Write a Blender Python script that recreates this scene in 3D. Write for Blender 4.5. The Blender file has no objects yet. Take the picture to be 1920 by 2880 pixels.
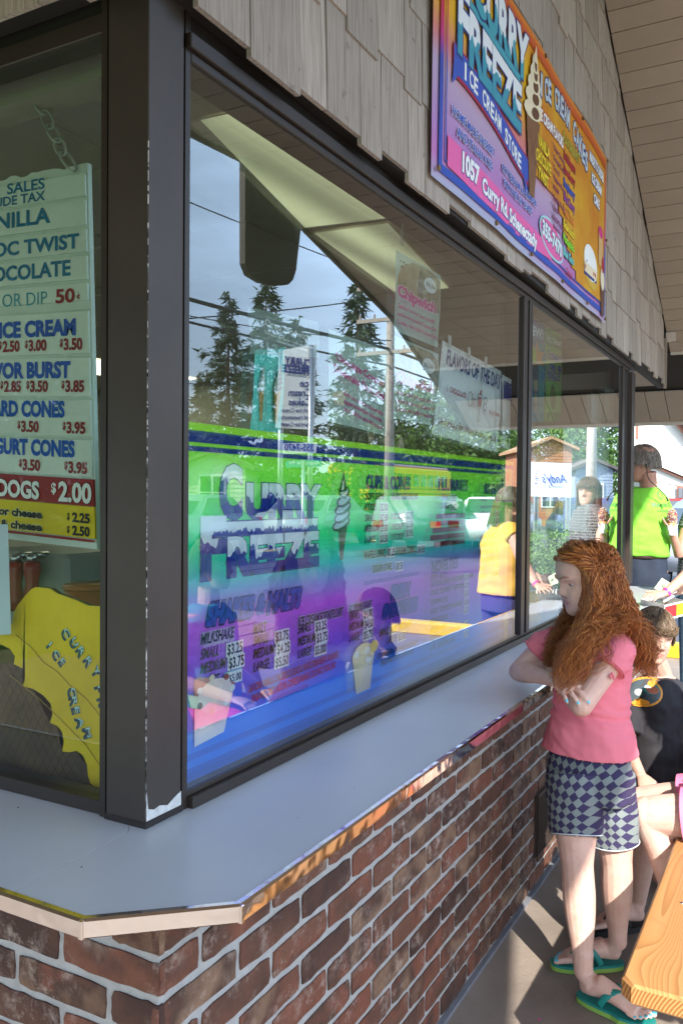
import bpy, bmesh, math, random
import numpy as np
from mathutils import Vector, Matrix, noise
from mathutils.bvhtree import BVHTree
R = math.radians
random.seed(7); rng = np.random.default_rng(7)
scene = bpy.context.scene
col = scene.collection

# ------------------------------------------------------------------ camera
CAM = Vector((0, 0, 1.47))
YAW, PITCH, ROLL, FPX = R(28.75), R(-1.2), R(0.5), 2389.0
cd = Vector((-math.sin(YAW)*math.cos(PITCH), math.cos(YAW)*math.cos(PITCH), math.sin(PITCH)))
r0 = Vector((math.cos(YAW), math.sin(YAW), 0)); u0 = r0.cross(cd)
cr = r0*math.cos(ROLL)+u0*math.sin(ROLL); cu = -r0*math.sin(ROLL)+u0*math.cos(ROLL)
cam = bpy.data.cameras.new('camera'); camo = bpy.data.objects.new('camera', cam); col.objects.link(camo)
cam.sensor_fit = 'VERTICAL'; cam.sensor_height = 36; cam.lens = FPX/2880*36
cam.clip_start = 0.05; cam.clip_end = 2000
camo.matrix_world = Matrix.Translation(CAM) @ Matrix((cr, cu, -cd)).transposed().to_4x4()
scene.camera = camo

# ------------------------------------------------------------------ light
SUN = Vector((0.846, -1.06, 1.0)).normalized()
el = math.asin(SUN.z); rot = math.atan2(SUN.x, SUN.y)
world = bpy.data.worlds.new('World'); scene.world = world; world.use_nodes = True
wn = world.node_tree; bg = wn.nodes['Background']
sky = wn.nodes.new('ShaderNodeTexSky'); sky.sky_type = 'NISHITA'; sky.sun_disc = False
sky.sun_elevation = el; sky.sun_rotation = rot; sky.air_density = 1.2; sky.dust_density = 1.5; sky.ozone_density = 1.2
tc = wn.nodes.new('ShaderNodeTexCoord'); mp = wn.nodes.new('ShaderNodeMapping'); mp.inputs['Scale'].default_value = (1.5, 1.5, 6)
nz = wn.nodes.new('ShaderNodeTexNoise'); nz.inputs['Scale'].default_value = 1.6; nz.inputs['Detail'].default_value = 8; nz.inputs['Roughness'].default_value = .6
cr2 = wn.nodes.new('ShaderNodeValToRGB'); cr2.color_ramp.elements[0].position = .38; cr2.color_ramp.elements[1].position = .85
mx = wn.nodes.new('ShaderNodeMixRGB'); mx.inputs[2].default_value = (9.8, 13.4, 18.5, 1)
ml = wn.nodes.new('ShaderNodeMath'); ml.operation = 'MULTIPLY'; ml.inputs[1].default_value = .5
wn.links.new(tc.outputs['Generated'], mp.inputs[0]); wn.links.new(mp.outputs[0], nz.inputs['Vector'])
ad_ = wn.nodes.new('ShaderNodeMath'); ad_.operation = 'ADD'; ad_.inputs[1].default_value = .30
wn.links.new(nz.outputs['Fac'], cr2.inputs[0]); wn.links.new(cr2.outputs[0], ml.inputs[0]); wn.links.new(ml.outputs[0], ad_.inputs[0]); wn.links.new(ad_.outputs[0], mx.inputs[0])
wn.links.new(sky.outputs[0], mx.inputs[1]); wn.links.new(mx.outputs[0], bg.inputs[0]); bg.inputs[1].default_value = 0.15
sl = bpy.data.lights.new('sun', 'SUN'); sl.energy = 5.0; sl.angle = R(0.55); sl.color = (1.0, .93, .82)
so = bpy.data.objects.new('sun', sl); col.objects.link(so)
so.rotation_euler = (-SUN).to_track_quat('-Z', 'Y').to_euler()
vs = scene.view_settings; vs.view_transform = 'Standard'; vs.look = 'None'; vs.gamma = 1; vs.use_curve_mapping = False; vs.exposure = 1.10
scene.render.engine = 'CYCLES'
scene.cycles.max_bounces = 10; scene.cycles.transparent_max_bounces = 16; scene.cycles.glossy_bounces = 5

# ------------------------------------------------------------------ helpers
def ray(u, v): return cd + cr*((u-960)/FPX) - cu*((v-1440)/FPX)
def P(u, v, Z): return CAM + ray(u, v)*Z
def onX(u, v, x): q = ray(u, v); return CAM + q*((x-CAM.x)/q.x)
def onZ(u, v, z): q = ray(u, v); return CAM + q*((z-CAM.z)/q.z)
MIR = -1.087
def PM(u, v, Z): p = P(u, v, Z); return Vector((2*MIR-p.x, p.y, p.z))   # a place seen in the big pane, unfolded to the street side

MATS = {}
def node_mat(name):
    m = bpy.data.materials.new(name); m.use_nodes = True; MATS[name] = m
    return m, m.node_tree, m.node_tree.nodes, m.node_tree.links, m.node_tree.nodes['Principled BSDF']
def mat(name, c, rough=.6, var=.12, scale=8, bump=0, bscale=None, metal=0, spec=None, c2=None, rnd=0, coord='Object', stretch=None, emit=0, sub=0, detail=6):
    if name in MATS: return MATS[name]
    m, nt, n, l, b = node_mat(name)
    c = tuple(c)+(1,) if len(c) == 3 else c
    b.inputs['Roughness'].default_value = rough; b.inputs['Metallic'].default_value = metal
    if spec is not None: b.inputs['Specular IOR Level'].default_value = spec
    if sub: b.inputs['Subsurface Weight'].default_value = sub; b.inputs['Subsurface Radius'].default_value = (1, .35, .2); b.inputs['Subsurface Scale'].default_value = .012
    if emit: b.inputs['Emission Color'].default_value = c; b.inputs['Emission Strength'].default_value = emit
    if var == 0 and not bump and not rnd: b.inputs['Base Color'].default_value = c; return m
    tcn = n.new('ShaderNodeTexCoord'); src = tcn.outputs[coord]
    if stretch:
        mpn = n.new('ShaderNodeMapping'); mpn.inputs['Scale'].default_value = stretch; l.new(src, mpn.inputs[0]); src = mpn.outputs[0]
    if rnd:
        oi = n.new('ShaderNodeObjectInfo'); va = n.new('ShaderNodeVectorMath'); va.operation = 'ADD'
        sc_ = n.new('ShaderNodeMath'); sc_.operation = 'MULTIPLY'; sc_.inputs[1].default_value = 37
        l.new(oi.outputs['Random'], sc_.inputs[0]); l.new(src, va.inputs[0]); l.new(sc_.outputs[0], va.inputs[1]); src = va.outputs[0]
    t = n.new('ShaderNodeTexNoise'); t.inputs['Scale'].default_value = scale; t.inputs['Detail'].default_value = detail; t.inputs['Roughness'].default_value = .62
    l.new(src, t.inputs['Vector'])
    rp = n.new('ShaderNodeValToRGB'); rp.color_ramp.elements[0].position = .3; rp.color_ramp.elements[1].position = .7
    ca = c2+(1,) if c2 else tuple(x*(1-var) for x in c[:3])+(1,)
    cb = c if c2 else tuple(min(1, x*(1+var)) for x in c[:3])+(1,)
    rp.color_ramp.elements[0].color = ca; rp.color_ramp.elements[1].color = cb
    l.new(t.outputs['Fac'], rp.inputs[0]); out = rp.outputs[0]
    if rnd:
        hs = n.new('ShaderNodeHueSaturation'); ma = n.new('ShaderNodeMapRange'); ma.inputs[3].default_value = 1-rnd; ma.inputs[4].default_value = 1+rnd
        l.new(oi.outputs['Random'], ma.inputs[0]); l.new(ma.outputs[0], hs.inputs['Value']); l.new(out, hs.inputs['Color']); out = hs.outputs[0]
    l.new(out, b.inputs['Base Color'])
    if bump:
        t2 = n.new('ShaderNodeTexNoise'); t2.inputs['Scale'].default_value = bscale or scale*4; t2.inputs['Detail'].default_value = 5; l.new(src, t2.inputs['Vector'])
        bp = n.new('ShaderNodeBump'); bp.inputs['Strength'].default_value = bump; bp.inputs['Distance'].default_value = .004
        l.new(t2.outputs['Fac'], bp.inputs['Height']); l.new(bp.outputs[0], b.inputs['Normal'])
    return m

def tag(o, label=None, cat=None, group=None, kind=None):
    if label: o['label'] = label
    if cat: o['category'] = cat
    if group: o['group'] = group
    if kind: o['kind'] = kind
    return o
def empty(name, loc=(0, 0, 0), label=None, cat=None, group=None):
    o = bpy.data.objects.new(name, None); o.location = loc; col.objects.link(o); o.empty_display_size = .1
    return tag(o, label, cat, group)

class MB:
    def __init__(s): s.v = []; s.f = []; s.m = []
    def add(s, vs_, fs, mi=0):
        o = len(s.v); s.v += [tuple(p) for p in vs_]; s.f += [tuple(i+o for i in f) for f in fs]; s.m += [mi]*len(fs); return s
    def box(s, lo, hi, mi=0, rot=0, piv=None, ch=0):
        x0, y0, z0 = lo; x1, y1, z1 = hi
        if ch:
            c = ch; pts = []
            for z, k in ((z0, c), (z0+c, 0), (z1-c, 0), (z1, c)):
                pts += [(x0+k, y0+c, z), (x0+c, y0+k, z), (x1-c, y0+k, z), (x1-k, y0+c, z), (x1-k, y1-c, z), (x1-c, y1-k, z), (x0+c, y1-k, z), (x0+k, y1-c, z)]
            fs = [tuple(range(7, -1, -1)), tuple(range(24, 32))]
            for r_ in range(3):
                for i in range(8): a = r_*8+i; b_ = r_*8+(i+1) % 8; fs.append((a, b_, b_+8, a+8))
        else:
            pts = [(x0, y0, z0), (x1, y0, z0), (x1, y1, z0), (x0, y1, z0), (x0, y0, z1), (x1, y0, z1), (x1, y1, z1), (x0, y1, z1)]
            fs = [(3, 2, 1, 0), (4, 5, 6, 7), (0, 1, 5, 4), (1, 2, 6, 5), (2, 3, 7, 6), (3, 0, 4, 7)]
        if rot:
            pv = piv or ((x0+x1)/2, (y0+y1)/2); cs, sn = math.cos(rot), math.sin(rot)
            pts = [((p[0]-pv[0])*cs-(p[1]-pv[1])*sn+pv[0], (p[0]-pv[0])*sn+(p[1]-pv[1])*cs+pv[1], p[2]) for p in pts]
        return s.add(pts, fs, mi)
    def prism(s, poly, z0, z1, mi=0):      # polygon in XY, counter-clockwise
        k = len(poly); return s.add([(p[0], p[1], z0) for p in poly]+[(p[0], p[1], z1) for p in poly],
            [tuple(range(k-1, -1, -1)), tuple(range(k, 2*k))]+[(i, (i+1) % k, (i+1) % k+k, i+k) for i in range(k)], mi)
    def slab(s, pts, n, t, mi=0):          # planar polygon in space, thickened by t along -n
        k = len(pts); n = Vector(n)
        return s.add([Vector(p) for p in pts]+[Vector(p)-n*t for p in pts], [tuple(range(k)), tuple(range(2*k-1, k-1, -1))]+[((i+1) % k, i, i+k, (i+1) % k+k) for i in range(k)], mi)
    def tube(s, pts, rad, seg=8, mi=0, cap=True, flat=None, up=None):
        pts = [Vector(p) for p in pts]; n = len(pts)
        rad = rad if hasattr(rad, '__len__') else [rad]*n
        ring = []; pu = Vector(up) if up is not None else None
        for i, p in enumerate(pts):
            t = (pts[min(i+1, n-1)]-pts[max(i-1, 0)])
            t = t.normalized() if t.length > 1e-9 else Vector((0, 0, 1))
            if pu is None: pu = t.orthogonal()
            a = (pu-t*pu.dot(t)); a = a.normalized() if a.length > 1e-6 else t.orthogonal().normalized()
            b_ = t.cross(a)
            if up is None: pu = a
            ra = rad[i]; ra, rb = (ra if isinstance(ra, (tuple, list)) else (ra, ra*(flat or 1)))
            ring.append([p+a*math.cos(2*math.pi*k/seg)*ra+b_*math.sin(2*math.pi*k/seg)*rb for k in range(seg)])
        vs_ = [q for r_ in ring for q in r_]
        fs = [(i*seg+k, i*seg+(k+1) % seg, (i+1)*seg+(k+1) % seg, (i+1)*seg+k) for i in range(n-1) for k in range(seg)]
        if cap: fs += [tuple(range(seg-1, -1, -1)), tuple((n-1)*seg+k for k in range(seg))]
        return s.add(vs_, fs, mi)
    def ball(s, c, r, seg=10, rings=7, mi=0, M=None):
        r = r if hasattr(r, '__len__') else (r, r, r); c = Vector(c); vs_ = [(0, 0, 1)]; fs = []
        for i in range(1, rings):
            th = math.pi*i/rings
            for k in range(seg): ph = 2*math.pi*k/seg; vs_.append((math.sin(th)*math.cos(ph), math.sin(th)*math.sin(ph), math.cos(th)))
        vs_.append((0, 0, -1)); L = len(vs_)-1
        for k in range(seg):
            fs.append((0, 1+k, 1+(k+1) % seg)); fs.append((L, L-seg+(k+1) % seg, L-seg+k))
            for i in range(rings-2): a = 1+i*seg; fs.append((a+k, a+seg+k, a+seg+(k+1) % seg, a+(k+1) % seg))
        out = []
        for p in vs_:
            q = Vector((p[0]*r[0], p[1]*r[1], p[2]*r[2])); q = (M @ q if M else q)+c; out.append(q)
        return s.add(out, fs, mi)
    def mesh(s, name, mats, smooth=False):
        me = bpy.data.meshes.new(name); me.from_pydata(s.v, [], s.f)
        for m in (mats if isinstance(mats, (list, tuple)) else [mats]): me.materials.append(m)
        me.polygons.foreach_set('material_index', s.m)
        if smooth: me.polygons.foreach_set('use_smooth', [True]*len(me.polygons))
        me.update(); return me
    def build(s, name, mats, parent=None, smooth=False, loc=None):
        return put(name, s.mesh(name, mats, smooth), parent, loc)
def put(name, me, parent=None, loc=None):
    o = bpy.data.objects.new(name, me); col.objects.link(o)
    if parent: o.parent = parent; o.matrix_parent_inverse = (Matrix.Translation(parent.location) @ parent.rotation_euler.to_matrix().to_4x4()).inverted() if parent.type == 'EMPTY' and parent.parent is None else Matrix()
    if loc is not None: o.location = loc
    return o
def copy_tree(o, parent=None):
    c = o.copy(); col.objects.link(c); c.parent = parent
    for ch in o.children: copy_tree(ch, c)
    return c

def catmull(pts, k=6):
    pts = [Vector(p) for p in pts]; out = []
    for i in range(len(pts)-1):
        p0, p1, p2, p3 = pts[max(i-1, 0)], pts[i], pts[i+1], pts[min(i+2, len(pts)-1)]
        for j in range(k):
            t = j/k; out.append(.5*((2*p1)+(-p0+p2)*t+(2*p0-5*p1+4*p2-p3)*t*t+(-p0+3*p1-3*p2+p3)*t**3))
    return out+[pts[-1]]

# ---- flat print: letters and shapes laid on a board frame (O, U, V, N)
_tc = {}
def text2d(s, bold=0.0):
    k = (s, round(bold, 4))
    if k in _tc: return _tc[k]
    cu_ = bpy.data.curves.new('t', 'FONT'); cu_.body = s; cu_.size = 1; cu_.offset = bold; cu_.resolution_u = 3; cu_.fill_mode = 'FRONT'
    ob = bpy.data.objects.new('t', cu_); me = bpy.data.meshes.new_from_object(ob)
    v = [(p.co.x, p.co.y) for p in me.vertices]; f = [tuple(p.vertices) for p in me.polygons]
    bpy.data.objects.remove(ob); bpy.data.curves.remove(cu_); bpy.data.meshes.remove(me)
    _tc[k] = (v, f); return _tc[k]
CAPH = max(p[1] for p in text2d('H')[0])
class Print:
    def __init__(s, O, U, V, parent, name='lettering'):
        s.O, s.U, s.V = Vector(O), Vector(U).normalized(), Vector(V).normalized(); s.N = s.U.cross(s.V).normalized()
        s.parent = parent; s.b = {}; s.name = name; s.warp = None
    def at(s, u, v, k): 
        if s.warp: return s.warp(u, v, k)
        return s.O+s.U*u+s.V*v+s.N*k
    def raw(s, v, f, m, k):
        s.b.setdefault((m.name, s.name), [MB(), m])[0].add([s.at(p[0], p[1], k) for p in v], f)
    def text(s, t, u, v, h, m, w=None, k=.0012, bold=.008, shear=0, slope=0, glow=None, gk=.012, align='l', arc=0):
        for mm, bo, kk in (((glow, bold+gk, k-.0005),) if glow else ())+((m, bold, k),):
            vv, ff = text2d(t, bo)
            if not vv: continue
            v0 = text2d(t, 0)[0]; x0 = min(p[0] for p in v0); x1 = max(p[0] for p in v0); sy = h/CAPH
            sx = w/(x1-x0) if w else sy; ww = (x1-x0)*sx; off = 0 if align == 'l' else (-ww/2 if align == 'c' else -ww)
            q = []
            for p in vv:
                a = (p[0]-x0)*sx+off; b_ = p[1]*sy; q.append((u+a+b_*shear, v+b_+a*slope+arc*((a-ww/2)**2-(ww/2)**2)))
            s.raw(q, ff, mm, kk)
    def poly(s, pts, m, k=.0008): s.raw(pts, [tuple(range(len(pts)))], m, k)
    def rect(s, u0_, v0, u1, v1, m, k=.0006): s.poly([(u0_, v0), (u1, v0), (u1, v1), (u0_, v1)], m, k)
    def ell(s, u, v, a, b_, m, k=.0008, n=24, rot_=0):
        s.poly([(u+a*math.cos(t)*math.cos(rot_)-b_*math.sin(t)*math.sin(rot_), v+a*math.cos(t)*math.sin(rot_)+b_*math.sin(t)*math.cos(rot_)) for t in [2*math.pi*i/n for i in range(n)]], m, k)
    def line(s, pts, w, m, k=.001):
        for (a, b_) in zip(pts[:-1], pts[1:]):
            d = Vector((b_[0]-a[0], b_[1]-a[1])); L = d.length or 1e-6; nx, ny = -d.y/L*w/2, d.x/L*w/2
            s.raw([(a[0]-nx, a[1]-ny), (b_[0]-nx, b_[1]-ny), (b_[0]+nx, b_[1]+ny), (a[0]+nx, a[1]+ny)], [(0, 1, 2, 3)], m, k)
    def done(s):
        for (mn, nm), (b_, m) in s.b.items(): b_.build(nm, m, s.parent)

# plain print inks
def ink(name, c, rough=.5): return mat('ink_'+name, c, rough, var=0)
NAVY = ink('navy', (.012, .03, .2)); INKBLK = ink('black', (.012, .01, .012)); WHITE = ink('white', (.82, .84, .85)); RED = ink('red', (.42, .02, .03)); DRED = ink('dark_red', (.3, .015, .02))
PINK = ink('magenta', (.62, .03, .25)); BLUE = ink('blue', (.01, .07, .42)); LIME = ink('lime', (.28, .72, .03)); YEL = ink('yellow', (.85, .62, .02)); ORG = ink('orange', (.8, .25, .03))
TEAL = ink('teal', (.02, .3, .4)); TAN = ink('tan', (.62, .38, .16)); CRM = ink('cream', (.75, .66, .48)); BRN = ink('brown', (.12, .05, .025)); GREYI = ink('grey', (.3, .32, .34)); SKYI = ink('aqua', (.15, .6, .6)); HOT = ink('hot_pink', (.75, .12, .38)); ROYAL = ink('royal', (.03, .08, .45)); LILAC = ink('lilac', (.45, .28, .6)); DGRN = ink('dark_green', (.04, .2, .05))

# ------------------------------------------------------------------ materials of the place
concrete = mat('concrete', (.235, .195, .165), .85, .22, 2.5, .5, 60)
asphalt = mat('asphalt', (.075, .075, .078), .9, .2, 12, .6, 120)
mortar = mat('mortar', (.345, .34, .33), .9, .12, 30, .9, 160)
bronze = mat('bronze_frame', (.026, .018, .014), .42, .18, 6, .06, 90)
bronze_post = mat('bronze_post', (.042, .031, .026), .48, .2, 4, .08, 120)
darkw = mat('dark_wood', (.015, .011, .01), .7, .2, 6, .2)
chipw = mat('worn_primer', (.55, .54, .53), .7, .2, 60)
laminate = mat('laminate', (.42, .44, .475), .32, .07, 1.6, .08, 300, detail=12)
soffit = mat('soffit_board', (.33, .265, .215), .65, .07, 3, .08, 60, rnd=.05)
soffit_edge = mat('soffit_trim', (.5, .43, .36), .6, .05)
room_wall = mat('room_wall', (.34, .31, .26), .8, .06)
room_dark = mat('room_dark', (.06, .055, .05), .7, .1)
room_ceil = mat('room_ceiling', (.42, .38, .32), .8, .05)
steel = mat('steel', (.55, .56, .57), .28, .06, 5, metal=1)
grass_m = mat('grass', (.09, .17, .03), .9, .35, 2, .5, 40)

def mk_chrome():
    m, nt, n, l, b = node_mat('chrome'); b.inputs['Metallic'].default_value = 1; b.inputs['Roughness'].default_value = .09; b.inputs['Base Color'].default_value = (.78, .72, .68, 1)
    t = n.new('ShaderNodeTexCoord'); k = n.new('ShaderNodeTexNoise'); k.inputs['Scale'].default_value = 9; bp = n.new('ShaderNodeBump'); bp.inputs['Strength'].default_value = .4; bp.inputs['Distance'].default_value = .012
    l.new(t.outputs['Object'], k.inputs['Vector']); l.new(k.outputs['Fac'], bp.inputs['Height']); l.new(bp.outputs[0], b.inputs['Normal']); return m
chrome = mk_chrome()
def mk_glass(name, tint, k, add=0.0):
    m = bpy.data.materials.new(name); m.use_nodes = True; n = m.node_tree.nodes; l = m.node_tree.links; n.clear()
    o = n.new('ShaderNodeOutputMaterial'); mxx = n.new('ShaderNodeMixShader'); tr = n.new('ShaderNodeBsdfTransparent'); gl = n.new('ShaderNodeBsdfGlossy')
    fr = n.new('ShaderNodeFresnel'); fr.inputs[0].default_value = 1.52; ma = n.new('ShaderNodeMath'); ma.operation = 'MULTIPLY_ADD'; ma.inputs[1].default_value = k; ma.inputs[2].default_value = add; ma.use_clamp = True
    tr.inputs[0].default_value = tint+(1,); gl.inputs['Roughness'].default_value = 0.0; gl.inputs[0].default_value = (.97, .99, 1, 1)
    g = n.new('ShaderNodeNewGeometry'); nm = n.new('ShaderNodeVectorMath'); nm.operation = 'SCALE'
    l.new(fr.outputs[0], ma.inputs[0]); l.new(ma.outputs[0], mxx.inputs[0]); l.new(tr.outputs[0], mxx.inputs[1]); l.new(gl.outputs[0], mxx.inputs[2]); l.new(mxx.outputs[0], o.inputs[0]); return m
glass_a = mk_glass('glass_outer', (.96, .985, .97), 2.4, .02)
glass_c = mk_glass('glass_side', (.88, .96, .93), .6, 0.0)
glass_b = mk_glass('glass_inner', (.95, .98, .96), 1.3, .02)

def mk_brick():
    m, nt, n, l, b = node_mat('brick_clay'); b.inputs['Roughness'].default_value = .85
    t = n.new('ShaderNodeTexCoord'); oi = n.new('ShaderNodeObjectInfo'); sc_ = n.new('ShaderNodeMath'); sc_.operation = 'MULTIPLY'; sc_.inputs[1].default_value = 91
    va = n.new('ShaderNodeVectorMath'); l.new(oi.outputs['Random'], sc_.inputs[0]); l.new(t.outputs['Object'], va.inputs[0]); l.new(sc_.outputs[0], va.inputs[1])
    rp = n.new('ShaderNodeValToRGB'); e = rp.color_ramp.elements; e[0].color = (.045, .019, .013, 1); e[1].position = 1; e[1].color = (.12, .05, .028, 1)
    for p, c in ((.22, (.095, .038, .022)), (.40, (.17, .055, .03)), (.52, (.06, .028, .018)), (.66, (.20, .115, .07)), (.78, (.08, .032, .02)), (.9, (.15, .052, .028))): x = e.new(p); x.color = c+(1,)
    n1 = n.new('ShaderNodeTexNoise'); n1.inputs['Scale'].default_value = 9; n1.inputs['Detail'].default_value = 4; l.new(va.outputs[0], n1.inputs['Vector'])
    ad = n.new('ShaderNodeMath'); ad.operation = 'MULTIPLY_ADD'; ad.inputs[1].default_value = .9; ad.inputs[2].default_value = -.45; l.new(n1.outputs['Fac'], ad.inputs[0])
    a2 = n.new('ShaderNodeMath'); l.new(oi.outputs['Random'], a2.inputs[0]); l.new(ad.outputs[0], a2.inputs[1]); l.new(a2.outputs[0], rp.inputs[0])
    n2 = n.new('ShaderNodeTexNoise'); n2.inputs['Scale'].default_value = 26; n2.inputs['Detail'].default_value = 9; n2.inputs['Roughness'].default_value = .82; n2.inputs['Distortion'].default_value = .25; l.new(va.outputs[0], n2.inputs['Vector'])
    r2 = n.new('ShaderNodeValToRGB'); r2.color_ramp.elements[0].position = .50; r2.color_ramp.elements[1].position = .66; l.new(n2.outputs['Fac'], r2.inputs[0])
    n4 = n.new('ShaderNodeTexNoise'); n4.inputs['Scale'].default_value = 7; l.new(va.outputs[0], n4.inputs['Vector'])
    r4 = n.new('ShaderNodeValToRGB'); r4.color_ramp.elements[0].position = .44; r4.color_ramp.elements[1].position = .62; l.new(n4.outputs['Fac'], r4.inputs[0])
    mu = n.new('ShaderNodeMath'); mu.operation = 'MULTIPLY'; l.new(r2.outputs[0], mu.inputs[0]); l.new(r4.outputs[0], mu.inputs[1])
    m3 = n.new('ShaderNodeMath'); m3.operation = 'MULTIPLY'; m3.inputs[1].default_value = .75; l.new(mu.outputs[0], m3.inputs[0])
    mx_ = n.new('ShaderNodeMixRGB'); mx_.inputs[2].default_value = (.42, .34, .29, 1); l.new(m3.outputs[0], mx_.inputs[0]); l.new(rp.outputs[0], mx_.inputs[1]); l.new(mx_.outputs[0], b.inputs['Base Color'])
    n3 = n.new('ShaderNodeTexNoise'); n3.inputs['Scale'].default_value = 90; n3.inputs['Detail'].default_value = 6; l.new(va.outputs[0], n3.inputs['Vector'])
    bp = n.new('ShaderNodeBump'); bp.inputs['Strength'].default_value = .9; bp.inputs['Distance'].default_value = .004; l.new(n3.outputs['Fac'], bp.inputs['Height']); l.new(bp.outputs[0], b.inputs['Normal']); return m
brick_m = mk_brick()
def mk_shingle():
    m, nt, n, l, b = node_mat('shingle_wood'); b.inputs['Roughness'].default_value = .8
    t = n.new('ShaderNodeTexCoord'); oi = n.new('ShaderNodeObjectInfo'); sc_ = n.new('ShaderNodeMath'); sc_.operation = 'MULTIPLY'; sc_.inputs[1].default_value = 57
    va = n.new('ShaderNodeVectorMath'); l.new(oi.outputs['Random'], sc_.inputs[0]); l.new(t.outputs['Object'], va.inputs[0]); l.new(sc_.outputs[0], va.inputs[1])
    mp_ = n.new('ShaderNodeMapping'); mp_.inputs['Scale'].default_value = (1, 1, .03); l.new(va.outputs[0], mp_.inputs[0])
    n1 = n.new('ShaderNodeTexNoise'); n1.inputs['Scale'].default_value = 160; n1.inputs['Detail'].default_value = 5; n1.inputs['Distortion'].default_value = .4; l.new(mp_.outputs[0], n1.inputs['Vector'])
    rp = n.new('ShaderNodeValToRGB'); rp.color_ramp.elements[0].position = .32; rp.color_ramp.elements[0].color = (.26, .215, .185, 1); rp.color_ramp.elements[1].position = .6; rp.color_ramp.elements[1].color = (.41, .35, .305, 1); l.new(n1.outputs['Fac'], rp.inputs[0])
    n2 = n.new('ShaderNodeTexNoise'); n2.inputs['Scale'].default_value = 22; n2.inputs['Detail'].default_value = 3; l.new(va.outputs[0], n2.inputs['Vector'])
    hs = n.new('ShaderNodeHueSaturation'); ma = n.new('ShaderNodeMapRange'); ma.inputs[3].default_value = .82; ma.inputs[4].default_value = 1.12; l.new(oi.outputs['Random'], ma.inputs[0]); l.new(ma.outputs[0], hs.inputs['Value'])
    mr = n.new('ShaderNodeMapRange'); mr.inputs[1].default_value = .66; mr.inputs[2].default_value = .74; mr.inputs[4].default_value = .6; l.new(n2.outputs['Fac'], mr.inputs[0])
    mx_ = n.new('ShaderNodeMixRGB'); mx_.inputs[2].default_value = (.13, .1, .085, 1); l.new(mr.outputs[0], mx_.inputs[0]); l.new(rp.outputs[0], mx_.inputs[1]); l.new(mx_.outputs[0], hs.inputs['Color']); l.new(hs.outputs[0], b.inputs['Base Color'])
    bp = n.new('ShaderNodeBump'); bp.inputs['Strength'].default_value = .8; bp.inputs['Distance'].default_value = .003; l.new(n1.outputs['Fac'], bp.inputs['Height']); l.new(bp.outputs[0], b.inputs['Normal']); return m
shingle_m = mk_shingle()

# ------------------------------------------------------------------ ground
S = lambda o: tag(o, kind='structure')
S(MB().add([(-300, -300, -.16), (300, -300, -.16), (300, 300, -.16), (-300, 300, -.16)], [(0, 1, 2, 3)]).build('ground', grass_m))
S(MB().box((-8, 8.75, -.3), (30, 52, -.012)).box((4.6, -40, -.3), (13, 8.75, -.012)).build('parking_lot', asphalt))
pav = S(MB().box((-6, -3, -.25), (4.6, 8.74, -.008)).build('pavement', concrete))
for (x0, x1, y0, y1) in [(a, b_, c, d) for c, d in ((-3, 1.62), (1.63, 4.9), (4.91, 8.74)) for a, b_ in ((-.88, 1.85), (1.86, 4.6))]+[(-6, -.885, -3, 1.0), (-6, -.885, 6.3, 8.74)]: MB().box((x0, y0, -.007), (x1, y1, 0), ch=.003).build('slab', concrete, pav)
yk = onZ(1900, 1852, 0).y
kerb = MB(); kerb.box((-1.6, yk, -.01), (3.2, yk+.17, .13), ch=.018)
tag(kerb.build('wheel_stop', mat('kerb_paint', (.75, .5, .02), .6, .12, 20, .5, 90)), 'yellow painted concrete wheel stop at the edge of the pavement', 'wheel stop')

# ------------------------------------------------------------------ brick base wall
PX, PY, ROW, LEN = -.868, 1.008, .0665, .213
wall = MB(); wall.box((-6.2, PY+.005, -.05), (PX-.005, 6.19, .79))
wall = wall.build('brick_wall', mortar); tag(wall, 'low brick wall with pale mortar under the grey shop counter', 'wall')
def brick_mesh(L, Hh, D, seed, corner=False):
    r_ = random.Random(seed); nx, nz_ = 7, 4; m = MB()
    V = []; 
    for i in range(nx+1):
        for j in range(nz_+1):
            x = -L/2+L*i/nx; z = -Hh/2+Hh*j/nz_
            ed = (i in (0, nx)) or (j in (0, nz_)); cor = (i in (0, nx)) and (j in (0, nz_))
            dx = r_.uniform(-.0016, .0016) if ed else 0; dz = r_.uniform(-.0018, .0018) if ed else 0
            if cor: dx -= .002*(1 if i else -1); dz -= .002*(1 if j else -1)
            V.append((x+dx, (0.0012 if ed else 0)+r_.uniform(-.0008, .0008), z+dz))
    F = [(i*(nz_+1)+j, (i+1)*(nz_+1)+j, (i+1)*(nz_+1)+j+1, i*(nz_+1)+j+1) for i in range(nx) for j in range(nz_)]
    rim = [(i, 0) for i in range(nx+1)]+[(nx, j) for j in range(1, nz_+1)]+[(i, nz_) for i in range(nx-1, -1, -1)]+[(0, j) for j in range(nz_-1, 0, -1)]
    o = len(V); k = len(rim)
    for (i, j) in rim: p = V[i*(nz_+1)+j]; V.append((p[0], D, p[2]))
    idx = [i*(nz_+1)+j for (i, j) in rim]
    for a in range(k): b_ = (a+1) % k; F.append((idx[b_], idx[a], o+a, o+b_))
    return V, F                     # outward face looks along -Y
BR = {}
for nm, L_ in (('s', LEN-.0125), ('h', LEN/2-.0125)):
    BR[nm] = []
    for q in range(9 if nm == 's' else 4):
        V, F = brick_mesh(L_, ROW-.0138, .012, 10+q); m_ = MB(); m_.add(V, F); BR[nm].append(m_.mesh('brick', brick_m))
items = []
nrow = 12
vent = (3.09, 3.33, .13, .36)
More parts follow.
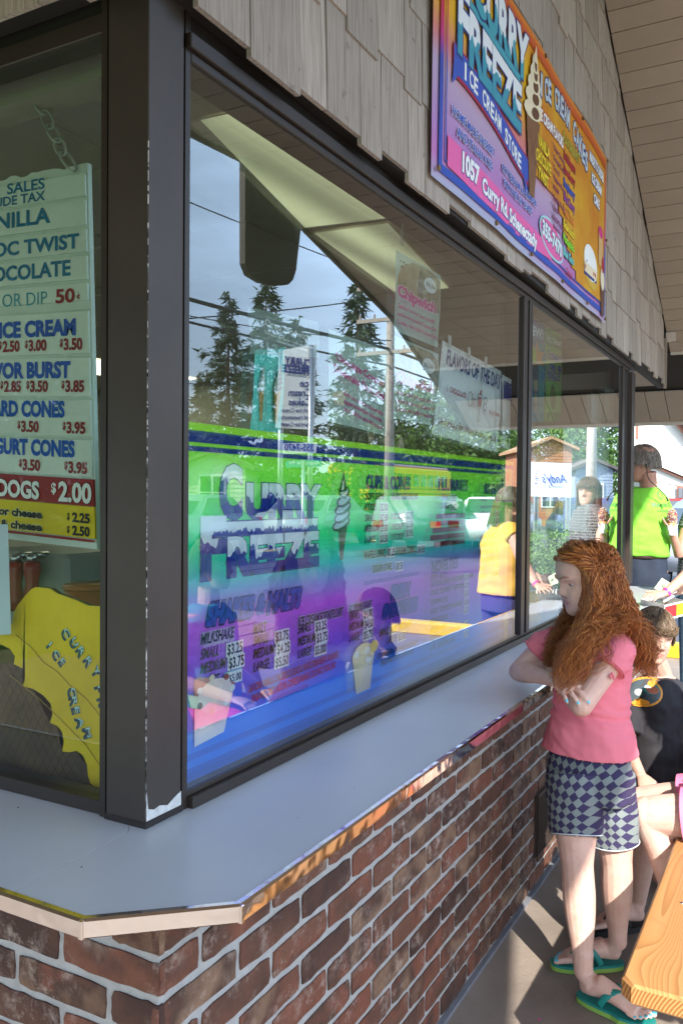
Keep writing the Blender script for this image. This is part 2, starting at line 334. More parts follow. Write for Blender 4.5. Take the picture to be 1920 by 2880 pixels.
for rw in range(nrow):
    z = .012+ROW*(rw+.5); off = 0 if rw % 2 else -LEN/2
    y = PY+off
    while y < 6.15:                       # right-hand face
        a, b_ = max(y, PY), y+LEN
        kind = 's' if b_-a > LEN*.9 else 'h'; cy = (a+b_)/2
        if not (a > vent[0]-.02 and b_ < vent[1]+.02 and z > vent[2]+.02 and z < vent[3]-.02): items.append((Vector((PX, cy, z)), math.pi/2, kind, a == PY))
        y += LEN
    x = PX+(.1065 if not rw % 2 else 0)*0; off2 = LEN/2 if rw % 2 else 0
    x = PX
    first = LEN/2 if rw % 2 else LEN
    a = PX; ln = first
    while a > -1.9:
        items.append((Vector((a-ln/2, PY, z)), 0, 's' if ln > .15 else 'h', a == PX)); a -= ln; ln = LEN
def near(it): return ((it[0]-CAM).length, it[0].z)
items.sort(key=lambda it: ((it[0]-CAM).length*(1 if it[0].z < .77 else 3)))
farb = MB()
for i, (p, rz, kd, cn) in enumerate(items):
    me = random.choice(BR[kd]); jit = random.uniform(-.0015, .0015)
    if i < 298:
        o = put('brick', me, wall, p+Vector((0, 0, jit))); o.rotation_euler = (0, random.uniform(-.006, .006), rz)
        o.scale = (1, 1, random.choice((1, 1, .985)))
        if cn:  # bricks that turn the corner reach round it
            o.scale.x = 1.0+.009/(LEN if kd == 's' else LEN/2); o.location += Vector((0, -.0045, 0)) if rz else Vector((.0045, 0, 0))
    else:
        M = Matrix.Translation(p) @ Matrix.Rotation(rz, 4, 'Z'); farb.add([M @ v.co for v in me.vertices], [tuple(q.vertices) for q in me.polygons])
fb = farb.build('brick_course', brick_m, wall); fb['kind'] = 'stuff'
bsm = mat('base_strip', (.17, .18, .21), .5, .2, 10); MB().box((PX-.002, PY-.004, -.004), (PX+.012, 6.19, .012)).build('base_strip', bsm, wall); MB().box((-6.2, PY-.012, -.004), (PX+.012, PY-.0045, .012)).build('base_strip', bsm, wall)
# vent grille
vg = empty('wall_vent', (PX, (vent[0]+vent[1])/2, vent[2]), 'brown metal louvred vent set low in the brick wall behind the girl', 'vent')
vm = mat('vent_metal', (.05, .035, .03), .5, .2)
MB().box((PX-.004, vent[0], vent[2]), (PX+.004, vent[1], vent[3])).build('back_plate', vm, vg)
for i in range(17):
    yy = vent[0]+.012+i*.0135; MB().box((PX+.0042, yy, vent[2]+.01), (PX+.012, yy+.006, vent[3]-.01)).build('slat', vm, vg)
MB().box((PX+.0042, vent[0], vent[2]), (PX+.014, vent[1], vent[2]+.009)).box((PX+.0042, vent[0], vent[3]-.009), (PX+.014, vent[1], vent[3])).build('vent_frame', vm, vg)

# ------------------------------------------------------------------ counter
CT = .833; ctr = empty('shop_counter', (-.9, 1.2, .79), 'pale grey laminate counter with a chrome edge wrapping the shop corner', 'counter')
A1, A2, XR, YL = (-.757, 1.068), (-.934, .912), -.757, .912
seam0, seam1 = (-1.105, 1.195), (-.985, .912)
sm = onZ(30, 2512, CT); seam1 = (sm.x, sm.y); t_ = (YL-seam0[1])/(seam1[1]-seam0[1]); seam1 = (seam0[0]+(seam1[0]-seam0[0])*t_, YL)
def ccw(p): return p if sum(a[0]*b_[1]-b_[0]*a[1] for a, b_ in zip(p, p[1:]+p[:1])) > 0 else p[::-1]
gp = .0012
MB().prism(ccw([(-1.16, 1.262), seam0, (seam1[0]+gp, YL), A2, A1, (XR, 6.3), (-1.16, 6.3)]), CT-.024, CT).build('laminate_top', laminate, ctr)
MB().prism(ccw([(-5, YL), (seam1[0]-gp, YL), (seam0[0]-gp, seam0[1]), (-1.16-gp, 1.262), (-5, 1.262)]), CT-.024, CT).build('laminate_top', laminate, ctr)
MB().prism(ccw([(-5, .93), (-.94, .93), (-.775, 1.075), (-.775, 6.3), (-5, 6.3)]), .802, CT-.0245).build('substrate', darkw, ctr)
def trim(a, b_, nm='edge_trim'):
    a, b_ = Vector(a), Vector(b_); d = (b_-a).normalized(); nn = Vector((d.y, -d.x))
    m = MB(); 
    def q(t, o_, z): p = (a if t == 0 else b_)+nn*o_; return (p.x, p.y, z)
    prof = [(-.011, CT+.0004), (-.011, CT+.0022), (-.001, CT+.0026), (.0035, CT-.0005), (.0035, CT-.0245), (.001, CT-.027), (-.004, CT-.027)]
    vs_ = [q(0, *p) for p in prof]+[q(1, *p) for p in prof]; k = len(prof)
    m.add(vs_, [(i, i+1, i+1+k, i+k) for i in range(k-1)]+[tuple(range(k)), tuple(range(2*k-1, k-1, -1))]); m.build(nm, chrome, ctr)
trim((-5, YL), A2); trim(A2, A1); trim(A1, (XR, 3.02)); trim((XR, 3.022), (XR, 6.3))
for (px_, py_) in ((A2[0], A2[1]), (A1[0], A1[1])):
    MB().box((px_-.0035, py_-.0045, CT-.0275), (px_+.0045, py_+.0035, CT+.0015), ch=.001).build('trim_corner', chrome, ctr)
MB().box((XR-.3, 6.3, .776), (XR-.29, 6.305, CT)).build('end_cap', chrome, ctr)
rq = random.Random(5)
for i in range(26):
    qx, qy = rq.uniform(-1.05, -.79), rq.uniform(1.3, 3.3); MB().ball((qx, qy, CT), (rq.uniform(.0006, .0016), rq.uniform(.0006, .0014), .0006), 6, 4).build('crumb', darkw if i % 3 else chipw, ctr)
for (u, v) in ((52, 2270), (230, 2437)):
    q = onZ(u, v, CT+.001); MB().ball((q.x, q.y, CT), (.0018, .0018, .0012), 8, 5).build('screw_plug', darkw, ctr)

# ------------------------------------------------------------------ shop front
front = empty('shop_window', (-1.14, 1.27, CT), 'dark bronze aluminium shop front with large panes above the counter', 'shop window')
pst = MB().box((-1.188, 1.223, CT), (-1.087, 1.325, 2.6), ch=.0015).build('corner_post', bronze_post, front)
MB().box((-1.192, 1.2195, CT), (-1.0835, 1.3285, CT+.012), ch=.002).build('post_flange', darkw, pst)
w_ = MB()
rr = random.Random(3)
for i in range(150):
    z = CT+.02+rr.random()**1.6*1.3; hh = rr.uniform(.003, .02); e1 = rr.uniform(.0003, .0011); w_.box((-1.087-e1, 1.2226, z), (-1.0866, 1.223+e1, z+hh))
pts = [(-1.0862, 1.3255, CT+.042), (-1.0862, 1.3255, CT+.014), (-1.0862, 1.224, CT+.014), (-1.0862, 1.224, CT+.07), (-1.0862, 1.229, CT+.036), (-1.0862, 1.245, CT+.03), (-1.0862, 1.262, CT+.033), (-1.0862, 1.285, CT+.026), (-1.0862, 1.305, CT+.035)]
w_.slab(pts[::-1], (1, 0, 0), .0006); w_.build('worn_edge', chipw, pst)
MB().box((-1.165, 1.33, CT), (-1.0875, 1.345, 2.6)).build('jamb', bronze, front)
MB().box((-1.21, 1.2275, CT), (-1.195, 1.30, 2.6)).build('jamb', bronze, front)
def rail(nm, y0, y1, z0, z1, x1=-1.082, m=bronze): MB().box((-1.165, y0, z0), (x1, y1, z1), ch=.002).build(nm, m, front)
rail('sill_rail', 1.346, 6.06, CT, CT+.023, -1.072); rail('sill_rail', 1.346, 6.06, CT+.0235, CT+.034, -1.086)
rail('head_rail', 1.346, 6.06, 2.326, 2.345, -1.086); rail('head_rail', 1.33, 6.2, 2.3455, 2.375, -1.074)
MB().box((-1.165, 1.33, 2.3755), (-1.10, 6.3, 2.62)).build('lintel', darkw, front)
for y0, y1, nm in ((3.585, 3.635, 'mullion'), (3.665, 3.71, 'mullion'), (5.80, 5.86, 'mullion'), (6.08, 6.19, 'end_post')):
    MB().box((-1.165, y0, CT+.0345), (-1.079 if nm == 'mullion' else -1.07, y1, 2.3255), ch=.002).build(nm, bronze if nm == 'mullion' else bronze_post, front)
MB().box((-1.16, 3.636, CT+.0345), (-1.10, 3.664, 2.3255)).build('mullion_channel', darkw, front); MB().box((-1.16, 5.861, CT+.0345), (-1.10, 6.079, 2.3255)).build('mullion_channel', darkw, front)
MB().box((-4, 1.232, CT), (-1.2105, 1.29, CT+.028), ch=.002).build('sill_rail', bronze, front)
MB().box((-4, 1.232, 2.36), (-1.2105, 1.29, 2.40), ch=.002).build('head_rail', bronze, front)
MB().box((-4, 1.25, 2.4005), (-1.2, 1.31, 2.62)).build('lintel', darkw, front)
def pane(nm, c4, m): return MB().add(c4, [(0, 1, 2, 3)]).build(nm, m, front)
for (y0, y1) in ((1.345, 3.585), (3.71, 5.80)):
    pane('window_pane', [(-1.093, y0, CT+.034), (-1.093, y1, CT+.034), (-1.093, y1, 2.326), (-1.093, y0, 2.326)], glass_a)
    e_ = .0030*(y1-y0)/2
    pane('window_pane', [(-1.107-e_, y0, CT+.034), (-1.107+e_, y1, CT+.034), (-1.1085+e_, y1, 2.326), (-1.1085-e_, y0, 2.326)], glass_b)
pane('window_pane', [(-4, 1.247, CT+.02), (-1.21, 1.247, CT+.02), (-1.21, 1.247, 2.37), (-4, 1.247, 2.37)], glass_c)
pane('window_pane', [(-1.78, 6.14, CT), (-1.17, 6.14, CT), (-1.17, 6.14, 2.33), (-1.78, 6.14, 2.33)], glass_b)

# ------------------------------------------------------------------ room behind the glass
room = MB(); room.box((-6.2, 1.26, .005), (-1.17, 6.18, .02), 1)
room.box((-6.3, 1.26, 0), (-6.2, 6.19, 2.7), 0); room.box((-6.2, 6.1, 0), (-1.78, 6.19, 2.7), 0); room.box((-1.78, 6.1, 0), (-1.17, 6.19, CT-.01), 0); room.box((-1.78, 6.1, 2.34), (-1.17, 6.19, 2.7), 0); room.box((-6.3, 1.26, 0), (-4.01, 1.3, 2.7))
S(room.build('room_shell', [room_wall, room_dark]))
cl = S(MB().box((-6.2, 1.26, 2.462), (-1.17, 6.18, 2.5)).build('ceiling', room_ceil))
tile_me = MB().box((-.293, -.293, -.0075), (.293, .293, .0065)).mesh('tile', room_ceil)
for i in range(8):
    for j in range(8): put('tile', tile_me, cl, (-1.18-(i+.5)*.61, 1.32+(j+.5)*.61, 2.4625-.001))
def mk_light():
    m, nt, n, l, b = node_mat('troffer_lens'); t = n.new('ShaderNodeTexCoord'); sp = n.new('ShaderNodeSeparateXYZ'); l.new(t.outputs['Generated'], sp.inputs[0])
    w = n.new('ShaderNodeTexWave'); w.bands_direction = 'X'; w.inputs['Scale'].default_value = .62; w.inputs['Phase Offset'].default_value = 1.6; l.new(t.outputs['Generated'], w.inputs['Vector'])
    mr = n.new('ShaderNodeMapRange'); mr.inputs[3].default_value = .13; mr.inputs[4].default_value = .36; l.new(w.outputs['Fac'], mr.inputs[0]); l.new(mr.outputs[0], b.inputs['Emission Strength'])
    b.inputs['Emission Color'].default_value = (.80, .86, .52, 1); b.inputs['Base Color'].default_value = (.5, .5, .35, 1); return m
LENS1 = mk_light()
lens2 = mat('troffer_lens_boosted', (.85, .88, .62), .5, 0, emit=2.2)  # glow raised well above the other panels to brighten the room
def troffer(c, label, lens=None):
    lens = lens or LENS1
    cx, cy = sum(p[0] for p in c)/4, sum(p[1] for p in c)/4
    e = empty('ceiling_light', (cx, cy, 2.44), label, 'ceiling light', 'fluorescent ceiling lights in the shop')
    MB().add([(x, y, 2.447) for x, y in c], [(0, 1, 2, 3)]).build('diffuser', lens, e)
    big = [(cx+(x-cx)*1.05, cy+(y-cy)*1.03) for x, y in c]
    for k in range(4): a, b_ = big[k], big[(k+1) % 4]; ia, ib = c[k], c[(k+1) % 4]; MB().add([(a[0], a[1], 2.443), (b_[0], b_[1], 2.443), (ib[0], ib[1], 2.4465), (ia[0], ia[1], 2.4465)], [(0, 1, 2, 3)]).build('light_frame', room_ceil, e)
def oz(u, v): q = onZ(u, v, 2.447); return (q.x, q.y)
a0, a1, a2, a3 = oz(563, 337), oz(722, 300), oz(1078, 609), oz(857, 640)
a1 = (a0[0]+.34, a0[1]+.02); a2 = (a3[0]+.37, a3[1]+.05)
troffer([a0, a3, a2, a1], 'lit fluorescent panel nearest the shop corner, longest in view')
b0, b1 = oz(882, 655), oz(1090, 627); b3 = (b0[0]-.13, b0[1]+1.0); b2 = (b1[0]-.16, b1[1]+1.0)
troffer([b0, b3, b2, b1], 'lit fluorescent panel in the middle of the shop ceiling')
pa, pb, pc_ = oz(113, 172), oz(400, 245), oz(590, 188); pd_ = (pa[0]+pc_[0]-pb[0], pa[1]+pc_[1]-pb[1])
troffer([pa, pb, pc_, pd_], 'lit fluorescent panel right behind the corner post')
for k, (x, y, lb) in enumerate(((-5.3, 1.9, 'unseen fluorescent panel deep in the shop, glow boosted to light the room'), (-4.9, 4.6, 'lit fluorescent panel farthest from the window'))):
    troffer([(x-.3, y), (x-.3, y+1.2), (x+.3, y+1.2), (x+.3, y)], lb, lens2)

# ------------------------------------------------------------------ shingled gable and canopy
gab = empty('shingle_wall', (-1.06, 4, 2.4), 'weathered grey wood shingle wall above the shop windows', 'wall')
backing = MB(); 
def rz(y): return 6.959-.566*y if y > 3.7 else 4.865-.566*(3.7-y)*1.0
bk = [(-1.055, 1.17, 2.42), (-1.055, 7.38, 2.36), (-1.055, 7.38, rz(7.38)+.05), (-1.055, 3.7, rz(3.7)+.05), (-1.055, 1.17, rz(1.17)+.05)]
backing.slab(bk, (1, 0, 0), .04); backing.slab([(-5, 1.19, 2.42), (-1.1, 1.19, 2.42), (-1.1, 1.19, 3.5), (-5, 1.19, 3.5)], (0, -1, 0), .04)
backing.build('sheathing', darkw, gab)
def shingle_mesh(w, h):
    m = MB(); t0, t1 = .013, .004
    m.add([(0, -w/2+.0015, 0), (0, w/2-.0015, 0), (0, w/2-.0015, h), (0, -w/2+.0015, h), (t0, -w/2+.0015, 0), (t0, w/2-.0015, 0), (t1, w/2-.0015, h), (t1, -w/2+.0015, h)],
          [(0, 1, 5, 4), (4, 5, 6, 7), (0, 4, 7, 3), (5, 1, 2, 6), (3, 7, 6, 2)]); return m
SW = {w: [shingle_mesh(w, .30).mesh('shingle', shingle_m) for _ in range(1)] for w in (.105, .125, .15, .175, .20)}
cnt = 0; rest = MB(); lst = []
rs = random.Random(11)
for rw in range(10):
    z0 = 2.402+.25*rw; y = 1.15-rs.random()*.1; st = 0
    while y < 7.38:
        w = rs.choice(list(SW)); w_use = w; yc = y+w/2; dz = rs.choice((-.012, -.012, .012, .022, 0)) if rw else rs.choice((-.018, -.018, .012, .016, 0))
        if yc+w/2 < 7.42 and z0 < rz(yc)-.02: lst.append((Vector((-1.052+.001*(cnt % 3), yc, z0+dz)), w, 0, rw)); cnt += 1
        y += w
for rw in range(3):
    x = -1.05
    while x > -2.2:
        w = rs.choice(list(SW)); lst.append((Vector((x-w/2, 1.187, 2.405+.25*rw+rs.choice((-.015, .012, 0)))), w, -math.pi/2, rw)); x -= w
def seen(p): 
    q = Vector(p)-CAM; Z = q.dot(cd); return Z > 0 and -60 < 960+FPX*q.dot(cr)/Z < 1980 and -150 < 1440-FPX*q.dot(cu)/Z
lst.sort(key=lambda it: (not (seen(it[0]) or seen(it[0]+Vector((0, 0, .28)))), (it[0]-CAM).length))
for i, (p, w, rzz, rw) in enumerate(lst):
    me = SW[w][0]
    if i < 298:
        o = put('shingle', me, gab, p); o.rotation_euler = (0, rs.uniform(-.006, .012), rzz+rs.uniform(-.004, .004))
    else:
        M = Matrix.Translation(p) @ Matrix.Rotation(rzz, 4, 'Z'); rest.add([M @ v.co for v in me.vertices], [tuple(q.vertices) for q in me.polygons])
if rest.v: ro = rest.build('shingle_course', shingle_m, gab); ro['kind'] = 'stuff'
MB().box((-1.06, 7.385, 2.36), (-1.034, 7.40, rz(7.4)+.0)).build('corner_board', soffit, gab)

can = empty('canopy_roof', (0, 3.7, 4.9), 'beige boarded underside of the gabled canopy over the pavement', 'canopy')
def xe(y):
    for (ya, xa), (yb, xb) in zip(EDGE, EDGE[1:]):
        if ya <= y <= yb: return xa+(xb-xa)*(y-ya)/(yb-ya)
    return EDGE[0][1] if y < EDGE[0][0] else EDGE[-1][1]
EDGE = [(-1.0, 1.40), (1.4, 1.42), (3.69, 1.62), (3.7, 1.9), (4.97, 1.87), (5.3, 1.52), (5.88, 1.41), (6.9, 1.08), (8.46, .94)]
def board(y0, y1, xa, lift=0):
    g = .004; m = MB(); n = (0, .566, 1) if y0 > 3.69 else (0, -.566, 1)
    a, b_ = y0+g/2, y1-g/2
    pts = [(xa, a, rz(a)+lift), (xe(a), a, rz(a)+lift), (xe(b_), b_, rz(b_)+lift), (xa, b_, rz(b_)+lift)]
    n = Vector(n).normalized(); m.slab(pts[::-1], -n, .012); m.build('board', soffit, can)
y = 7.56
while y > 3.72: board(max(y-.115, 3.7), y, -1.032); y -= .115
y = 3.7
while y > -.95: board(y-.2, y, -1.032 if y > 1.4 else -5); y -= .2
x = -4.0
while x < .94:                       # the eave strip, boards running down the slope
    n = Vector((0, .566, 1)).normalized(); x1 = min(x+.168, .94)
    pts = [(x+.003, 8.04, rz(8.04)), (x1-.003, 8.04, rz(8.04)), (x1-.003, 8.45, rz(8.45)), (x+.003, 8.45, rz(8.45))]
    MB().slab(pts[::-1], -n, .012).build('board', soffit, can); x += .168
deck = MB()
for ys in ([3.7, 4.97, 5.3, 5.88, 6.9, 8.5], [3.69, 1.4, -1.05]):
    for a, b_ in zip(ys, ys[1:]):
        up = .03
        deck.add([(-6, a, rz(a)+up), (xe(a)+.02, a, rz(a)+up), (xe(b_)+.02, b_, rz(b_)+up), (-6, b_, rz(b_)+up), (-6, a, rz(a)+up+.1), (xe(a)+.02, a, rz(a)+up+.1), (xe(b_)+.02, b_, rz(b_)+up+.1), (-6, b_, rz(b_)+up+.1)],
                 [(0, 1, 2, 3), (7, 6, 5, 4), (0, 4, 5, 1), (1, 5, 6, 2), (2, 6, 7, 3), (3, 7, 4, 0)])
deck.box((-6, 7.6, rz(7.6)+.02), (1.1, 8.0, rz(7.6)+.03)); deck.build('roof_deck', darkw, can)
MB().box((-1.03, 7.562, rz(7.56)-.02), (1.05, 7.60, rz(7.56)+.12)).build('trim_board', soffit_edge, can)
MB().box((-6, 8.462, rz(8.45)-.03), (.98, 8.50, rz(8.45)+.16)).build('fascia', soffit_edge, can)
fas = MB()
for (ya, xa), (yb, xb) in zip(EDGE, EDGE[1:]):
    fas.add([(xa+.005, ya, rz(ya)-.03), (xb+.005, yb, rz(yb)-.03), (xb+.005, yb, rz(yb)+.16), (xa+.005, ya, rz(ya)+.16), (xa+.03, ya, rz(ya)-.03), (xb+.03, yb, rz(yb)-.03), (xb+.03, yb, rz(yb)+.16), (xa+.03, ya, rz(ya)+.16)],
            [(3, 2, 1, 0), (4, 5, 6, 7), (0, 1, 5, 4), (7, 6, 2, 3)])
fas.build('rake_fascia', mat('fascia_brown', (.09, .065, .05), .5), can)
# underside beyond the shop's end, boards along x
yy = 6.2
while yy < 7.38:
    MB().box((-5, yy+.003, 2.385), (-1.062, min(yy+.1, 7.38)-.003, 2.397)).build('board', soffit, can); yy += .1
MB().box((-5, 6.2, 2.3975), (-1.062, 7.39, 2.42)).build('soffit_backing', darkw, can)
jb = empty('junction_box', (-.95, 6.95, 3.0), 'small pale square cover plate on the sloping canopy ceiling', 'cover plate')
pl = MB(); n = Vector((0, .566, 1)).normalized(); q = P(1882, 948, 6.6)
def onceil(u, v):
    r_ = ray(u, v); t = (6.959-1.47)/(r_.z+.566*r_.x*0+.566*r_.y); return CAM+r_*t
c4 = [onceil(1871, 934), onceil(1898, 932), onceil(1900, 956), onceil(1873, 960)]
pl.slab([p-n*.012 for p in c4][::-1], -n, .012).build('cover', mat('pale_plastic', (.5, .46, .43), .5, .03), jb)
# green sign lamp over the banner
lm = empty('sign_lamp', (-.95, 3.62, 3.8), 'dark green metal lamp shade on an arm above the shop banner', 'lamp')
q = P(1578, -22, 4.35); gm = mat('green_enamel', (.012, .07, .05), .3, .05)
prof = [(.02, .13), (.05, .12), (.085, .08), (.12, .03), (.135, -.01), (.13, -.015)]
m = MB(); seg = 28
vs_ = [(q.x+r_*math.cos(2*math.pi*k/seg), q.y+r_*math.sin(2*math.pi*k/seg), q.z+z) for r_, z in prof for k in range(seg)]
m.add(vs_, [(i*seg+k, i*seg+(k+1) % seg, (i+1)*seg+(k+1) % seg, (i+1)*seg+k) for i in range(len(prof)-1) for k in range(seg)]+[tuple(range(seg-1, -1, -1))]); m.build('shade', gm, lm, True)
m = MB(); m.tube(catmull([(q.x, q.y, q.z+.12), (q.x, q.y, q.z+.3), (q.x-.2, q.y, q.z+.42), (-1.04, q.y, q.z+.3)], 6), .012, 8); m.build('arm', gm, lm, True)
MB().ball((q.x, q.y, q.z+.01), .045, 12, 8).build('bulb', mat('bulb_glass', (.6, .6, .55), .2, 0), lm, True)
# brown board that hangs from the canopy edge, seen mirrored in the window
hb = empty('hanging_board', (1.4, 5.6, 3.4), 'dark brown rounded hanging board under the canopy edge', 'hanging sign')
def pmx(u, v, x): 
    r_ = ray(u, v); xm = 2*MIR-x; t = xm/r_.x; p = CAM+r_*t; return Vector((x, p.y, p.z))
bp_ = [pmx(u, v, 1.46) for u, v in ((693, 440), (693, 740), (706, 772), (740, 793), (790, 803), (815, 800), (828, 786), (836, 760), (850, 640), (850, 500))]
MB().slab(bp_, (-1, 0, 0), .05).build('board', mat('brown_board', (.04, .032, .024), .6, .1), hb)
MB().box((1.44, bp_[0].y+.1, rz(5.6)-.2), (1.47, bp_[0].y+.13, rz(5.6)+.1)).build('bracket', darkw, hb); MB().box((1.44, bp_[-1].y-.13, rz(5.6)-.3), (1.47, bp_[-1].y-.1, rz(5.6)+.1)).build('bracket', darkw, hb)

# ------------------------------------------------------------------ banner
def grad(name, stops, axis, lo, hi, rough=.4, noise_=0.0, nscale=3, trans=0.0, clear=0.0):
    m, nt, n, l, b = node_mat(name); t = n.new('ShaderNodeTexCoord'); sp = n.new('ShaderNodeSeparateXYZ'); l.new(t.outputs['Object'], sp.inputs[0])
    mr = n.new('ShaderNodeMapRange'); mr.inputs[1].default_value = lo; mr.inputs[2].default_value = hi; l.new(sp.outputs[axis], mr.inputs[0]); src = mr.outputs[0]
    if noise_:
        k = n.new('ShaderNodeTexNoise'); k.inputs['Scale'].default_value = nscale; k.inputs['Detail'].default_value = 3; l.new(t.outputs['Object'], k.inputs['Vector'])
        a = n.new('ShaderNodeMath'); a.operation = 'MULTIPLY_ADD'; a.inputs[1].default_value = noise_; a.inputs[2].default_value = -noise_/2; l.new(k.outputs['Fac'], a.inputs[0])
        ad = n.new('ShaderNodeMath'); l.new(src, ad.inputs[0]); l.new(a.outputs[0], ad.inputs[1]); src = ad.outputs[0]
    rp = n.new('ShaderNodeValToRGB'); e = rp.color_ramp.elements; e[0].position = stops[0][0]; e[0].color = tuple(stops[0][1])+(1,); e[1].position = stops[-1][0]; e[1].color = tuple(stops[-1][1])+(1,)
    for p_, c in stops[1:-1]: x_ = e.new(p_); x_.color = tuple(c)+(1,)
    l.new(src, rp.inputs[0]); l.new(rp.outputs[0], b.inputs['Base Color']); b.inputs['Roughness'].default_value = rough
    if trans or clear:
        out = n['Material Output']; tl = n.new('ShaderNodeBsdfTranslucent'); l.new(rp.outputs[0], tl.inputs[0]); m1 = n.new('ShaderNodeMixShader'); m1.inputs[0].default_value = trans; l.new(b.outputs[0], m1.inputs[1]); l.new(tl.outputs[0], m1.inputs[2])
        tr = n.new('ShaderNodeBsdfTransparent'); m2 = n.new('ShaderNodeMixShader'); m2.inputs[0].default_value = clear; l.new(m1.outputs[0], m2.inputs[1]); l.new(tr.outputs[0], m2.inputs[2]); l.new(m2.outputs[0], out.inputs[0])
    return m
def snow(name, base, z0, h, axis=2, level=.62):
    "letters with a white icicle cap: white above a ragged line"
    m, nt, n, l, b = node_mat(name); t = n.new('ShaderNodeTexCoord'); sp = n.new('ShaderNodeSeparateXYZ'); l.new(t.outputs['Object'], sp.inputs[0])
    mp_ = n.new('ShaderNodeMapping'); mp_.inputs['Scale'].default_value = (1, 1, .12); l.new(t.outputs['Object'], mp_.inputs[0])
    k = n.new('ShaderNodeTexNoise'); k.inputs['Scale'].default_value = 3.2/h; k.inputs['Detail'].default_value = 1; l.new(mp_.outputs[0], k.inputs['Vector'])
    mr = n.new('ShaderNodeMapRange'); mr.inputs[1].default_value = z0; mr.inputs[2].default_value = z0+h; mr.clamp = False; l.new(sp.outputs[axis], mr.inputs[0])
    a = n.new('ShaderNodeMath'); a.operation = 'MULTIPLY_ADD'; a.inputs[1].default_value = 1.1; a.inputs[2].default_value = level-.55; l.new(k.outputs['Fac'], a.inputs[0])
    g = n.new('ShaderNodeMath'); g.operation = 'GREATER_THAN'; l.new(mr.outputs[0], g.inputs[0]); l.new(a.outputs[0], g.inputs[1])
    mxr = n.new('ShaderNodeMixRGB'); mxr.inputs[1].default_value = tuple(base)+(1,); mxr.inputs[2].default_value = (.75, .8, .86, 1); l.new(g.outputs[0], mxr.inputs[0]); l.new(mxr.outputs[0], b.inputs['Base Color']); b.inputs['Roughness'].default_value = .4; return m

BX = -1.028; ban = empty('shop_banner', (BX, 2.42, 2.44), 'colourful vinyl shop banner with orange top and violet foot on the shingles', 'banner')
Y0, Y1, Z0, Z1 = 2.415, 4.91, 2.445, 3.36
bm_ = grad('banner_print', [(0, (.40, .42, .60)), (.08, (.50, .18, .48)), (.2, (.42, .22, .52)), (.36, (.45, .34, .52)), (.46, (.62, .20, .20)), (.6, (.72, .38, .02)), (.8, (.75, .46, .02)), (1, (.68, .20, .02))], 2, Z0, Z1, .38, .22, 2.2)
m = MB(); nu, nv = 80, 10
wv = lambda a, b_: .0035*math.sin(a*7+b_*2)+.0012*math.sin(a*15)*(1-b_)
m.add([(BX+.008+wv(Y0+(Y1-Y0)*i/nu, j/nv), Y0+(Y1-Y0)*i/nu, Z0+(Z1-Z0)*j/nv) for i in range(nu+1) for j in range(nv+1)], [(i*(nv+1)+j, (i+1)*(nv+1)+j, (i+1)*(nv+1)+j+1, i*(nv+1)+j+1) for i in range(nu) for j in range(nv)])
m.build('vinyl_sheet', bm_, ban, True)
B = Print((BX+.008, 0, 0), (0, 1, 0), (0, 0, 1), ban)
B.warp = lambda u, v, k: Vector((BX+.0125+k+wv(u, (v-Z0)/(Z1-Z0)), u, v))
# borders
def frame(p, y0, z0, y1, z1, w, m, k=.0006):
    for a in ((y0, z0, y1, z0+w), (y0, z1-w, y1, z1), (y0, z0+w, y0+w, z1-w), (y1-w, z0+w, y1, z1-w)):
        n_ = 12
        for i in range(n_):
            if a[2]-a[0] > a[3]-a[1]: p.rect(a[0]+(a[2]-a[0])*i/n_, a[1], a[0]+(a[2]-a[0])*(i+1)/n_, a[3], m, k)
            elif i == 0: p.rect(a[0], a[1], a[2], a[3], m, k)
bord = grad('banner_border', [(0, (.02, .08, .45)), (.42, (.03, .06, .4)), (.5, (.5, .02, .2)), (.62, (.55, .02, .03)), (1, (.6, .12, .02))], 2, Z0, Z1)
frame(B, Y0+.045, Z0+.03, Y1-.03, Z1-.03, .028, bord); frame(B, Y0+.095, Z0+.075, Y1-.06, Z1-.06, .008, bord)
gold_p = mat('print_gold', (.66, .38, .02), .4, .3, 3.5, c2=(.55, .16, .01))
for i in range(16):
    a, b_ = 3.42+i*.0893, 3.42+(i+1)*.0893; B.rect(a, 2.80-.27*min(1, max(0, (a-3.8)/.4)), b_, 3.275, gold_p, .0005)
# address swoosh
def wavy(y0, y1, f, g, mm, k, n_=28):
    for i in range(n_):
        a, b_ = y0+(y1-y0)*i/n_, y0+(y1-y0)*(i+1)/n_; B.poly([(a, f(a)), (b_, f(b_)), (b_, g(b_)), (a, g(a))], mm, k)
wavy(2.53, 3.75, lambda y: 2.513-.02*math.sin((y-2.5)*2.4), lambda y: 2.61-.035*(y-2.5), HOT, .001)
sn1 = snow('banner_snow_top', (.05, .35, .45), 3.08, .2, level=.5); sn2 = snow('banner_snow', (.04, .3, .42), 2.905, .17, level=.52)
B.text('CURRY', 2.73, 3.12, .17, sn1, w=.62, bold=.045, glow=NAVY, gk=.03, k=.003)
B.text('F', 2.60, 2.905, .22, sn2, w=.08, bold=.04, glow=NAVY, gk=.03, k=.003); B.rect(2.60, 3.085, 3.27, 3.112, sn1, .0032); B.rect(2.592, 3.08, 3.278, 3.117, NAVY, .0024)
B.text('REEZE', 2.70, 2.905, .165, sn2, w=.585, bold=.045, glow=NAVY, gk=.03, k=.003)
wavy(2.56, 3.40, lambda y: 2.75+.06*math.cos((y-2.62)*2.6), lambda y: 2.86+.055*math.cos((y-2.6)*2.6), ink('crimson', (.35, .01, .05)), .0014)
wavy(2.565, 3.395, lambda y: 2.762+.06*math.cos((y-2.62)*2.6), lambda y: 2.852+.055*math.cos((y-2.6)*2.6), ROYAL, .002)
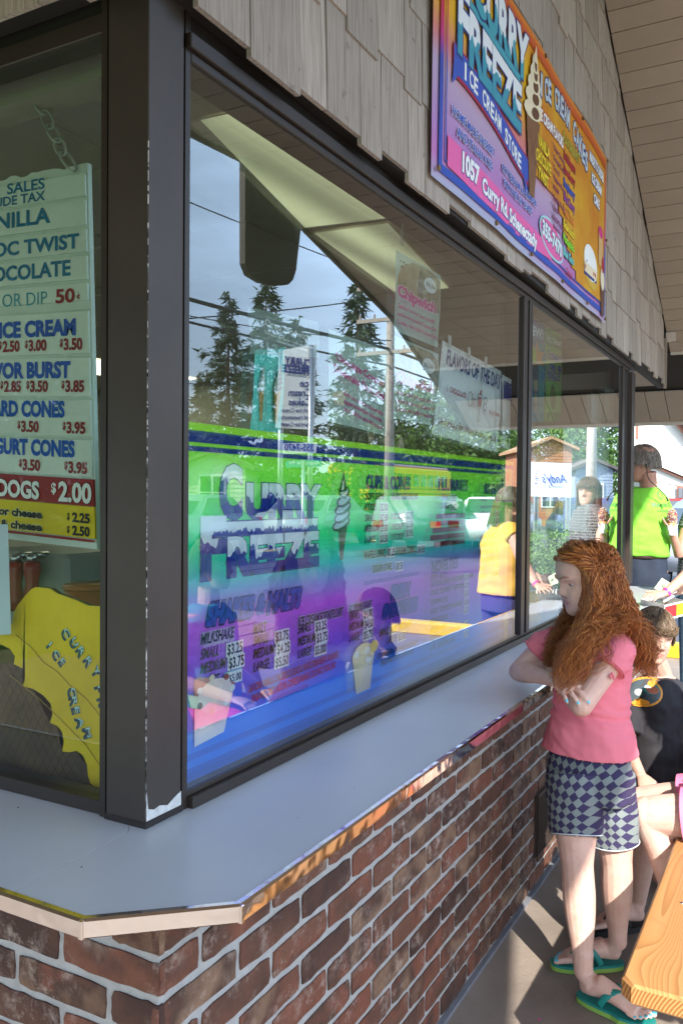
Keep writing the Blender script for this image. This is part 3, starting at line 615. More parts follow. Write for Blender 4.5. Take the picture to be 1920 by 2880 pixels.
B.poly([(3.3, 2.80), (3.41, 2.69), (3.36, 2.70)], ROYAL, .002); B.poly([(2.57, 2.92), (2.555, 2.78), (2.62, 2.84)], ROYAL, .0021)
for i, chh in enumerate('ICE CREAM STORE'):
    yy = 2.655+i*.0435
    if chh != ' ': B.text(chh, yy, 2.785+.062*math.cos((yy-2.62)*2.7)-.012, .052, WHITE, w=.034 if chh != 'I' else .01, bold=.03, slope=-.18*(yy-2.62), k=.003)
for t_, y_, z_, h_, w2 in (('HOME MADE SHERBET', 2.56, 2.685, .027, .40), ('AND ITALIAN ICES', 2.60, 2.632, .027, .34), ('ROTTERDAM LANDMARK', 3.06, 2.672, .026, .45), ('FOR OVER 50 YEARS', 3.08, 2.624, .026, .37)):
    B.text(t_, y_, z_, h_, ROYAL, w=w2, bold=.03, glow=WHITE, gk=.04, k=.003)
B.text('1057', 2.65, 2.535, .06, WHITE, w=.15, bold=.05, glow=ROYAL, gk=.03, k=.003); B.text('Curry Rd. Schenectady', 2.84, 2.527, .05, WHITE, w=.68, bold=.04, glow=ROYAL, gk=.04, k=.003, slope=-.035)
# twist cone
def cone_pic(p, u, v, s, c1, c2, wf, k=.004, wx=1.0):
    p.poly([(u-.10*s*wx, v-.1*s), (u+.10*s*wx, v-.1*s), (u+.035*s*wx, v-.62*s), (u-.035*s*wx, v-.62*s)], wf, k)
    p.line([(u-.08*s, v-.2*s), (u+.06*s, v-.4*s)], .008*s, BRN, k+.0003); p.line([(u+.08*s, v-.2*s), (u-.06*s, v-.4*s)], .008*s, BRN, k+.0003)
    for i, (r_, dz) in enumerate(((.135, -.06), (.12, .03), (.095, .11), (.065, .18), (.04, .24))):
        p.ell(u, v+dz*s, r_*s*wx, .062*s, c1, k+.0004*(2*i+1), 14, .18); p.ell(u+.3*r_*s, v+(dz-.005)*s, r_*.62*s, .038*s, c2, k+.0004*(2*i+2), 12, .25)
    p.poly([(u-.04*s, v+.25*s), (u+.04*s, v+.25*s), (u+.012*s, v+.37*s)], c1, k+.005)
cone_pic(B, 3.44, 3.08, .62, CRM, BRN, ink('choc_cone', (.2, .09, .04)), wx=1.45)
for i, chh in enumerate('ICE CREAM CAKES'):
    yy = 3.54+i*.058
    if chh != ' ': B.text(chh, yy, 3.15-.02*i*.12+.07*math.sin(i/14*math.pi), .085, ink('silver_blue', (.5, .58, .66)), w=.046 if chh != 'I' else .013, bold=.04, glow=NAVY, gk=.05, k=.003)
B.text('ICE CREAM FLAVORS', 3.51, 3.045, .045, WHITE, w=.42, bold=.04, glow=RED, gk=.05, k=.003, slope=.05)
for i, (t_, c_) in enumerate((('VANILLA', YEL), ('CHOCOLATE', YEL), ('TWIST', YEL))): B.text(t_, 3.595, 2.93-.065*i, .045, c_, w=(.17, .22, .15)[i], bold=.04, glow=BRN, gk=.05, align='c', k=.0042)
for i, t_ in enumerate(('Oreo Cookie', 'Orange Cream', 'Crunch', 'Reeses Pieces', 'M & M', 'Cookie Dough', 'Peanut', 'Buttercups', 'Brownie', 'Heath Bar')): B.text('* '+t_, 3.73, 3.0-.043*i, .022, ink('plum', (.2, .03, .12)), w=.018*len(t_)+.03, bold=.03, k=.003)
B.text('FLAVORBURST', 3.93, 3.10, .045, ink('olive_gold', (.45, .4, .05)), w=.32, bold=.03, glow=BRN, gk=.04, k=.003)
for i, (t_, c_) in enumerate((('Bubblegum', RED), ('Strawberry', RED), ('Raspberry', ROYAL), ('Black Cherry', ink('violet', (.25, .05, .3))), ('Tropical Orange', ORG), ('Butterscotch', YEL), ('Pistachio', LIME), ('Blue Goo', SKYI))): B.text(t_, 4.06, 3.03-.063*i, .036, c_, w=.22, bold=.04, glow=INKBLK, gk=.05, align='c', k=.003)
B.ell(3.755, 2.60, .2, .078, ink('pale_aqua', (.35, .62, .68)), .002, 28, -.12); B.ell(3.755, 2.60, .185, .066, HOT, .0025, 28, -.12); B.text('355-7470', 3.755, 2.575, .058, ink('ice', (.7, .82, .85)), w=.31, bold=.05, glow=NAVY, gk=.05, align='c', slope=-.1, k=.0035)
for i, t_ in enumerate(('MADE TO ORDER', 'ICE CREAM', 'CAKE')): B.text(t_, 4.62, 3.19-.09*i, .045, WHITE, w=(.36, .25, .13)[i], bold=.05, glow=ROYAL, gk=.06, align='c', k=.003)
B.ell(4.52, 2.66, .17, .10, ink('cake_gold', (.6, .38, .05)), .002, 24, -.2); B.ell(4.51, 2.68, .14, .085, WHITE, .0024, 24, -.2); B.rect(4.38, 2.60, 4.64, 2.68, NAVY, .0022); B.rect(4.385, 2.615, 4.635, 2.665, CRM, .0028)
for i in range(7): B.ell(4.40+i*.035, 2.64, .012, .012, RED, .003)
B.rect(4.68, 2.72, 4.79, 2.90, TAN, .0024); B.ell(4.735, 2.9, .055, .03, PINK, .0026)
B.ell(4.80, 2.74, .035, .045, RED, .004); B.ell(4.79, 2.66, .06, .06, CRM, .0034); B.poly([(4.73, 2.62), (4.86, 2.62), (4.83, 2.46), (4.76, 2.46)], BRN, .003)
B.text('Only 8', 4.02, 2.515, .03, RED, w=.12, k=.003, bold=.02)
B.done()
for (y_, z_) in ((2.445, 2.475), (3.0, 2.463), (3.45, 2.463), (3.95, 2.463), (4.45, 2.463), (4.89, 2.463), (4.89, 2.9), (4.89, 3.34), (4.3, 3.345), (3.62, 3.345)):
    MB().tube([(BX+.012, y_, z_), (BX+.02, y_, z_)], .009, 10).build('grommet', mat('brass_old', (.2, .12, .05), .5, .2), ban)

# ------------------------------------------------------------------ big price menu on the window film
FX = -1.120; KF = 1.120/1.10
menu = empty('window_menu', (FX, 1.36, .88), 'large green to violet price menu film on the inside of the big window', 'menu')
film = grad('menu_film', [(0, (.0, .26, .92)), (.12, (.0, .22, .88)), (.17, (.08, .18, .82)), (.27, (.30, .11, .76)), (.42, (.62, .12, .76)), (.50, (.30, .36, .72)), (.56, (.04, .62, .58)), (.66, (.01, .84, .34)), (.80, (.22, .88, .12)), (1, (.48, .92, .05))], 2, .87, 1.617, .3, .06, 1.2, trans=.04, clear=.0)
def fz(z): return 1.47+(z-1.47)*KF
FY0, FY1, FZ0, FZ1 = 1.352, 3.60, CT+.036, fz(1.614)
MB().add([(FX, FY0, FZ0), (FX, FY1, FZ0), (FX, FY1, FZ1), (FX, FY0, FZ1)], [(0, 1, 2, 3)]).build('film', film, menu)
M_ = Print((0, 0, 0), (0, 1, 0), (0, 0, 1), menu); M_.warp = lambda u, v, k: Vector((FX+k, u*KF, fz(v)))
lime2 = grad('film_lime', [(0, (.45, .9, .05)), (1, (.45, .9, .05))], 2, 0, 1, .3); navy2 = grad('film_navy', [(0, (.01, .05, .38)), (1, (.01, .03, .25))], 2, .9, 1.6, .3)
bl2 = grad('film_blue', [(0, (.0, .13, .62)), (1, (.03, .15, .62))], 2, .9, 1.6, .3)
y0, y1 = 1.333, 3.536
M_.rect(y0, 1.574, y1, 1.598, navy2); M_.rect(y0+.02, 1.5555, y1-.02, 1.5665, navy2, .0009)
M_.rect(y0, .872, y0+.006, 1.574, navy2); M_.rect(y0+.018, .93, y0+.027, 1.5555, navy2); M_.rect(y1-.01, .9, y1-.004, 1.574, navy2); M_.rect(y1-.03, .95, y1-.024, 1.5555, navy2)
M_.rect(y0+.006, .872, y1-.01, .905, bl2, .0007); M_.rect(y0+.027, .921, y1-.03, .935, bl2, .0007)
sC = snow('menu_snow_c', (.01, .03, .30), fz(1.42), .108, level=.5); sU = snow('menu_snow_u', (.01, .03, .30), fz(1.418), .075, level=.62); sF = snow('menu_snow_f', (.01, .03, .30), fz(1.293), .12, level=.72); sE = snow('menu_snow_e', (.01, .03, .30), fz(1.293), .078, level=.62)
M_.text('C', 1.468, 1.42, .105, sC, w=.072, bold=.05, glow=NAVY, gk=.012, k=.002); M_.text('URRY', 1.568, 1.418, .07, sU, w=.31, bold=.06, glow=NAVY, gk=.02, k=.002)
M_.rect(1.405, 1.376, 1.874, 1.408, snow('menu_snow_bar', (.01, .03, .30), fz(1.376), .03, level=.45), .002); M_.rect(1.402, 1.3735, 1.877, 1.411, NAVY, .0012)
M_.text('F', 1.407, 1.293, .12, sF, w=.07, bold=.05, k=.0024); M_.text('REEZE', 1.50, 1.293, .076, sE, w=.375, bold=.06, glow=NAVY, gk=.02, k=.002)
# soft cone beside the name
M_.poly([(1.985, 1.382), (2.035, 1.382), (2.012, 1.293), (1.998, 1.293)], BRN, .0014)
for i, (a, b_) in enumerate(((.05, 1.39), (.045, 1.41), (.046, 1.432), (.038, 1.452), (.027, 1.475))): M_.ell(2.003+.004*i, b_, a, .017, INKBLK, .0014+.0003*i, 16, .2); M_.ell(2.0+.004*i, b_+.001, a*.82, .010, ink('ice_blue', (.55, .62, .75)), .0016+.0003*i, 14, .25)
M_.poly([(1.985, 1.475), (2.03, 1.48), (2.018, 1.51), (2.012, 1.535), (2.003, 1.51)], INKBLK, .0034); M_.poly([(1.996, 1.48), (2.012, 1.483), (2.008, 1.51)], WHITE, .0038)
def row(t, y_, z_, h_=.021, w=None, m=INKBLK, sh=.22, g=None, bold=.022, slope=0): M_.text(t, y_, z_, h_, m, w=w, bold=bold, shear=sh, glow=g, gk=.07, k=.002, slope=slope)
def price(t, y_, z_, w=.055, h_=.022): M_.rect(y_-.004, z_-.005, y_+w+.004, z_+h_+.004, WHITE, .0022); M_.text(t, y_, z_, h_, INKBLK, w=w, bold=.02, k=.0032)
gl = ink('glow_green', (.42, .72, .42)); gv = ink('glow_violet', (.55, .42, .72))
row('SHAKES & MALTS', 1.42, 1.193, .042, .37, ROYAL, .25, NAVY, .05)
row('MILKSHAKE', 1.40, 1.155, .022, .115, INKBLK, .2, gv); row('MALT', 1.592, 1.149, .023, .05, INKBLK, .2, gv); row('ICE CREAM SODA/FLOAT', 1.784, 1.142, .022, .228, INKBLK, .2, gv); row('BOSTON SHAKE', 2.05, 1.142, .023, .135, INKBLK, .2, gv)
for x_, pr, px_ in ((1.40, ('$3.25', '$3.75', None), 1.492), (1.592, ('$3.75', '$4.25', '$5.50'), 1.683), (1.784, ('$3.25', '$3.75', '$5.000'), 1.868), (2.05, ('$4.00', '$4.50', '$5.75'), 2.136)):
    for i, nm in enumerate(('SMALL', 'MEDIUM', 'LARGE')):
        row(nm, x_, 1.124-.0305*i, .021, (.062, .085, .062)[i], INKBLK if x_ > 1.5 or i == 2 else BRN)
        if pr[i]: price(pr[i], px_+(.006 if i == 1 else 0), 1.119-.0305*i)
M_.rect(1.484, 1.052, 1.548, 1.082, SKYI, .0022); M_.rect(1.492, 1.053, 1.548, 1.08, WHITE, .0025); M_.text('$5.00', 1.498, 1.058, .016, INKBLK, w=.045, k=.0034)
row('FLAVORS: VANILLA, CHOCOLATE, BLACK & WHITE, STRAWBERRY, RASPBERRY,', 1.575, 1.02, .016, .42, RED, .2, None, .03, .03); row('PINEAPPLE, OREO, MOCHA, COFFEE, BANANA, COCONUT, PISTACHIO', 1.585, .995, .016, .39, RED, .2, None, .03, .03)
row('ADD $0.50 FOR HARD ICE CREAM', 1.66, .978, .010, .17, ROYAL, .2, None, .01, .02)
row('CUPS & CONES', 2.148, 1.488, .036, .30, NAVY, .05, None, .05)
row('SOFT SERVE', 2.142, 1.456, .018, .12); row('HARD ICE CREAM', 2.317, 1.456, .018, .19, INKBLK, .2, gl)
for i, (nm, pr) in enumerate((('KIDDIE', '$2.00'), ('SMALL', '$2.50'), ('MEDIUM', '$3.00'), ('LARGE', '$3.50'))): row(nm, 2.14, 1.425-.031*i, .019, (.072, .065, .088, .065)[i]); price(pr, 2.238, 1.423-.031*i, .05, .02)
for i, (nm, pr) in enumerate((('1 SCOOP', '$2.75'), ('2 SCOOP', '$3.50'), ('3 SCOOP', '$3.95'))): row(nm, 2.315, 1.395-.031*i, .018, .085); price(pr, 2.42, 1.396-.028*i, .052, .02)
row('WAFFLE CONE...', 2.134, 1.287, .021, .145, INKBLK, .2, gl); price('$1.25', 2.288, 1.286, .05); row('DREAM CONE...', 2.348, 1.287, .021, .15, INKBLK, .2, gl); price('$4.50', 2.512, 1.283, .055)
row('SUGAR CONE...', 2.192, 1.244, .02, .135, INKBLK, .2, gl); price('$0.50', 2.348, 1.24, .05)
row('ADD $0.50 FOR SPRINKLES ADD $1.25 FOR A DIP AND ADD $0.25 TO GO', 2.138, 1.212, .010, .385, ROYAL, .2, None, .02)
row('FRESH', 2.318, 1.155, .036, .13, ROYAL, .25, NAVY, .05); row('SMOOTHIES', 2.262, 1.102, .036, .25, ROYAL, .25, NAVY, .05)
row('SMALL', 2.238, 1.052, .02, .062); price('$4.00', 2.308, 1.05, .05); row('MEDIUM', 2.376, 1.052, .02, .09); row('LARGE', 2.292, 1.022, .02, .062); price('$5.00', 2.37, 1.02, .05)
row('STRAWBERRY, BANANA, RASPBERRY', 2.225, .988, .014, .30); row('PINEAPPLE, ICED CAPPUCINO', 2.25, .963, .014, .24)
row('FLURRIES', 2.683, 1.488, .036, .28, NAVY, .05, None, .05)
for i, (nm, pr) in enumerate((('SMALL', '$3.85'), ('LARGE', '$4.85'))): row(nm, 2.712, 1.455-.031*i, .019, .07); price(pr, 2.795, 1.448-.031*i, .052)
for i in range(5):
    a = (.0, .0, -.03, -.05, -.02)[i]; M_.rect(2.668+a, 1.388-.0235*i, 2.94, 1.406-.0235*i, DRED, .0016); row(('OREO, HEATH BAR, M&M', 'REESES PIECES', 'COOKIE DOUGH, BROWNIE', 'BUTTERFINGER, SNICKERS, NUTS', 'PEANUT BUTTER CUPS')[i], 2.675+a, 1.391-.0235*i, .011, .24-a, INKBLK)
row('NOVELTIES', 2.632, 1.21, .036, .24, NAVY, .1, None, .05)
for t_, z_ in zip(('ITTY BITZ', 'COTTON CANDY OR COOKIES & CREAM', 'CHOC. COVERED CHEESECAKE', 'CHIPWICHES', 'CHOC. COVERED BANANAS', 'SPONGE BOB', 'SPIDERMAN', 'ICE CREAM SANDWICHES', '6 PK. SANDWICHES'), (1.184, 1.162, 1.133, 1.101, 1.070, 1.038, 1.005, .979, .948)):
    row(t_, 2.625, z_, .017, .0122*len(t_)+.03)
for pr, z_ in (('$2.50', 1.16), ('$2.75', 1.13), ('$3.50', 1.10), ('$3.00', 1.068), ('$2.25', 1.038), ('$1.50', .985), ('$7.00', .95)): price(pr, 2.94, z_, .045, .019)
row('SUNDAES', 3.15, 1.478, .036, .20, NAVY, .05, None, .05)
for i, t_ in enumerate(('SMALL', 'CHOICE OF TOPPING', 'MEDIUM', 'LARGE', 'EXTRA', 'BANANA SPLIT', 'PARFAIT SUNDAE', 'BROWNIE BOAT', 'UPSIDE DOWN CONE', 'SMALL', 'LARGE')): row(t_, 3.10, 1.45-.03*i, .018 if i != 1 else .01, .0135*len(t_)+.01); price(('$3.25', '$3.75', '$4.25', '$4.75')[i % 4], 3.285, 1.448-.03*i, .045, .018) if i != 1 else None
M_.rect(3.362, 1.445, 3.505, 1.59, ROYAL, .0012); M_.rect(3.37, 1.453, 3.497, 1.582, ink('pale_green', (.4, .62, .3)), .0016); M_.ell(3.43, 1.49, .045, .03, WHITE, .002); M_.ell(3.43, 1.525, .035, .04, CRM, .0024); M_.ell(3.435, 1.55, .02, .02, ORG, .0028)
# drinks pictured along the foot
def cup(y_, z_, w, h_, body, top, lem=None):
    M_.poly([(y_-w*.5, z_+h_*.7), (y_-w*.33, z_), (y_+w*.33, z_), (y_+w*.5, z_+h_*.7)], body, .0042); M_.ell(y_, z_+h_*.72, w*.52, h_*.26, top, .0046)
    for i in range(6): M_.ell(y_+w*.34*math.cos(i*1.1), z_+h_*(.72+.12*math.sin(i*2.3)), w*.14, h_*.07, WHITE if i % 2 else top, .005)
    if lem: M_.ell(y_+w*.5, z_+h_*.85, w*.2, h_*.12, lem, .0056)
pk = grad('pic_strawberry', [(0, (.8, .74, .75)), (.45, (.75, .5, .5)), (.7, (.42, .1, .08)), (1, (.7, .3, .28))], 2, .95, 1.09, .4, .35, 18); ct_ = grad('pic_cream', [(0, (.6, .5, .38)), (.5, (.72, .62, .48)), (1, (.78, .72, .6))], 2, .91, 1.05, .4, .4, 22)
M_.poly([(1.379, .947), (1.379, 1.085), (1.392, 1.09), (1.52, 1.055), (1.48, .955)], pk, .0038); M_.ell(1.449, 1.04, .062, .036, ink('froth', (.78, .66, .64)), .0044); M_.poly([(1.356, 1.06), (1.39, 1.05), (1.395, 1.025), (1.366, 1.03)], CRM, .005)
for a in range(7): M_.ell(1.449+.06*math.cos(a*.9), 1.045+.036*math.sin(a*.9), .009, .007, (WHITE, DRED, CRM)[a % 3], .005)
cup(2.135, .912, .13, .14, ct_, CRM, YEL); cup(3.43, .875, .07, .11, ct_, CRM)
M_.rect(1.41, 1.147, 1.52, 1.18, gv, .0009)
M_.done()

# ------------------------------------------------------------------ posters on the glass
class Poster:
    def __init__(s, name, px, x, base, label, cat='poster', thick=.0008):
        s.c = [onX(u, v, x) for u, v in px]           # tl tr br bl, on the plane of the glass
        e = empty(name, tuple(s.c[3]), label, cat); s.e = e
        m = MB(); n_ = 6; tl, tr, br, bl = s.c
        s.W = (br-bl).length; s.H = (tl-bl).length
        def at(u, v, k): 
            a, b_ = u/s.W, v/s.H; p = bl.lerp(br, a).lerp(tl.lerp(tr, a), b_); return p+Vector((k+.0035*math.sin(a*5+b_*4)*(1-b_*.5), 0, 0))
        m.add([at(s.W*i/n_, s.H*j/n_, 0) for i in range(n_+1) for j in range(n_+1)], [(i*(n_+1)+j, (i+1)*(n_+1)+j, (i+1)*(n_+1)+j+1, i*(n_+1)+j+1) for i in range(n_) for j in range(n_)])
        m.build('sheet', base, e, True)
        s.p = Print((0, 0, 0), (0, 1, 0), (0, 0, 1), e); s.p.warp = at
def paper(name, c, clear=.0, var=.05, trans=.12, scale=8, c2=None):
    m = mat(name, c, .45, var, scale, c2=c2); n = m.node_tree.nodes; l = m.node_tree.links; b = n['Principled BSDF']; out = n['Material Output']
    tl = n.new('ShaderNodeBsdfTranslucent'); tl.inputs[0].default_value = tuple(c)+(1,); m1 = n.new('ShaderNodeMixShader'); m1.inputs[0].default_value = trans; l.new(b.outputs[0], m1.inputs[1]); l.new(tl.outputs[0], m1.inputs[2])
    tr = n.new('ShaderNodeBsdfTransparent'); m2 = n.new('ShaderNodeMixShader'); m2.inputs[0].default_value = clear; l.new(m1.outputs[0], m2.inputs[1]); l.new(tr.outputs[0], m2.inputs[2]); l.new(m2.outputs[0], out.inputs[0]); return m
clearp = paper('clear_sheet', (.62, .76, .72), .62); palep = paper('pale_sheet', (.66, .78, .70), .15, .2, c2=(.42, .56, .50)); whitep = paper('white_sheet', (.8, .85, .85), .08)
cookie = paper('cookie_picture', (.60, .48, .30), .25, scale=26, c2=(.10, .08, .06)); cookie2 = paper('chip_picture', (.66, .52, .32), .2, scale=18, c2=(.38, .25, .12)); aqua = paper('aqua_sheet', (.16, .78, .72), .1); offw = paper('off_white_sheet', (.86, .88, .86), .02)
PX_ = -1.135
p = Poster('sandwich_poster', [(697, 862), (893, 905), (900, 1005), (702, 995)], PX_, clearp, 'clear sheet lettered white about a cookie sandwich above the cone picture'); pr = p.p
pr.text('Oreo Sandwich', p.W*.22, p.H*.66, p.H*.16, WHITE, w=p.W*.62, bold=.02, slope=-.12); pr.text('Delicious Vanilla Ice Cream sandwiched', p.W*.2, p.H*.47, p.H*.075, WHITE, w=p.W*.72, slope=-.12, bold=.015); pr.text('between two Oreo Cookies', p.W*.36, p.H*.31, p.H*.075, WHITE, w=p.W*.46, slope=-.12, bold=.015); pr.done()
p = Poster('cone_poster', [(718, 985), (800, 978), (792, 1218), (703, 1208)], PX_, aqua, 'aqua picture of two silvery twist cones behind the big window'); pr = p.p
gm1 = ink('silver', (.42, .45, .42)); wafer = ink('wafer', (.55, .30, .08))
cone_pic(pr, p.W*.26, p.H*.56, p.H*.72, gm1, WHITE, wafer, .002); cone_pic(pr, p.W*.74, p.H*.56, p.H*.72, gm1, ink('grey_swirl', (.18, .2, .18)), wafer, .008); pr.done()
p = Poster('cheesecake_poster', [(925, 925), (1092, 988), (1090, 1226), (920, 1185)], PX_, palep, 'pale see-through poster with pink words about cheesecake on a stick'); pr = p.p
pr.text('Chocolate Covered', p.W*.1, p.H*.70, p.H*.075, PINK, w=p.W*.8, bold=.045, glow=WHITE, gk=.03, slope=-.12, k=.003); pr.text('Cheesecake On A Stick', p.W*.06, p.H*.56, p.H*.08, PINK, w=p.W*.86, bold=.045, glow=WHITE, gk=.03, slope=-.12, k=.003)
for i, t_ in enumerate(('Delicious, creamy cheesecake', 'dipped in decadent chocolate,', 'on a stick for easy enjoyment!')): pr.text(t_, p.W*.22, p.H*(.33-.085*i), p.H*.045, PINK, w=p.W*.68, bold=.03, slope=-.1, k=.003)
pr.poly([(p.W*.05, p.H*.32), (p.W*.3, p.H*.4), (p.W*.22, p.H*.22), (p.W*.08, p.H*.2)], CRM, .001); pr.done()
for nm, px, lb in (('upper', [(1114, 702), (1238, 776), (1232, 977), (1106, 930)], 'cookie sandwich poster with a round price spot hanging on a string'), ('lower', [(1107, 942), (1232, 996), (1230, 1200), (1105, 1176)], 'cookie sandwich poster with a round price spot, the lower of the pair')):
    p = Poster('cookie_poster', px, PX_, palep, lb); pr = p.p; W, H = p.W, p.H
    pr.poly([(W*.03, H*.55), (W*.2, H*.5), (W*.5, H*.55), (W*.52, H*.97), (W*.35, H*.96), (W*.15, H*.85), (W*.04, H*.7)], cookie2, .0008); pr.poly([(W*.46, H*.5), (W*.98, H*.46), (W*.98, H*.9), (W*.8, H*.97), (W*.5, H*.97)], cookie, .0010)
    for i in range(22): pr.ell(W*(.08+.38*random.random()), H*(.56+.35*random.random()), W*.018, H*.012, BRN, .0016, 8)
    pr.ell(W*.74, H*.78, W*.14, H*.10, WHITE, .003); pr.text('$3.50', W*.74, H*.755, H*.05, INKBLK, w=W*.2, align='c', k=.004)
    pr.text('Chipwich', W*.04, H*.45, H*.13, PINK, w=W*.84, bold=.06, glow=WHITE, gk=.04, k=.003, slope=.0)
    for i, t_ in enumerate(('Delicious Twist Ice Cream Sandwich', 'between two home-baked Chocolate Chip', 'Cookies, rolled in Mini Chocolate Chips')): pr.text(t_, W*.04, H*(.30-.1*i), H*.05, PINK, w=W*(.84+.04*i), bold=.03, k=.003)
    pr.done()
    if nm == 'upper':
        a, b_ = onX(1128, 690, PX_), onX(1131, 585, PX_); MB().tube([a, b_], .0012, 5).build('string', GREYI, p.e); MB().tube([a+Vector((0, .012, 0)), b_+Vector((0, .006, 0))], .0012, 5).build('string', GREYI, p.e)
p = Poster('flavors_poster', [(1245, 957), (1408, 1044), (1400, 1273), (1213, 1220)], PX_+.006, offw, 'white sheet headed flavors of the day taped to the window'); pr = p.p; W, H = p.W, p.H
pr.text('FLAVORS OF THE DAY', W*.08, H*.77, H*.16, NAVY, w=W*.9, bold=.03, k=.002)
pr.rect(W*.02, H*.45, W*.42, H*.6, WHITE, .002); pr.text('CHOCOLATE', W*.16, H*.49, H*.06, RED, w=W*.25, bold=.03, k=.003); pr.text('8', W*.11, H*.49, H*.06, GREYI, k=.003)
pr.text('Onl', W*.44, H*.42, H*.18, GREYI, w=W*.16, bold=-.01, k=.003); pr.ell(W*.635, H*.52, W*.03, H*.06, RED, .003); pr.poly([(W*.61, H*.6), (W*.66, H*.6), (W*.65, H*.68)], RED, .003); pr.line([(W*.60, H*.62), (W*.605, H*.48), (W*.635, H*.43), (W*.665, H*.48), (W*.67, H*.62)], W*.008, GREYI, .003); pr.line([(W*.635, H*.43), (W*.635, H*.3)], W*.008, GREYI, .003); pr.line([(W*.615, H*.3), (W*.655, H*.3)], W*.008, GREYI, .003); pr.text('8', W*.69, H*.43, H*.18, GREYI, w=W*.07, k=.003, bold=-.01)
pr.rect(W*.72, H*.40, W*1.0, H*.5, WHITE, .0024); pr.text('SALTED CARAMEL', W*.80, H*.43, H*.04, RED, w=W*.19, bold=.03, k=.0034)
pr.text("America's Healthiest Frozen Yogurt", W*.06, H*.12, H*.08, ink('rust', (.45, .2, .12)), w=W*.88, shear=.3, k=.003); pr.done()
for (u, v) in ((1263, 952), (1318, 985), (1365, 1012)):
    q = onX(u, v, PX_+.009); MB().box((q.x, q.y-.012, q.z-.03), (q.x+.0005, q.y+.018, q.z+.012)).build('tape', mat('tape', (.6, .62, .6), .3, 0), p.e)
p = Poster('notice_sheet', [(1412, 1053), (1457, 1079), (1453, 1278), (1408, 1255)], PX_, offw, 'tall white notice with a dark blue picture at its top'); pr = p.p; W, H = p.W, p.H
pr.rect(W*.08, H*.68, W*.95, H*.93, NAVY, .002); pr.text('Lunch box', W*.1, H*.87, H*.035, WHITE, w=W*.4, k=.003)
for i in range(9): pr.rect(W*.25, H*(.63-.028*i), W*(.8-.05*(i % 3)), H*(.636-.028*i), GREYI, .002)
for i in range(26): pr.ell(W*random.uniform(.15, .85), H*random.uniform(.08, .26), W*.05, H*.015, INKBLK, .002, 8)
pr.done()
p = Poster('cone_offer_poster', [(1492, 896), (1531, 917), (1530, 1186), (1491, 1190)], PX_, paper('blue_sheet', (.05, .32, .5), .15), 'blue poster with an orange burst and a caramel cone'); pr = p.p; W, H = p.W, p.H
pr.rect(0, H*.8, W, H, ink('slate', (.12, .14, .3)), .001); pr.text('NEW!', W*-.2, H*.85, H*.09, WHITE, w=W*1.0, bold=.04, k=.003)
pr.poly([(0, H*.62), (W*.1, H*.8), (W*.3, H*.72), (W*.4, H*.84), (W*.55, H*.72), (W*.9, H*.72), (W*.75, H*.64), (W, H*.58), (W*.6, H*.58), (W*.3, H*.6)], ORG, .0015); pr.poly([(0, H*.6), (W*.2, H*.74), (W*.4, H*.68), (W*.6, H*.64), (W*.4, H*.6)], LIME, .002)
pr.ell(W*.3, H*.5, W*.25, H*.1, BRN, .002); pr.poly([(W*.1, H*.42), (W*.5, H*.42), (W*.35, H*.1), (W*.25, H*.1)], TAN, .0024); pr.text('Salted', 0, H*.28, H*.05, NAVY, w=W*.5, k=.003, bold=.02); pr.text('Caramel Cones', 0, H*.16, H*.05, NAVY, w=W*.9, k=.003, bold=.02); pr.done()
p = Poster('treat_poster', [(1533, 918), (1578, 944), (1577, 1184), (1531, 1187)], PX_, paper('lime_sheet', (.28, .62, .15), .1), 'lime green poster beside the blue one with bubbly lettering'); pr = p.p; W, H = p.W, p.H
pr.rect(W*.05, H*.82, W*.95, H*.97, DGRN, .001); pr.text("It's New!", W*.1, H*.86, H*.07, WHITE, w=W*.8, bold=.02, k=.003)
for i, (t_, a) in enumerate((('Fried', .1), ('on a', .2), ('JUNGLE', .08))): pr.text(t_, W*a, H*(.68-.11*i), H*.09, ROYAL, w=W*(.85-a*.6), bold=.05, glow=YEL, gk=.08, k=.003)
pr.ell(W*.45, H*.27, W*.2, H*.14, BRN, .002); pr.rect(W*.05, H*.0, W*.95, H*.1, DGRN, .002); pr.done()
p = Poster('paper_note', [(1661, 1103), (1691, 1116), (1690, 1197), (1660, 1187)], PX_, offw, 'small white note taped high in the end pane'); p.p.text('8', p.W*.7, p.H*.7, p.H*.15, DGRN); p.p.done()
p = Poster('paper_note', [(1700, 1082), (1741, 1108), (1740, 1184), (1697, 1180)], PX_, palep, 'wider pale note with faded red words beside the end post'); p.p.text('HAVE A', p.W*.1, p.H*.62, p.H*.2, ink('faded_red', (.5, .22, .15)), w=p.W*.6); p.p.text('TREAT!', p.W*.15, p.H*.25, p.H*.22, ink('faded_red', (.5, .22, .15)), w=p.W*.6); p.p.done()
p = Poster('snack_poster', [(1495, 1376), (1532, 1384), (1534, 1460), (1494, 1466)], PX_, paper('sky_sheet', (.02, .3, .5), .1), 'small blue and orange snack picture low in the end pane'); p.p.rect(0, 0, p.W, p.H*.28, ORG, .001); p.p.ell(p.W*.5, p.H*.55, p.W*.2, p.H*.3, YEL, .002); p.p.ell(p.W*.5, p.H*.6, p.W*.1, p.H*.14, WHITE, .003); p.p.done()
p = Poster('lemon_poster', [(1484, 1622), (1507, 1618), (1556, 1893), (1482, 1936)], PX_, paper('ice_sheet', (.45, .68, .72), .3), 'pale blue poster with yellow words at the foot of the end pane'); pr = p.p; W, H = p.W, p.H
for i, t_ in enumerate(('SUNDAES', 'FRESH', 'Ask for', 'Today')): pr.text(t_, W*.08, H*(.75-.2*i), H*.1, YEL, w=W*.7, bold=.05, k=.003)
pr.done()
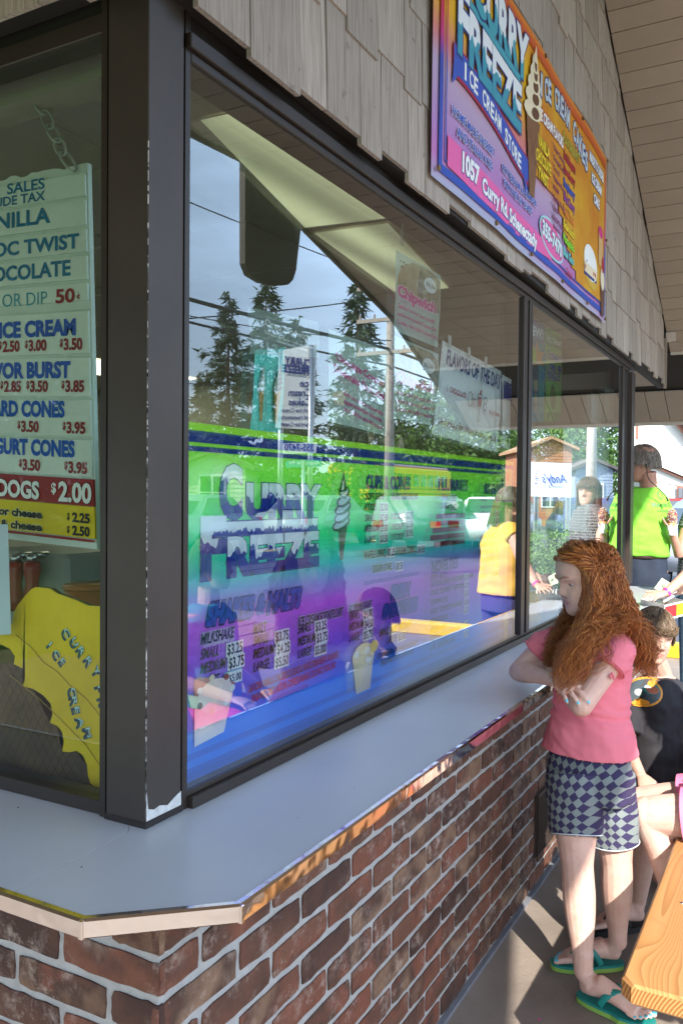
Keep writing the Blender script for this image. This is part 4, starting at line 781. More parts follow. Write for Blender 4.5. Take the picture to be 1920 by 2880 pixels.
for (u, v, hh, lb) in ((1043, 1215, 120, 'brown cone cutout nearest the big pale poster'), (1128, 1290, 120, 'pinkish cone cutout above the menu'), (1277, 1335, 110, 'aqua frozen bar cutout above the word flurries')):
    a = onX(u, v, PX_-.02); h_ = hh/FPX*(a-CAM).dot(cd); e = empty('cone_cutout', tuple(a), lb, 'cutout'); m = MB(); w_ = h_*.36
    m.slab([(a.x, a.y+w_*x, a.z+h_*z) for x, z in ((-.25, -.5), (.25, -.5), (.5, 0), (.42, .3), (.15, .5), (-.15, .5), (-.42, .3), (-.5, 0))], (1, 0, 0), .004); m.build('board', {1043: mat('cut_tan', (.35, .24, .14), .6, .4, 40), 1128: mat('cut_pink', (.6, .42, .36), .6, .4, 40), 1277: mat('cut_aqua', (.1, .45, .6), .6, .3, 30)}[u], e)

# ------------------------------------------------------------------ hanging price board in the left window
BY = 1.42; hbd = empty('price_board', (-1.6, BY, 1.36), 'white hanging price board of lettered strips in the left window', 'sign')
bw = mat('board_white', (.62, .72, .68), .5, .06, 20); strip_m = mat('strip_white', (.68, .78, .74), .45, .04, 20, rnd=.03)
def xr(z): return -1.441+.0365*(2.215-z)
def bz(x, z): return z-.05*(x+1.44)
rows = [2.215, 2.137, 2.071, 2.011, 1.949, 1.886, 1.781, 1.684, 1.593, 1.501]
ptsb = [(-2.15, bz(-2.15, 1.34)), (-1.409, 1.34), (-1.441, 2.215)]; xx = -1.46
while xx > -2.15: ptsb.append((xx, bz(xx, 2.215)-random.choice((0, 0, .002, .007)))); xx -= .018
MB().slab([(x, BY, z) for x, z in ptsb], (0, -1, 0), .012).build('backing', bw, hbd)
for i in range(9):
    zt, zb = rows[i]-(.006 if i else .024), rows[i+1]+(.003 if i != 4 else .018)
    c = [(-2.1, bz(-2.1, zb)), (xr(zb)-.004, zb), (xr(zt)-.004, zt), (-2.1, bz(-2.1, zt))]
    MB().slab([(x, BY-.006, z) for x, z in c], (0, -1, 0), .005).build('strip', strip_m, hbd)
Lb = Print((0, BY-.0065, 0), (1, 0, 0), (0, 0, 1), hbd); Lb.warp = lambda u, v, k: Vector((u, BY-.0065-k, v-.05*(u+1.44)))
TB = ink('teal_blue', (.005, .17, .34)); 
def rt(t, x, z, h_, m, w, **k): Lb.text(t, x, z, h_, m, w=w, align='r', k=.001, bold=k.get('bold', .02))
rt('SALES', -1.571, 2.170, .024, TB, .125); rt('INCLUDE TAX', -1.570, 2.143, .021, TB, .26); rt('VANILLA', -1.555, 2.090, .034, TB, .27, bold=.03); rt('CHOC TWIST', -1.461, 2.024, .031, TB, .37, bold=.03); rt('CHOCOLATE', -1.488, 1.964, .033, TB, .34, bold=.03)
rt('JIMMIES OR DIP', -1.561, 1.901, .03, TEAL, .33, bold=-.005); Lb.text('50', -1.532, 1.902, .03, DRED, w=.058, bold=.03); Lb.text('c', -1.466, 1.909, .012, DRED, w=.01, bold=.02); Lb.rect(-1.4625, 1.905, -1.461, 1.925, DRED, .001)
BB = ink('board_blue', (.005, .09, .50)); PR_ = ink('price_red', (.28, .02, .03))
for t_, x, z, w, prs, zp in (('ICE CREAM', -1.472, 1.828, .25, ((-1.655, '2.50'), (-1.565, '3.00'), (-1.450, '3.50')), 1.794), ('FLAVOR BURST', -1.488, 1.731, .33, ((-1.65, '2.85'), (-1.56, '3.50'), (-1.444, '3.85')), 1.698), ('HARD CONES', -1.506, 1.640, .27, ((-1.59, '3.50'), (-1.440, '3.95')), 1.603), ('YOGURT CONES', -1.474, 1.549, .33, ((-1.585, '3.50'), (-1.434, '3.95')), 1.512)):
    rt(t_, x, z, .034, BB, w, bold=.05)
    for xp, s_ in prs: rt(s_, xp, zp, .024, PR_, .056, bold=.045); rt('$', xp-.061, zp+.008, .016, PR_, .009, bold=.04)
MB().slab([(-2.1, BY-.006, bz(-2.1, 1.437)), (-1.412, BY-.006, 1.437), (-1.415, BY-.006, 1.498), (-2.1, BY-.006, bz(-2.1, 1.498))], (0, -1, 0), .005).build('strip', mat('strip_red', (.32, .015, .02), .45, .04), hbd)
MB().slab([(-2.1, BY-.006, bz(-2.1, 1.364)), (-1.409, BY-.006, 1.364), (-1.412, BY-.006, 1.436), (-2.1, BY-.006, bz(-2.1, 1.436))], (0, -1, 0), .005).build('strip', mat('strip_yellow', (.72, .55, .01), .45, .04), hbd)
Lb.rect(-2.1, 1.357, -1.409, 1.363, DRED, .001)
Lb.text('HOT DOGS', -1.588, 1.446, .038, WHITE, w=.27, align='r', bold=.04, glow=INKBLK, gk=.02, k=.002); Lb.text('2.00', -1.4205, 1.446, .042, WHITE, w=.10, align='r', bold=.035, glow=INKBLK, gk=.02, k=.002); Lb.text('$', -1.545, 1.463, .022, WHITE, w=.014, bold=.03, k=.002)
for z, t_, s_ in ((1.400, 'with chili or cheese', '2.25'), (1.370, 'chili & cheese', '2.50')):
    Lb.text(t_, -1.579, z, .018, INKBLK, w=.0135*len(t_)+.02, align='r', bold=.04, glow=ink('pale_yellow', (.8, .75, .4)), gk=.05, k=.002); rt(s_, -1.426, z, .020, INKBLK, .052, bold=.045); rt('$', -1.488, z+.004, .014, INKBLK, .008, bold=.03)
Lb.done()
# chain and hook
chm = mat('chain_metal', (.42, .45, .40), .45, .1, 20, metal=.3); chn = empty('sign_chain', (-1.69, 1.40, 2.45), 'pale metal chain holding the hanging price board', 'chain')
def on_y(u, v, y): q = ray(u, v); return CAM+q*(y/q.y)
def link(a, b_, tw, parent):
    a, b_ = Vector(a), Vector(b_); d = (b_-a); L = d.length*.66; d.normalize(); s_ = d.cross(Vector((0, 1, 0))).normalized(); s_ = (s_*math.cos(tw)+Vector((0, 1, 0))*math.sin(tw)); c = (a+b_)/2; W_ = .0135
    pts = []
    for k in range(20): t = 2*math.pi*k/20; pts.append(c+d*(math.cos(t)*L)*(1)+s_*math.sin(t)*W_)
    m = MB(); pts.append(pts[0]); m.tube(pts, .0031, 6, cap=False); m.build('link', chm, parent, True)
hk = on_y(52, 165, 1.405)
ptsr = [on_y(*q, 1.405) for q in ((55, 180), (75, 205), (90, 240), (108, 280), (124, 318), (143, 355), (160, 395), (178, 430), (205, 475))]
for i, (a, b_) in enumerate(zip(ptsr, ptsr[1:])): link(a, b_, 0.1 if i % 2 == 0 else 1.15, chn)
ptsl = [on_y(*q, 1.405) for q in ((48, 180), (28, 215), (8, 255), (-14, 295), (-36, 335), (-60, 380))]
for i, (a, b_) in enumerate(zip(ptsl, ptsl[1:])): link(a, b_, 0.1 if i % 2 == 0 else 1.15, chn)
link(hk+Vector((0, 0, .012)), hk-Vector((0, 0, .012)), 0, chn)
m = MB(); m.tube(catmull([hk+Vector((.004, 0, .05)), hk+Vector((.012, 0, .025)), hk+Vector((.01, 0, -.002)), hk+Vector((-.008, 0, -.006)), hk+Vector((-.012, 0, .012))], 5), .0022, 6); m.build('hook', mat('hook_dark', (.05, .04, .035), .5, .1), chn, True)
MB().box((-4, 1.36, 2.36), (-1.215, 1.44, 2.46)).build('curtain_beam', room_wall, front)

# painted cone cutout
cy = 1.345
def cpx(pts, y=cy): return [(lambda q: (q.x, q.z))(on_y(a/2.139, 1600+b_/2.139, y)) for a, b_ in pts]
cut = empty('cone_cutout', (-1.4, cy, CT+.03), 'large painted wooden ice cream cone cutout dripping yellow in the left window', 'cutout')
outl = [(-200, 520), (75, 330), (85, 260), (110, 215), (150, 165), (190, 122), (215, 110), (300, 118), (345, 150), (400, 168), (460, 190), (530, 222), (640, 228), (660, 1400), (-200, 1330)]
waf = mat('painted_waffle', (.15, .085, .035), .6, .3, 14, .3, 60, c2=(.075, .045, .022))
MB().slab([(x, cy, z) for x, z in cpx(outl)][::-1], (0, -1, 0), .015).build('backing', waf, cut)
yel = [(-200, 520), (75, 330), (85, 260), (110, 215), (150, 165), (190, 122), (215, 110), (300, 118), (345, 150), (400, 168), (460, 190), (530, 222), (640, 228), (650, 1360), (612, 1345), (545, 1290), (530, 1240), (524, 1180), (500, 1120), (460, 1095), (420, 1103), (375, 1098), (385, 1040), (375, 980), (345, 945), (302, 925), (318, 870), (305, 810), (262, 760), (200, 722), (135, 705), (152, 670), (150, 605), (85, 572), (92, 525), (60, 480), (0, 452), (-200, 600)]
yp = mat('painted_yellow', (.88, .62, .01), .42, .22, 5, .15, 20, c2=(.66, .44, .005))
def cap_poly(name, pts2, y, t, m, parent):
    b_ = bmesh.new(); vs_ = [b_.verts.new((x, y, z)) for x, z in pts2]; f_ = b_.faces.new(vs_); bmesh.ops.triangulate(b_, faces=[f_]); ex = bmesh.ops.extrude_face_region(b_, geom=b_.faces[:]); bmesh.ops.translate(b_, verts=[v for v in ex['geom'] if isinstance(v, bmesh.types.BMVert)], vec=(0, t, 0)); bmesh.ops.recalc_face_normals(b_, faces=b_.faces)
    me = bpy.data.meshes.new(name); b_.to_mesh(me); b_.free(); me.materials.append(m); return put(name, me, parent)
cap_poly('icing', cpx(yel, cy-.006), cy-.006, .0045, yp, cut)
Cp = Print((0, 0, 0), (1, 0, 0), (0, 0, 1), cut)
for a, b_ in (((95, 395), (260, 560)), ((260, 560), (420, 700)), ((420, 700), (600, 880)), ((60, 640), (420, 960)), ((420, 960), (600, 1180))):
    q0, q1 = cpx([a, b_], cy-.0075); Cp.warp = lambda u, v, k: Vector((u, cy-.0068-k, v)); Cp.line([q0, ((q0[0]+q1[0])/2+.004, (q0[1]+q1[1])/2+.004), q1], .0022, ink('drip_line', (.33, .2, .01)), .0005)
for i in range(14):
    a = i*48-60
    for p0_, p1_ in (((a, 560), (a+420, 1340)), ((a+180, 560), (a-200, 1340))):
        q0, q1 = cpx([p0_, p1_], cy-.0015); Cp.warp = lambda u, v, k: Vector((u, cy-.0016-k, v)); Cp.line([q0, q1], .0012, ink('waffle_line', (.03, .02, .012)), .0)
Cp.warp = lambda u, v, k: Vector((u, cy-.0068-k, v))
tl_dark = ink('letter_teal', (.01, .07, .10)); tl_pale = ink('letter_pale', (.42, .62, .60))
def rot_letters(word, pts, hpx, ang):
    for chh, (a, b_) in zip(word, pts):
        (x, z), (x2, z2) = cpx([(a, b_), (a, b_+hpx)], cy-.007); h_ = z-z2
        for mm, bo, kk, dx in ((tl_dark, .06, .001, .0), (tl_pale, .02, .0016, .0022)):
            vv, ff = text2d(chh, bo); x0 = min(p[0] for p in vv); sx = h_/CAPH*.95; cs, sn = math.cos(ang), math.sin(ang)
            q = []
            for p in vv: a_, c_ = (p[0]-x0)*sx, p[1]*sx*(1 if mm is tl_dark else .62)+(0 if mm is tl_dark else h_*.42); q.append((x+a_*cs-c_*sn+dx, z-h_/2+a_*sn+c_*cs))
            Cp.raw(q, ff, mm, kk)
rot_letters('CURRY', [(365, 350), (415, 405), (455, 460), (500, 520), (545, 575)], 62, -.95); rot_letters('FR', [(570, 680), (585, 750)], 62, -1.2)
rot_letters('ICE', [(280, 440), (310, 485), (350, 535)], 55, -.85); rot_letters('CREAM', [(405, 690), (415, 745), (430, 805), (450, 865), (495, 930)], 62, -1.25)
Cp.done()
# paper in the corner of the left pane, slush taps and an orange tub behind
pq = [on_y(*q, 1.30) for q in ((-40, 1472), (23, 1475), (32, 1783), (-40, 1790))]
e = empty('paper_sheet', tuple(pq[3]), 'blank bluish sheet of paper at the left edge of the window', 'sheet'); MB().add(pq, [(3, 2, 1, 0)]).build('sheet', mat('bluish_paper', (.5, .6, .68), .5, .03), e)
sl_ = empty('slush_machine', (-2.0, 2.1, 1.0), 'white slush machine with two red handles in the left window', 'machine')
q0 = on_y(75, 1640, 2.1); 
MB().box((q0.x-.28, 2.1, .9), (q0.x+.2, 2.45, q0.z+.11), ch=.015).build('housing', mat('ivory_plastic', (.3, .31, .28), .4, .05), sl_)
for u in (52, 98):
    q = on_y(u, 1620, 2.06); MB().tube([(q.x, 2.05, q.z+.05), (q.x, 2.05, q.z+.02), (q.x, 2.05, q.z-.02), (q.x, 2.05, q.z-.08), (q.x, 2.05, q.z-.12)], [.028, .03, .021, .03, .026], 14).build('handle', mat('red_plastic', (.28, .012, .015), .3, .05), sl_, True)
    MB().tube([(q.x, 2.05, q.z+.05), (q.x, 2.05, q.z+.075)], .02, 12).tube([(q.x, 2.05, q.z+.07), (q.x, 2.12, q.z+.07)], .012, 8).build('tap', steel, sl_, True)
q = on_y(235, 1690, 2.0); tb = empty('orange_tub', (q.x, 2.0, q.z-.05), 'orange plastic tub behind the yellow cutout', 'tub')
MB().tube([(q.x, 2.05, q.z-.12), (q.x, 2.05, q.z+.035)], [.085, .095], 24).build('tub_body', mat('orange_plastic', (.40, .10, .03), .35, .05), tb, True); MB().tube([(q.x, 2.05, q.z+.036), (q.x, 2.05, q.z+.05)], .1, 24).build('lid', mat('orange_lid', (.46, .13, .04), .35, .05), tb, True)
# things inside behind the big window
bc = empty('back_counter', (-3.0, 3.4, 0), 'dark work counter running through the middle of the shop', 'counter'); MB().box((-3.4, 1.6, .02), (-2.7, 5.4, .88)).build('cabinet', mat('cabinet', (.10, .09, .08), .5, .1), bc); MB().box((-3.45, 1.55, .8805), (-2.65, 5.45, .92), ch=.005).build('worktop', steel, bc)
for i, (x, y, c_, lb) in enumerate(((-1.42, 2.98, (.72, .72, .70), 'stack of white paper cups behind the novelties list'), (-1.45, 3.10, (.66, .64, .6), 'taller stack of cream cups beside the white one'))):
    e = empty('cup_stack', (x, y, .95), lb, 'cup stack'); mm = mat('cup_paper%d' % i, c_, .5, .03)
    for k in range(9): MB().tube([(x, y, .90+k*.045), (x, y, .938+k*.045), (x, y, .9385+k*.045), (x, y, .944+k*.045)], [.045, .05, .053, .053], 20).build('cup', mm, e, True)
sh = empty('inner_shelf', (-1.42, 3.2, .88), 'white shelf inside along the foot of the big window', 'shelf'); MB().box((-1.6, 1.6, .868), (-1.25, 5.7, .895), ch=.003).build('shelf_board', mat('shelf_white', (.5, .5, .48), .5, .03), sh)

# ================================================================== people
def fuse(m, name, mats, vox, parent, smooth=2, wr=None, cut=None, mi=None, thick=0):
    me = m.mesh('tmp', []); o = bpy.data.objects.new('tmp', me); col.objects.link(o)
    md = o.modifiers.new('r', 'REMESH'); md.mode = 'VOXEL'; md.voxel_size = vox
    if smooth: s_ = o.modifiers.new('s', 'SMOOTH'); s_.iterations = smooth; s_.factor = .5
    dg = bpy.context.evaluated_depsgraph_get(); dg.update(); out = bpy.data.meshes.new_from_object(o.evaluated_get(dg)); bpy.data.objects.remove(o); bpy.data.meshes.remove(me)
    out.name = name; out.materials.clear()
    for q in (mats if isinstance(mats, (list, tuple)) else [mats]): out.materials.append(q)
    if wr:
        nn = [v.normal.copy() for v in out.vertices]
        for v, n_ in zip(out.vertices, nn): v.co += n_*wr(v.co)
    if cut:
        b_ = bmesh.new(); b_.from_mesh(out); kill = [f for f in b_.faces if any((f.calc_center_median()-Vector(c)).dot(n_) > 0 and (f.calc_center_median()-Vector(c)).length < r_ for c, n_, r_ in cut)]
        bmesh.ops.delete(b_, geom=kill, context='FACES'); b_.to_mesh(out); b_.free()
    out.polygons.foreach_set('use_smooth', [True]*len(out.polygons))
    out.polygons.foreach_set('material_index', [0]*len(out.polygons))
    if mi: 
        for pg in out.polygons: pg.material_index = mi(pg.center)
    out.update(); o = put(name, out, parent)
    if thick: s_ = o.modifiers.new('t', 'SOLIDIFY'); s_.thickness = thick; s_.offset = -1
    return o
def skin(name, c, c2=None): return mat(name, c, .55, .09, 30, .3, 260, sub=.12, c2=c2 or (c[0]*.90, c[1]*.78, c[2]*.76), detail=9)
def folds(A, fr, st=(1, 1, 1), dirv=None):
    return lambda p: A*(noise.noise(Vector((p.x*fr*st[0], p.y*fr*st[1], p.z*fr*st[2])))+.5*noise.noise(Vector((p.x*fr*2.3*st[0]+7, p.y*fr*2.3*st[1], p.z*fr*2.1*st[2]))))
def loft(m, secs, L, Fd, seg=20, ex=2.3):
    "stacked superellipse rings: (centre, half width along L, half depth along Fd)"
    rings = []
    for c, hw, hd in secs:
        c = Vector(c); ring = []
        for k in range(seg):
            t = 2*math.pi*k/seg; cx_, sx_ = math.cos(t), math.sin(t)
            ring.append(c+L*hw*math.copysign(abs(cx_)**(2/ex), cx_)+Fd*hd*math.copysign(abs(sx_)**(2/ex), sx_))
        rings.append(ring)
    up = (Vector(secs[-1][0])-Vector(secs[0][0])); flip = L.cross(Fd).dot(up) < 0
    vs_ = [q for r_ in rings for q in r_]; n_ = len(rings)
    fs = [(i*seg+k, i*seg+(k+1) % seg, (i+1)*seg+(k+1) % seg, (i+1)*seg+k) for i in range(n_-1) for k in range(seg)]+[tuple(range(seg-1, -1, -1)), tuple((n_-1)*seg+k for k in range(seg))]
    if flip: fs = [f[::-1] for f in fs]
    m.add(vs_, fs)
HT = [(-.50, .30, .06, .10), (-.47, .34, .02, .16), (-.42, .355, -.02, .205), (-.35, .35, -.06, .245), (-.27, .345, -.13, .275), (-.18, .345, -.24, .30), (-.08, .345, -.36, .325), (.0, .34, -.43, .34), (.1, .36, -.47, .35), (.2, .355, -.48, .35), (.3, .315, -.46, .325), (.38, .25, -.40, .28), (.44, .17, -.31, .22), (.48, .08, -.21, .14), (.5, 0, -.12, .05)]
def head(m, c, F, U, H, child=0.0):
    "head with brow, sockets, nose, lips, chin and ears; c is the point between the eyes inside the head"
    F = Vector(F).normalized(); U = (Vector(U)-F*Vector(U).dot(F)).normalized(); Rt = F.cross(U); c = Vector(c)
    T = lambda x, y, z: c+(Rt*x+F*y+U*z)*H
    zs = np.linspace(-.5, .5, 46); A = np.array(HT); seg = 56; vs_ = []; g = lambda t, s_: math.exp(-(t/s_)**2)
    for z in zs:
        fr, bk_, w = (np.interp(z, A[:, 0], A[:, k]) for k in (1, 2, 3)); yc, d = (fr+bk_)/2, (fr-bk_)/2
        for k in range(seg):
            a = 2*math.pi*k/seg; x = w*math.copysign(abs(math.sin(a))**.95, math.sin(a)); y = yc+d*math.cos(a)
            if math.cos(a) > 0:
                fx = math.cos(a)**.5
                y -= .05*g(abs(x)-.15, .075)*g(z+.0, .055)*fx
                y += .022*g(z-.085, .035)*g(abs(x)-.12, .12)*fx
                nb = np.interp(z, [-.19, -.155, -.13, -.06, .03, .08], [0, .055, .115, .075, .03, 0]); y += nb*(1-.20*child)*g(x, .042+.03*max(0, -(z+.05)*6))+child*(.018*g(abs(x)-.17, .09)*g(z+.22, .10))
                y += .030*g(abs(x)-.055, .03)*g(z+.15, .03)
                y += .024*g(x, .10)*(g(z+.245, .018)+1.1*g(z+.292, .02))-.012*g(x, .11)*g(z+.268, .008)
                y += .02*g(x, .08)*g(z+.41, .05); y += .012*g(abs(x)-.19, .08)*g(z+.13, .07)
            vs_.append(T(x, y, z))
    n_ = len(zs); fs = [((i+1)*seg+k, (i+1)*seg+(k+1) % seg, i*seg+(k+1) % seg, i*seg+k) for i in range(n_-1) for k in range(seg)]+[tuple(range(seg)), tuple((n_-1)*seg+k for k in range(seg-1, -1, -1))]
    m.add(vs_, fs)
    for s_ in (1, -1):   # ears
        Mr = Matrix((Rt, F, U)).transposed()
        m.ball(T(s_*.335, -.09, -.04), (.03*H, .06*H, .10*H), 10, 8, M=Mr @ Matrix.Rotation(s_*.35, 3, 'Z')); m.ball(T(s_*.325, -.06, -.13), (.02*H, .035*H, .04*H), 8, 6, M=Mr)
        m.ball(T(s_*.145, .214, .022), (.074*H, .066*H, .058*H), 12, 8, M=Mr)      # upper lids
    return T, (Rt, F, U)
def face_parts(T, fr, H, parent, gaze, iris=(.12, .2, .28), brow=(.2, .1, .05), sides=(1, -1), closed=0.0):
    Rt, F, U = fr; gz = Vector(gaze).normalized()
    for s_ in sides:
        c = T(s_*.145, .226, -.006); e = MB().ball(c, .050*H, 16, 12).build('eye', mat('eye_white', (.62, .60, .57), .25, 0), parent, True)
        MB().ball(c+gz*.026*H, .033*H, 12, 8).build('iris', mat('iris_%d' % int(iris[0]*100), iris, .2, .1), e, True)
        MB().ball(c+gz*.048*H, .0135*H, 10, 6).build('pupil', mat('pupil', (.005, .005, .005), .1, 0), e, True)
        pts = [T(s_*(.06+.16*t), -.055+.415*math.sqrt(1-((.06+.16*t)/.35)**2)+.022, .10+.028*math.sin(t*2.8)) for t in (0, .25, .5, .75, 1)]
        MB().tube(pts, [(.010*H, .008*H), (.016*H, .009*H), (.015*H, .009*H), (.011*H, .008*H), (.004*H, .004*H)], 6, up=U).build('eyebrow', mat('brow_%d' % int(brow[0]*100), brow, .8, .2, 200), parent, True)
def lips(T, fr, H):
    c0 = T(0, 0, 0); Rt, F, U = fr
    def f(p):
        q = Vector(p)-c0; x, y, z = q.dot(Rt)/H, q.dot(F)/H, q.dot(U)/H
        return 1 if y > .25 and (x/.115)**2+((z+.268)/(.042*(1-.5*abs(x)/.115)+1e-4))**2 < 1 else 0
    return f
def hand(m, w, D, N, s_, sc, curls, spread=.12, thumb=(.6, .5), nails=None):
    "palm and five fingers; D along the hand, N out of its back, s_ = +1 when the thumb lies along N x D"
    D = Vector(D).normalized(); N = (Vector(N)-D*Vector(N).dot(D)).normalized(); L = N.cross(D)*s_; w = Vector(w)
    pl_ = .088*sc
    m.tube([w-D*.02*sc, w+D*.012*sc, w+D*.045*sc, w+D*.078*sc, w+D*pl_], [(.019*sc, .014*sc), (.023*sc, .015*sc), (.034*sc, .0145*sc), (.037*sc, .0125*sc), (.034*sc, .009*sc)], 14, up=L)
    tips = []
    for i, (off, ln, r_) in enumerate(((.027, .064, .0079), (.009, .072, .0082), (-.010, .067, .0079), (-.028, .053, .0070))):
        b_ = w+D*(pl_-.012*sc-.006*sc*abs(i-1))+L*off*sc; d = (D+L*(off/.03)*spread).normalized(); c = curls[i]; p = b_.copy(); pts = [b_-d*.02*sc, b_]; n_ = N.copy(); ax = d.cross(n_).normalized()
        for k, fr_ in enumerate((.45, .31, .24)):
            q = Matrix.Rotation(-c[k], 3, ax); d = q @ d; n_ = q @ n_; p = p+d*ln*fr_*sc; pts.append(p)
        m.tube(pts, [r_*1.1*sc, r_*1.05*sc, r_*1.0*sc, r_*.93*sc, r_*.72*sc], 8); m.ball(pts[-1], r_*.74*sc, 8, 6)
        for q_ in pts[2:4]: m.ball(q_, r_*1.04*sc, 8, 6)
        if nails is not None: MB().ball(p-d*.004*sc+n_*r_*.62*sc, (.0046*sc, .0062*sc, .0016*sc), 8, 6, M=Matrix((n_.cross(d), d, n_)).transposed() if n_.cross(d).cross(d).dot(n_) > 0 else Matrix((d.cross(n_), d, n_)).transposed()).build('nail', mat('nail_blue', (.12, .5, .62), .25, 0), nails, True)
        tips.append(p)
    tb = w+D*.022*sc+L*.024*sc; d = (D*math.cos(thumb[0])+L*math.sin(thumb[0])).normalized(); p1 = tb+d*.034*sc; d2 = (d*math.cos(thumb[1])-N*math.sin(thumb[1])*.7+D*.3).normalized(); p2 = p1+d2*.027*sc; p3 = p2+d2*.021*sc
    m.tube([tb-d*.015*sc, tb, p1, p2, p3], [.012*sc, .0125*sc, .0098*sc, .009*sc, .0068*sc], 8); m.ball(p3, .0069*sc, 8, 6)
    return tips
def foot(m, ank, heel, toe, sc, N=(0, 0, 1)):
    ank, heel, toe = Vector(ank), Vector(heel), Vector(toe); D = toe-heel; D.z = 0; L_ = D.length; D.normalize(); S_ = Vector((-D.y, D.x, 0)); z0 = heel.z
    B_ = lambda t, z, o_=0: heel+D*L_*t+S_*o_+Vector((0, 0, z))
    m.tube([ank+Vector((0, 0, .07*sc)), ank, B_(.16, .05*sc), B_(.12, .028*sc)], [.031*sc, .031*sc, .034*sc, .028*sc], 12)
    m.tube([B_(.02, .024*sc), B_(.12, .034*sc), B_(.3, .048*sc), B_(.5, .038*sc), B_(.7, .024*sc), B_(.82, .018*sc)], [(.018*sc, .02*sc), (.029*sc, .028*sc), (.032*sc, .036*sc), (.036*sc, .027*sc), (.040*sc, .018*sc), (.034*sc, .012*sc)], 14, up=S_)
    out = []
    for i, (o_, r_, ln) in enumerate(((.024, .0115, 1.0), (.006, .0085, .98), (-.008, .008, .94), (-.021, .0075, .89), (-.032, .007, .83))):
        m.tube([B_(.72, .016*sc, o_*sc), B_(ln-.08, .014*sc, o_*1.05*sc), B_(ln, .010*sc, o_*1.05*sc)], [r_*sc, r_*sc, r_*.8*sc], 8); m.ball(B_(ln, .010*sc, o_*1.05*sc), r_*.85*sc, 8, 6); out.append((B_(ln, .010*sc+r_*.6*sc, o_*1.05*sc), r_))
    return B_, S_, D, L_, out
def flipflop(parent, B_, S_, D, L_, sc, c1, c2, side=1):
    rim = []
    for k in range(28):
        t = 2*math.pi*k/28; x = .5+.56*math.cos(t); w_ = (.046 if math.cos(t) > 0 else .036)*sc*(1 if abs(math.sin(t)) else 0)
        q = B_(x, 0, w_*math.copysign(abs(math.sin(t))**.75, math.sin(t))); rim.append((q.x, q.y))
    rim = ccw(rim); z = B_(0, 0).z
    MB().prism(rim, z-.024*sc, z-.010*sc).build('sole', c2, parent); MB().prism([(a[0], a[1]) for a in rim], z-.0098*sc, z-.001).build('footbed', c1, parent)
    toe = B_(.80, .012*sc, .015*sc); top = B_(.70, .046*sc, .012*sc)
    for s_ in (1, -1):
        pts = catmull([toe, top, B_(.55, .060*sc, .020*sc*s_+.004), B_(.42, .036*sc, .036*sc*s_), B_(.34, .004*sc, .036*sc*s_)], 5)
        MB().tube(pts, [(.0045*sc+.006*sc*min(1, i/8), .0022*sc) for i in range(len(pts))], 8, up=D).build('strap', c1, parent, True)
def strands(name, paths, rad, m, parent, sides=3, taper=.35):
    "paths: (n, k, 3) array -> one mesh of thin tubes"
    Pn = np.asarray(paths, dtype=np.float64); n_, k, _ = Pn.shape
    t = np.gradient(Pn, axis=1); t /= np.linalg.norm(t, axis=2, keepdims=True)+1e-9
    ref = np.array([.37, .61, .70]); a = np.cross(t, ref); a /= np.linalg.norm(a, axis=2, keepdims=True)+1e-9; b_ = np.cross(t, a)
    rr_ = rad*(1-(1-taper)*np.linspace(0, 1, k)**2)[None, :, None]*rng.uniform(.7, 1.3, (n_, 1, 1))
    ring = np.stack([Pn+(a*math.cos(2*math.pi*j/sides)+b_*math.sin(2*math.pi*j/sides))*rr_ for j in range(sides)], axis=2).reshape(-1, 3)
    base = (np.arange(n_)[:, None]*k+np.arange(k-1)[None, :]).reshape(-1, 1)*sides
    f = np.concatenate([np.stack([base[:, 0]+j, base[:, 0]+(j+1) % sides, base[:, 0]+sides+(j+1) % sides, base[:, 0]+sides+j], axis=1) for j in range(sides)])
    me = bpy.data.meshes.new(name); me.vertices.add(len(ring)); me.vertices.foreach_set('co', ring.ravel()); me.loops.add(f.size); me.loops.foreach_set('vertex_index', f.ravel().astype(np.int32))
    me.polygons.add(len(f)); me.polygons.foreach_set('loop_start', np.arange(0, f.size, 4, dtype=np.int32)); me.polygons.foreach_set('loop_total', np.full(len(f), 4, dtype=np.int32)); me.polygons.foreach_set('use_smooth', np.ones(len(f), dtype=bool))
    # one tone per strand
    at_ = me.attributes.new('tone', 'FLOAT', 'POINT'); at_.data.foreach_set('value', np.repeat(rng.uniform(0, 1, n_), k*sides))
    me.update(); me.validate(); me.materials.append(m); return put(name, me, parent)
def hair_mat(name, dark, mid, lite, rough=.38):
    m, nt, n, l, b = node_mat(name); at_ = n.new('ShaderNodeAttribute'); at_.attribute_name = 'tone'; rp = n.new('ShaderNodeValToRGB'); e = rp.color_ramp.elements
    e[0].color = dark+(1,); e[1].color = lite+(1,); x = e.new(.5); x.color = mid+(1,); l.new(at_.outputs['Fac'], rp.inputs[0]); l.new(rp.outputs[0], b.inputs['Base Color']); b.inputs['Roughness'].default_value = rough; b.inputs['Specular IOR Level'].default_value = .5; return m
def resample(ctrl, k):
    "ctrl (n, c, 3) control points -> smooth paths (n, k, 3)"
    n_, c, _ = ctrl.shape; out = np.zeros((n_, k, 3)); ts = np.linspace(0, c-1-1e-6, k)
    for j, t in enumerate(ts):
        i = int(t); f = t-i; p0, p1, p2, p3 = ctrl[:, max(i-1, 0)], ctrl[:, i], ctrl[:, i+1], ctrl[:, min(i+2, c-1)]
        out[:, j] = .5*((2*p1)+(-p0+p2)*f+(2*p0-5*p1+4*p2-p3)*f*f+(-p0+3*p1-3*p2+p3)*f**3)
    return out
V3 = lambda v: np.array([v.x, v.y, v.z])
